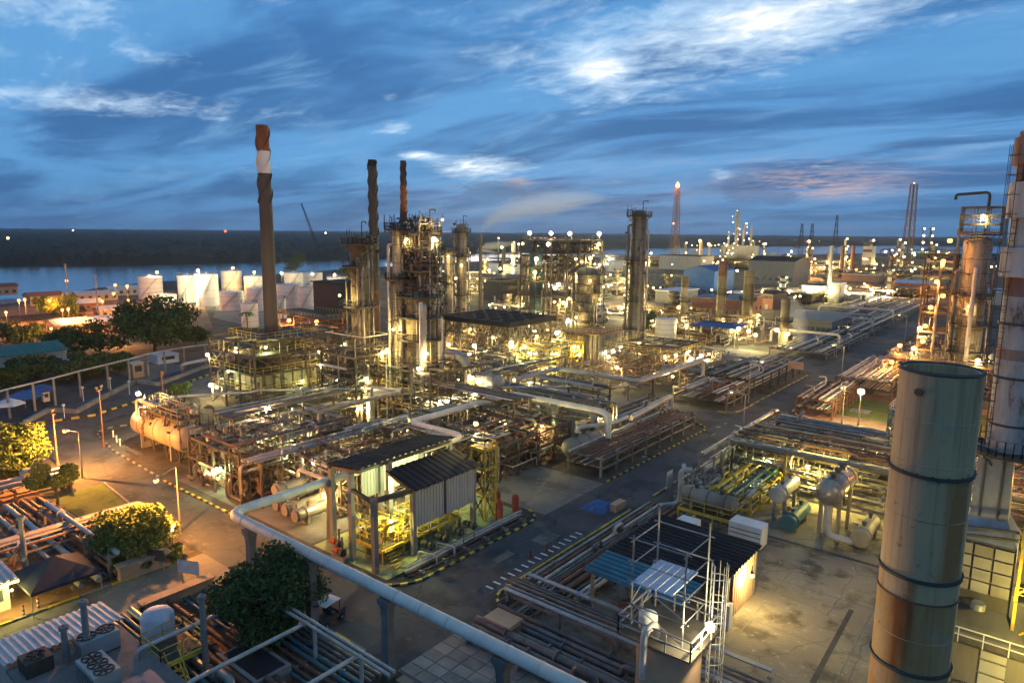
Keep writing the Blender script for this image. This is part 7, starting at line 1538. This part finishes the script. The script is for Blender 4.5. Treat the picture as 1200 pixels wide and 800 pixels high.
# small lights across the water and along the horizon
for px, py, c in [(10, 279, 'warm'), (265, 271, 'red'), (87, 270, 'white'), (382, 273, 'white'), (795+95, 283, 'sodium'), (945, 283, 'red'), (960, 283, 'sodium'), (932, 282, 'warm')]:
    x, y = G(px, 286); k = MPP(x, y); z = ZR(x, y, py); b = thing('beacon_mast', 'lone ' + {'warm': 'pale', 'red': 'red', 'white': 'white', 'sodium': 'orange'}[c] + ' light on a mast across the river', 'beacon', (x, y, 0), 'lights across the river'); MB().bar((x, y, 0), (x, y, z), .3*k).build('mast', 'steel', b); place('lamp', bulb_mesh(c, k*(1.5 if px in (10, 265) else .7)), (x, y, z), b)
# scattered lamp posts through the far plant
rr_ = random.Random(99)
FG = 'lamp posts scattered through the far plant'
for i in range(95):
    px = rr_.uniform(500, 1150); py = rr_.choice((rr_.uniform(296, 320), rr_.uniform(300, 350), rr_.uniform(320, 372)))
    c = rr_.choice(('warm', 'warm', 'white', 'sodium' if px > 960 else 'warm', 'green'))
    x, y = G(px, py+4)
    if x > -34 and y < 330: continue
    k = MPP(x, y); flood_mast('lamp post standing among the distant units', x, y, 8, c, 13000 if i % 3 == 0 else 0, FG, heads=1, bulb=max(.3, k*rr_.uniform(.8, 1.5)))
# street lamps added up the main road to raise the ambient light
for i, y in enumerate((100, 128, 158, 192, 232, 280, 330)):
    street_lamp(('added tall dim street lamp beside the fat white kerbside line', 'added tall dim street lamp at the rack of the lane corner', 'added tall dim street lamp beside the silver pipes past the lawn', 'added tall dim street lamp where the far lane leaves the main road', 'added tall dim street lamp along the second stretch of silver pipes', 'added tall dim street lamp beside the long grey pipe yard', 'added tall dim street lamp at the far end of the main road')[i], XL-1.2 if i % 2 else XR+1.2, y, 8, 0 if i % 2 else math.pi, 'warm', 900, 'added street lamps along the main road', bulb=.16)
street_lamp('orange street lamp on the side road behind the red verge', -8.5, 114.6, 8, R(90), 'sodium', 11000, None, bulb=.25)
street_lamp('orange street lamp on the side road before the low lawn rack', -27.0, 123.9, 6.5, R(-90), 'sodium', 3000, None, bulb=.2)
# ================================================================== lit column tower beside the fat stack
TX, TY = -14.6, 171.0
tw = column_vessel('pale tower crowned by a scaffolded platform with a davit, orange lamps up its side', TX, TY, 1.5, ZR(TX, TY, 276), 2.55, 'column_pale', [(ZR(TX, TY, 345), 0, 360), (ZR(TX, TY, 380), 0, 360), (ZR(TX, TY, 411), 0, 360), (ZR(TX, TY, 275), 0, 360)], pipes=3, davit=False, name='lit_tower', cat='tower')
zt = ZR(TX, TY, 275); sct = steel_frame('scaffolded cage with a bent davit on top of the pale tower', TX-3.2, TX+3.6, TY-3, TY+3, [zt+.6, zt+2.2, zt+4, zt+5.6], 3, 3, 'scaffold_cage', 'scaffold', postm='steel', brace=True, rails=[(zt+2.2,), (zt+4,)], railm='steel', pw=.14, z0=zt)
MB().pipe([(TX+1.2, TY-2, zt), (TX+1.2, TY-2, zt+8.4), (TX-4.5, TY-2.5, zt+8.0), (TX-4.5, TY-2.5, zt+7)], .28, 8).build('davit', 'steel_dark', sct); lamp(sct, (TX+.6, TY-3.4, zt+3.6), 'warm', 3000, .5)
tf = steel_frame('lamp-studded stair frame clinging to the side of the pale tower', TX-8.5, TX-3.4, TY-4, TY+4, [4, 8, 12, 16, 20, 24, 28], 1, 2, 'stair_frame', postm='steel', decks=[(8,), (16,), (24,)], rails=[(8,), (12,), (16,), (20,), (24,), (28,)], railm='steel')
pipework(tf, TX-8.5, TX-3.4, TY-4, TY+4, 1, 27, 30, 211, rmax=.3)
for row, px in ((282, 1118), (306, 1113), (330, 1108), (346, 1117), (360, 1104), (382, 1100), (385, 1094), (409, 1089), (400, 1099), (428, 1083), (357, 1150)):
    z = ZR(TX-6, TY-4, row); d_ = (px-1108)*.19; lamp(tf, (TX-6+d_*RIGHT.x, TY-4.6+d_*RIGHT.y*.3, z), 'warm' if row % 2 else 'sodium', 1300, .5)
tb = steel_frame('wide orange-lit base structure round the pale tower', TX-13, TX+9, TY-9, TY+8, [3.4, 6.2], 4, 3, 'tower_base', 'steel structure', postm='steel_rust', decks=[(6.2,)], rails=[(6.2,)], railm='steel_pale')
pipework(tb, TX-14, TX+10, TY-12, TY+8, .4, 7.5, 46, 213); small_bore(tb, TX-13, TX+9, TY-10, TY+8, .3, 7.5, 160, 214, 'pipe_white')
for (x, y, z) in ((TX-12, TY-9.5, 5.4), (TX-4, TY-9.5, 5.2), (TX+3, TY-9.5, 7.6), (TX+9.5, TY-6, 8.5), (TX-12, TY-2, 8)): lamp(tb, (x, y, z), 'sodium' if x < TX else 'warm', 2200, .5)
u9 = steel_frame('warm-lit process frame between the pale tower and the banded chimney', -4, 14, 124, 150, [4, 8, 12], 3, 4, 'process_structure', postm='steel_rust', decks=[(4,), (8,)], rails=[(8,), (12,)], railm='yellow')
pipework(u9, -4, 14, 122, 150, .4, 12, 50, 215); small_bore(u9, -4, 14, 122, 150, .4, 11, 200, 216, 'steel')
for (x, y, z) in ((-4.6, 124, 6), (2, 123, 9), (-4.6, 136, 10), (8, 123, 5)): lamp(u9, (x, y, z), 'sodium', 3500, .4)
u10 = steel_frame('pipe-crowded yellow-lit frame behind the panelled heater', 2, 16, 70, 100, [3.4, 7, 10], 3, 4, 'process_structure', postm='yellow', decks=[(7,)], rails=[(7,), (10,)], railm='yellow')
pipework(u10, 2, 16, 70, 100, .4, 10, 40, 217); lamp(u10, (3, 70, 6), 'yellow', 2500, .3); lamp(u10, (9, 69.5, 8.6), 'warm', 2500, .3); lamp(u10, (2, 84, 8), 'sodium', 2500, .3)
# ================================================================== steam and smoke
def plume_mat(name, dens, col=(.9, .9, .92)):
    m = bpy.data.materials.new(name); m.use_nodes = True; t = m.node_tree; t.nodes.clear(); o = t.nodes.new('ShaderNodeOutputMaterial'); v = t.nodes.new('ShaderNodeVolumePrincipled')
    v.inputs['Color'].default_value = (*col, 1); v.inputs['Density'].default_value = dens; v.inputs['Anisotropy'].default_value = .2; t.links.new(v.outputs[0], o.inputs['Volume']); MATS[name] = m
plume_mat('smoke_a', .06); plume_mat('smoke_b', .018)
def plume(label, x, y, z0, pix, mats_, name='steam_plume'):
    """pix: (photo px, row, radius m) along the drifting plume, at the distance of its chimney"""
    root = thing(name, label, 'steam', (x, y, z0)); dep = (Vector((x, y, z0))-CAM).dot(FWD)
    P3 = [CAM+ray(a, b)*dep for a, b, r in pix]; P3[0] = Vector((x, y, z0))
    m = len(P3); cuts = [(0, m//3+1), (m//3, 2*m//3+1), (2*m//3, m)]
    for e, sc in ((m, 1.0), (m, .72), (max(3, m*3//4), .5), (max(3, m//2), .34), (max(2, m//3), .55)):   # denser toward the core and the mouth
        MB().sweep(P3[:e], [r*sc*(1 if i < e-1 or e == m else .15) for i, (a, b, r) in enumerate(pix[:e])], 14).build('vapour', mats_, root)
    return root
x, y = G(563, 362); z = ZR(x, y, 276); plume('long white smoke plume drifting from the thin dark chimney', x, y, z, [(563, 276, .5), (566, 268, 1.6), (573, 260, 2.8), (585, 252, 4.0), (602, 245, 5.0), (622, 240, 5.6), (645, 237, 5.8), (672, 234, 4.4), (700, 232, 2.2), (722, 231, .1)], 'smoke_b')
x, y = G(582, 335); plume('low white steam drifting beside the dark flare pipe', x, y, ZR(x, y, 296), [(556, 297, .6), (560, 292, 2.0), (570, 289, 2.6), (585, 287, 2.4), (603, 285, 1.0)], 'smoke_a')
x, y = cx2-2.4, cy2+3; plume('short pale vapour streak beside the thin rusty chimney', x, y, ZR(x, y, 250), [(482, 250, .2), (490, 247, .6), (503, 246, .8), (516, 246, .5), (526, 246, .1)], 'smoke_a')
x, y = G(917, 408); plume('white steam rising beside the slim chimney in the pipe yard', x+4, y+3, 1, [(938, 392, 2.0), (936, 380, 2.6), (932, 368, 2.8), (929, 356, 2.4), (927, 346, 1.2)], 'smoke_a')
# ================================================================== evening haze: one closed box of thin air round the whole place
hm = bpy.data.materials.new('haze'); hm.use_nodes = True; t_ = hm.node_tree; t_.nodes.clear(); o_ = t_.nodes.new('ShaderNodeOutputMaterial'); v_ = t_.nodes.new('ShaderNodeVolumePrincipled')
v_.inputs['Color'].default_value = (.92, .94, 1, 1); v_.inputs['Density'].default_value = HAZE; v_.inputs['Anisotropy'].default_value = .55; t_.links.new(v_.outputs[0], o_.inputs['Volume']); MATS['haze'] = hm
hz = MB().box(-9900, 9900, -9900, 9900, -4.5, 125).build('haze', 'haze', smooth=False); tag(hz, 'thin evening haze over the plant', None, None, 'stuff')
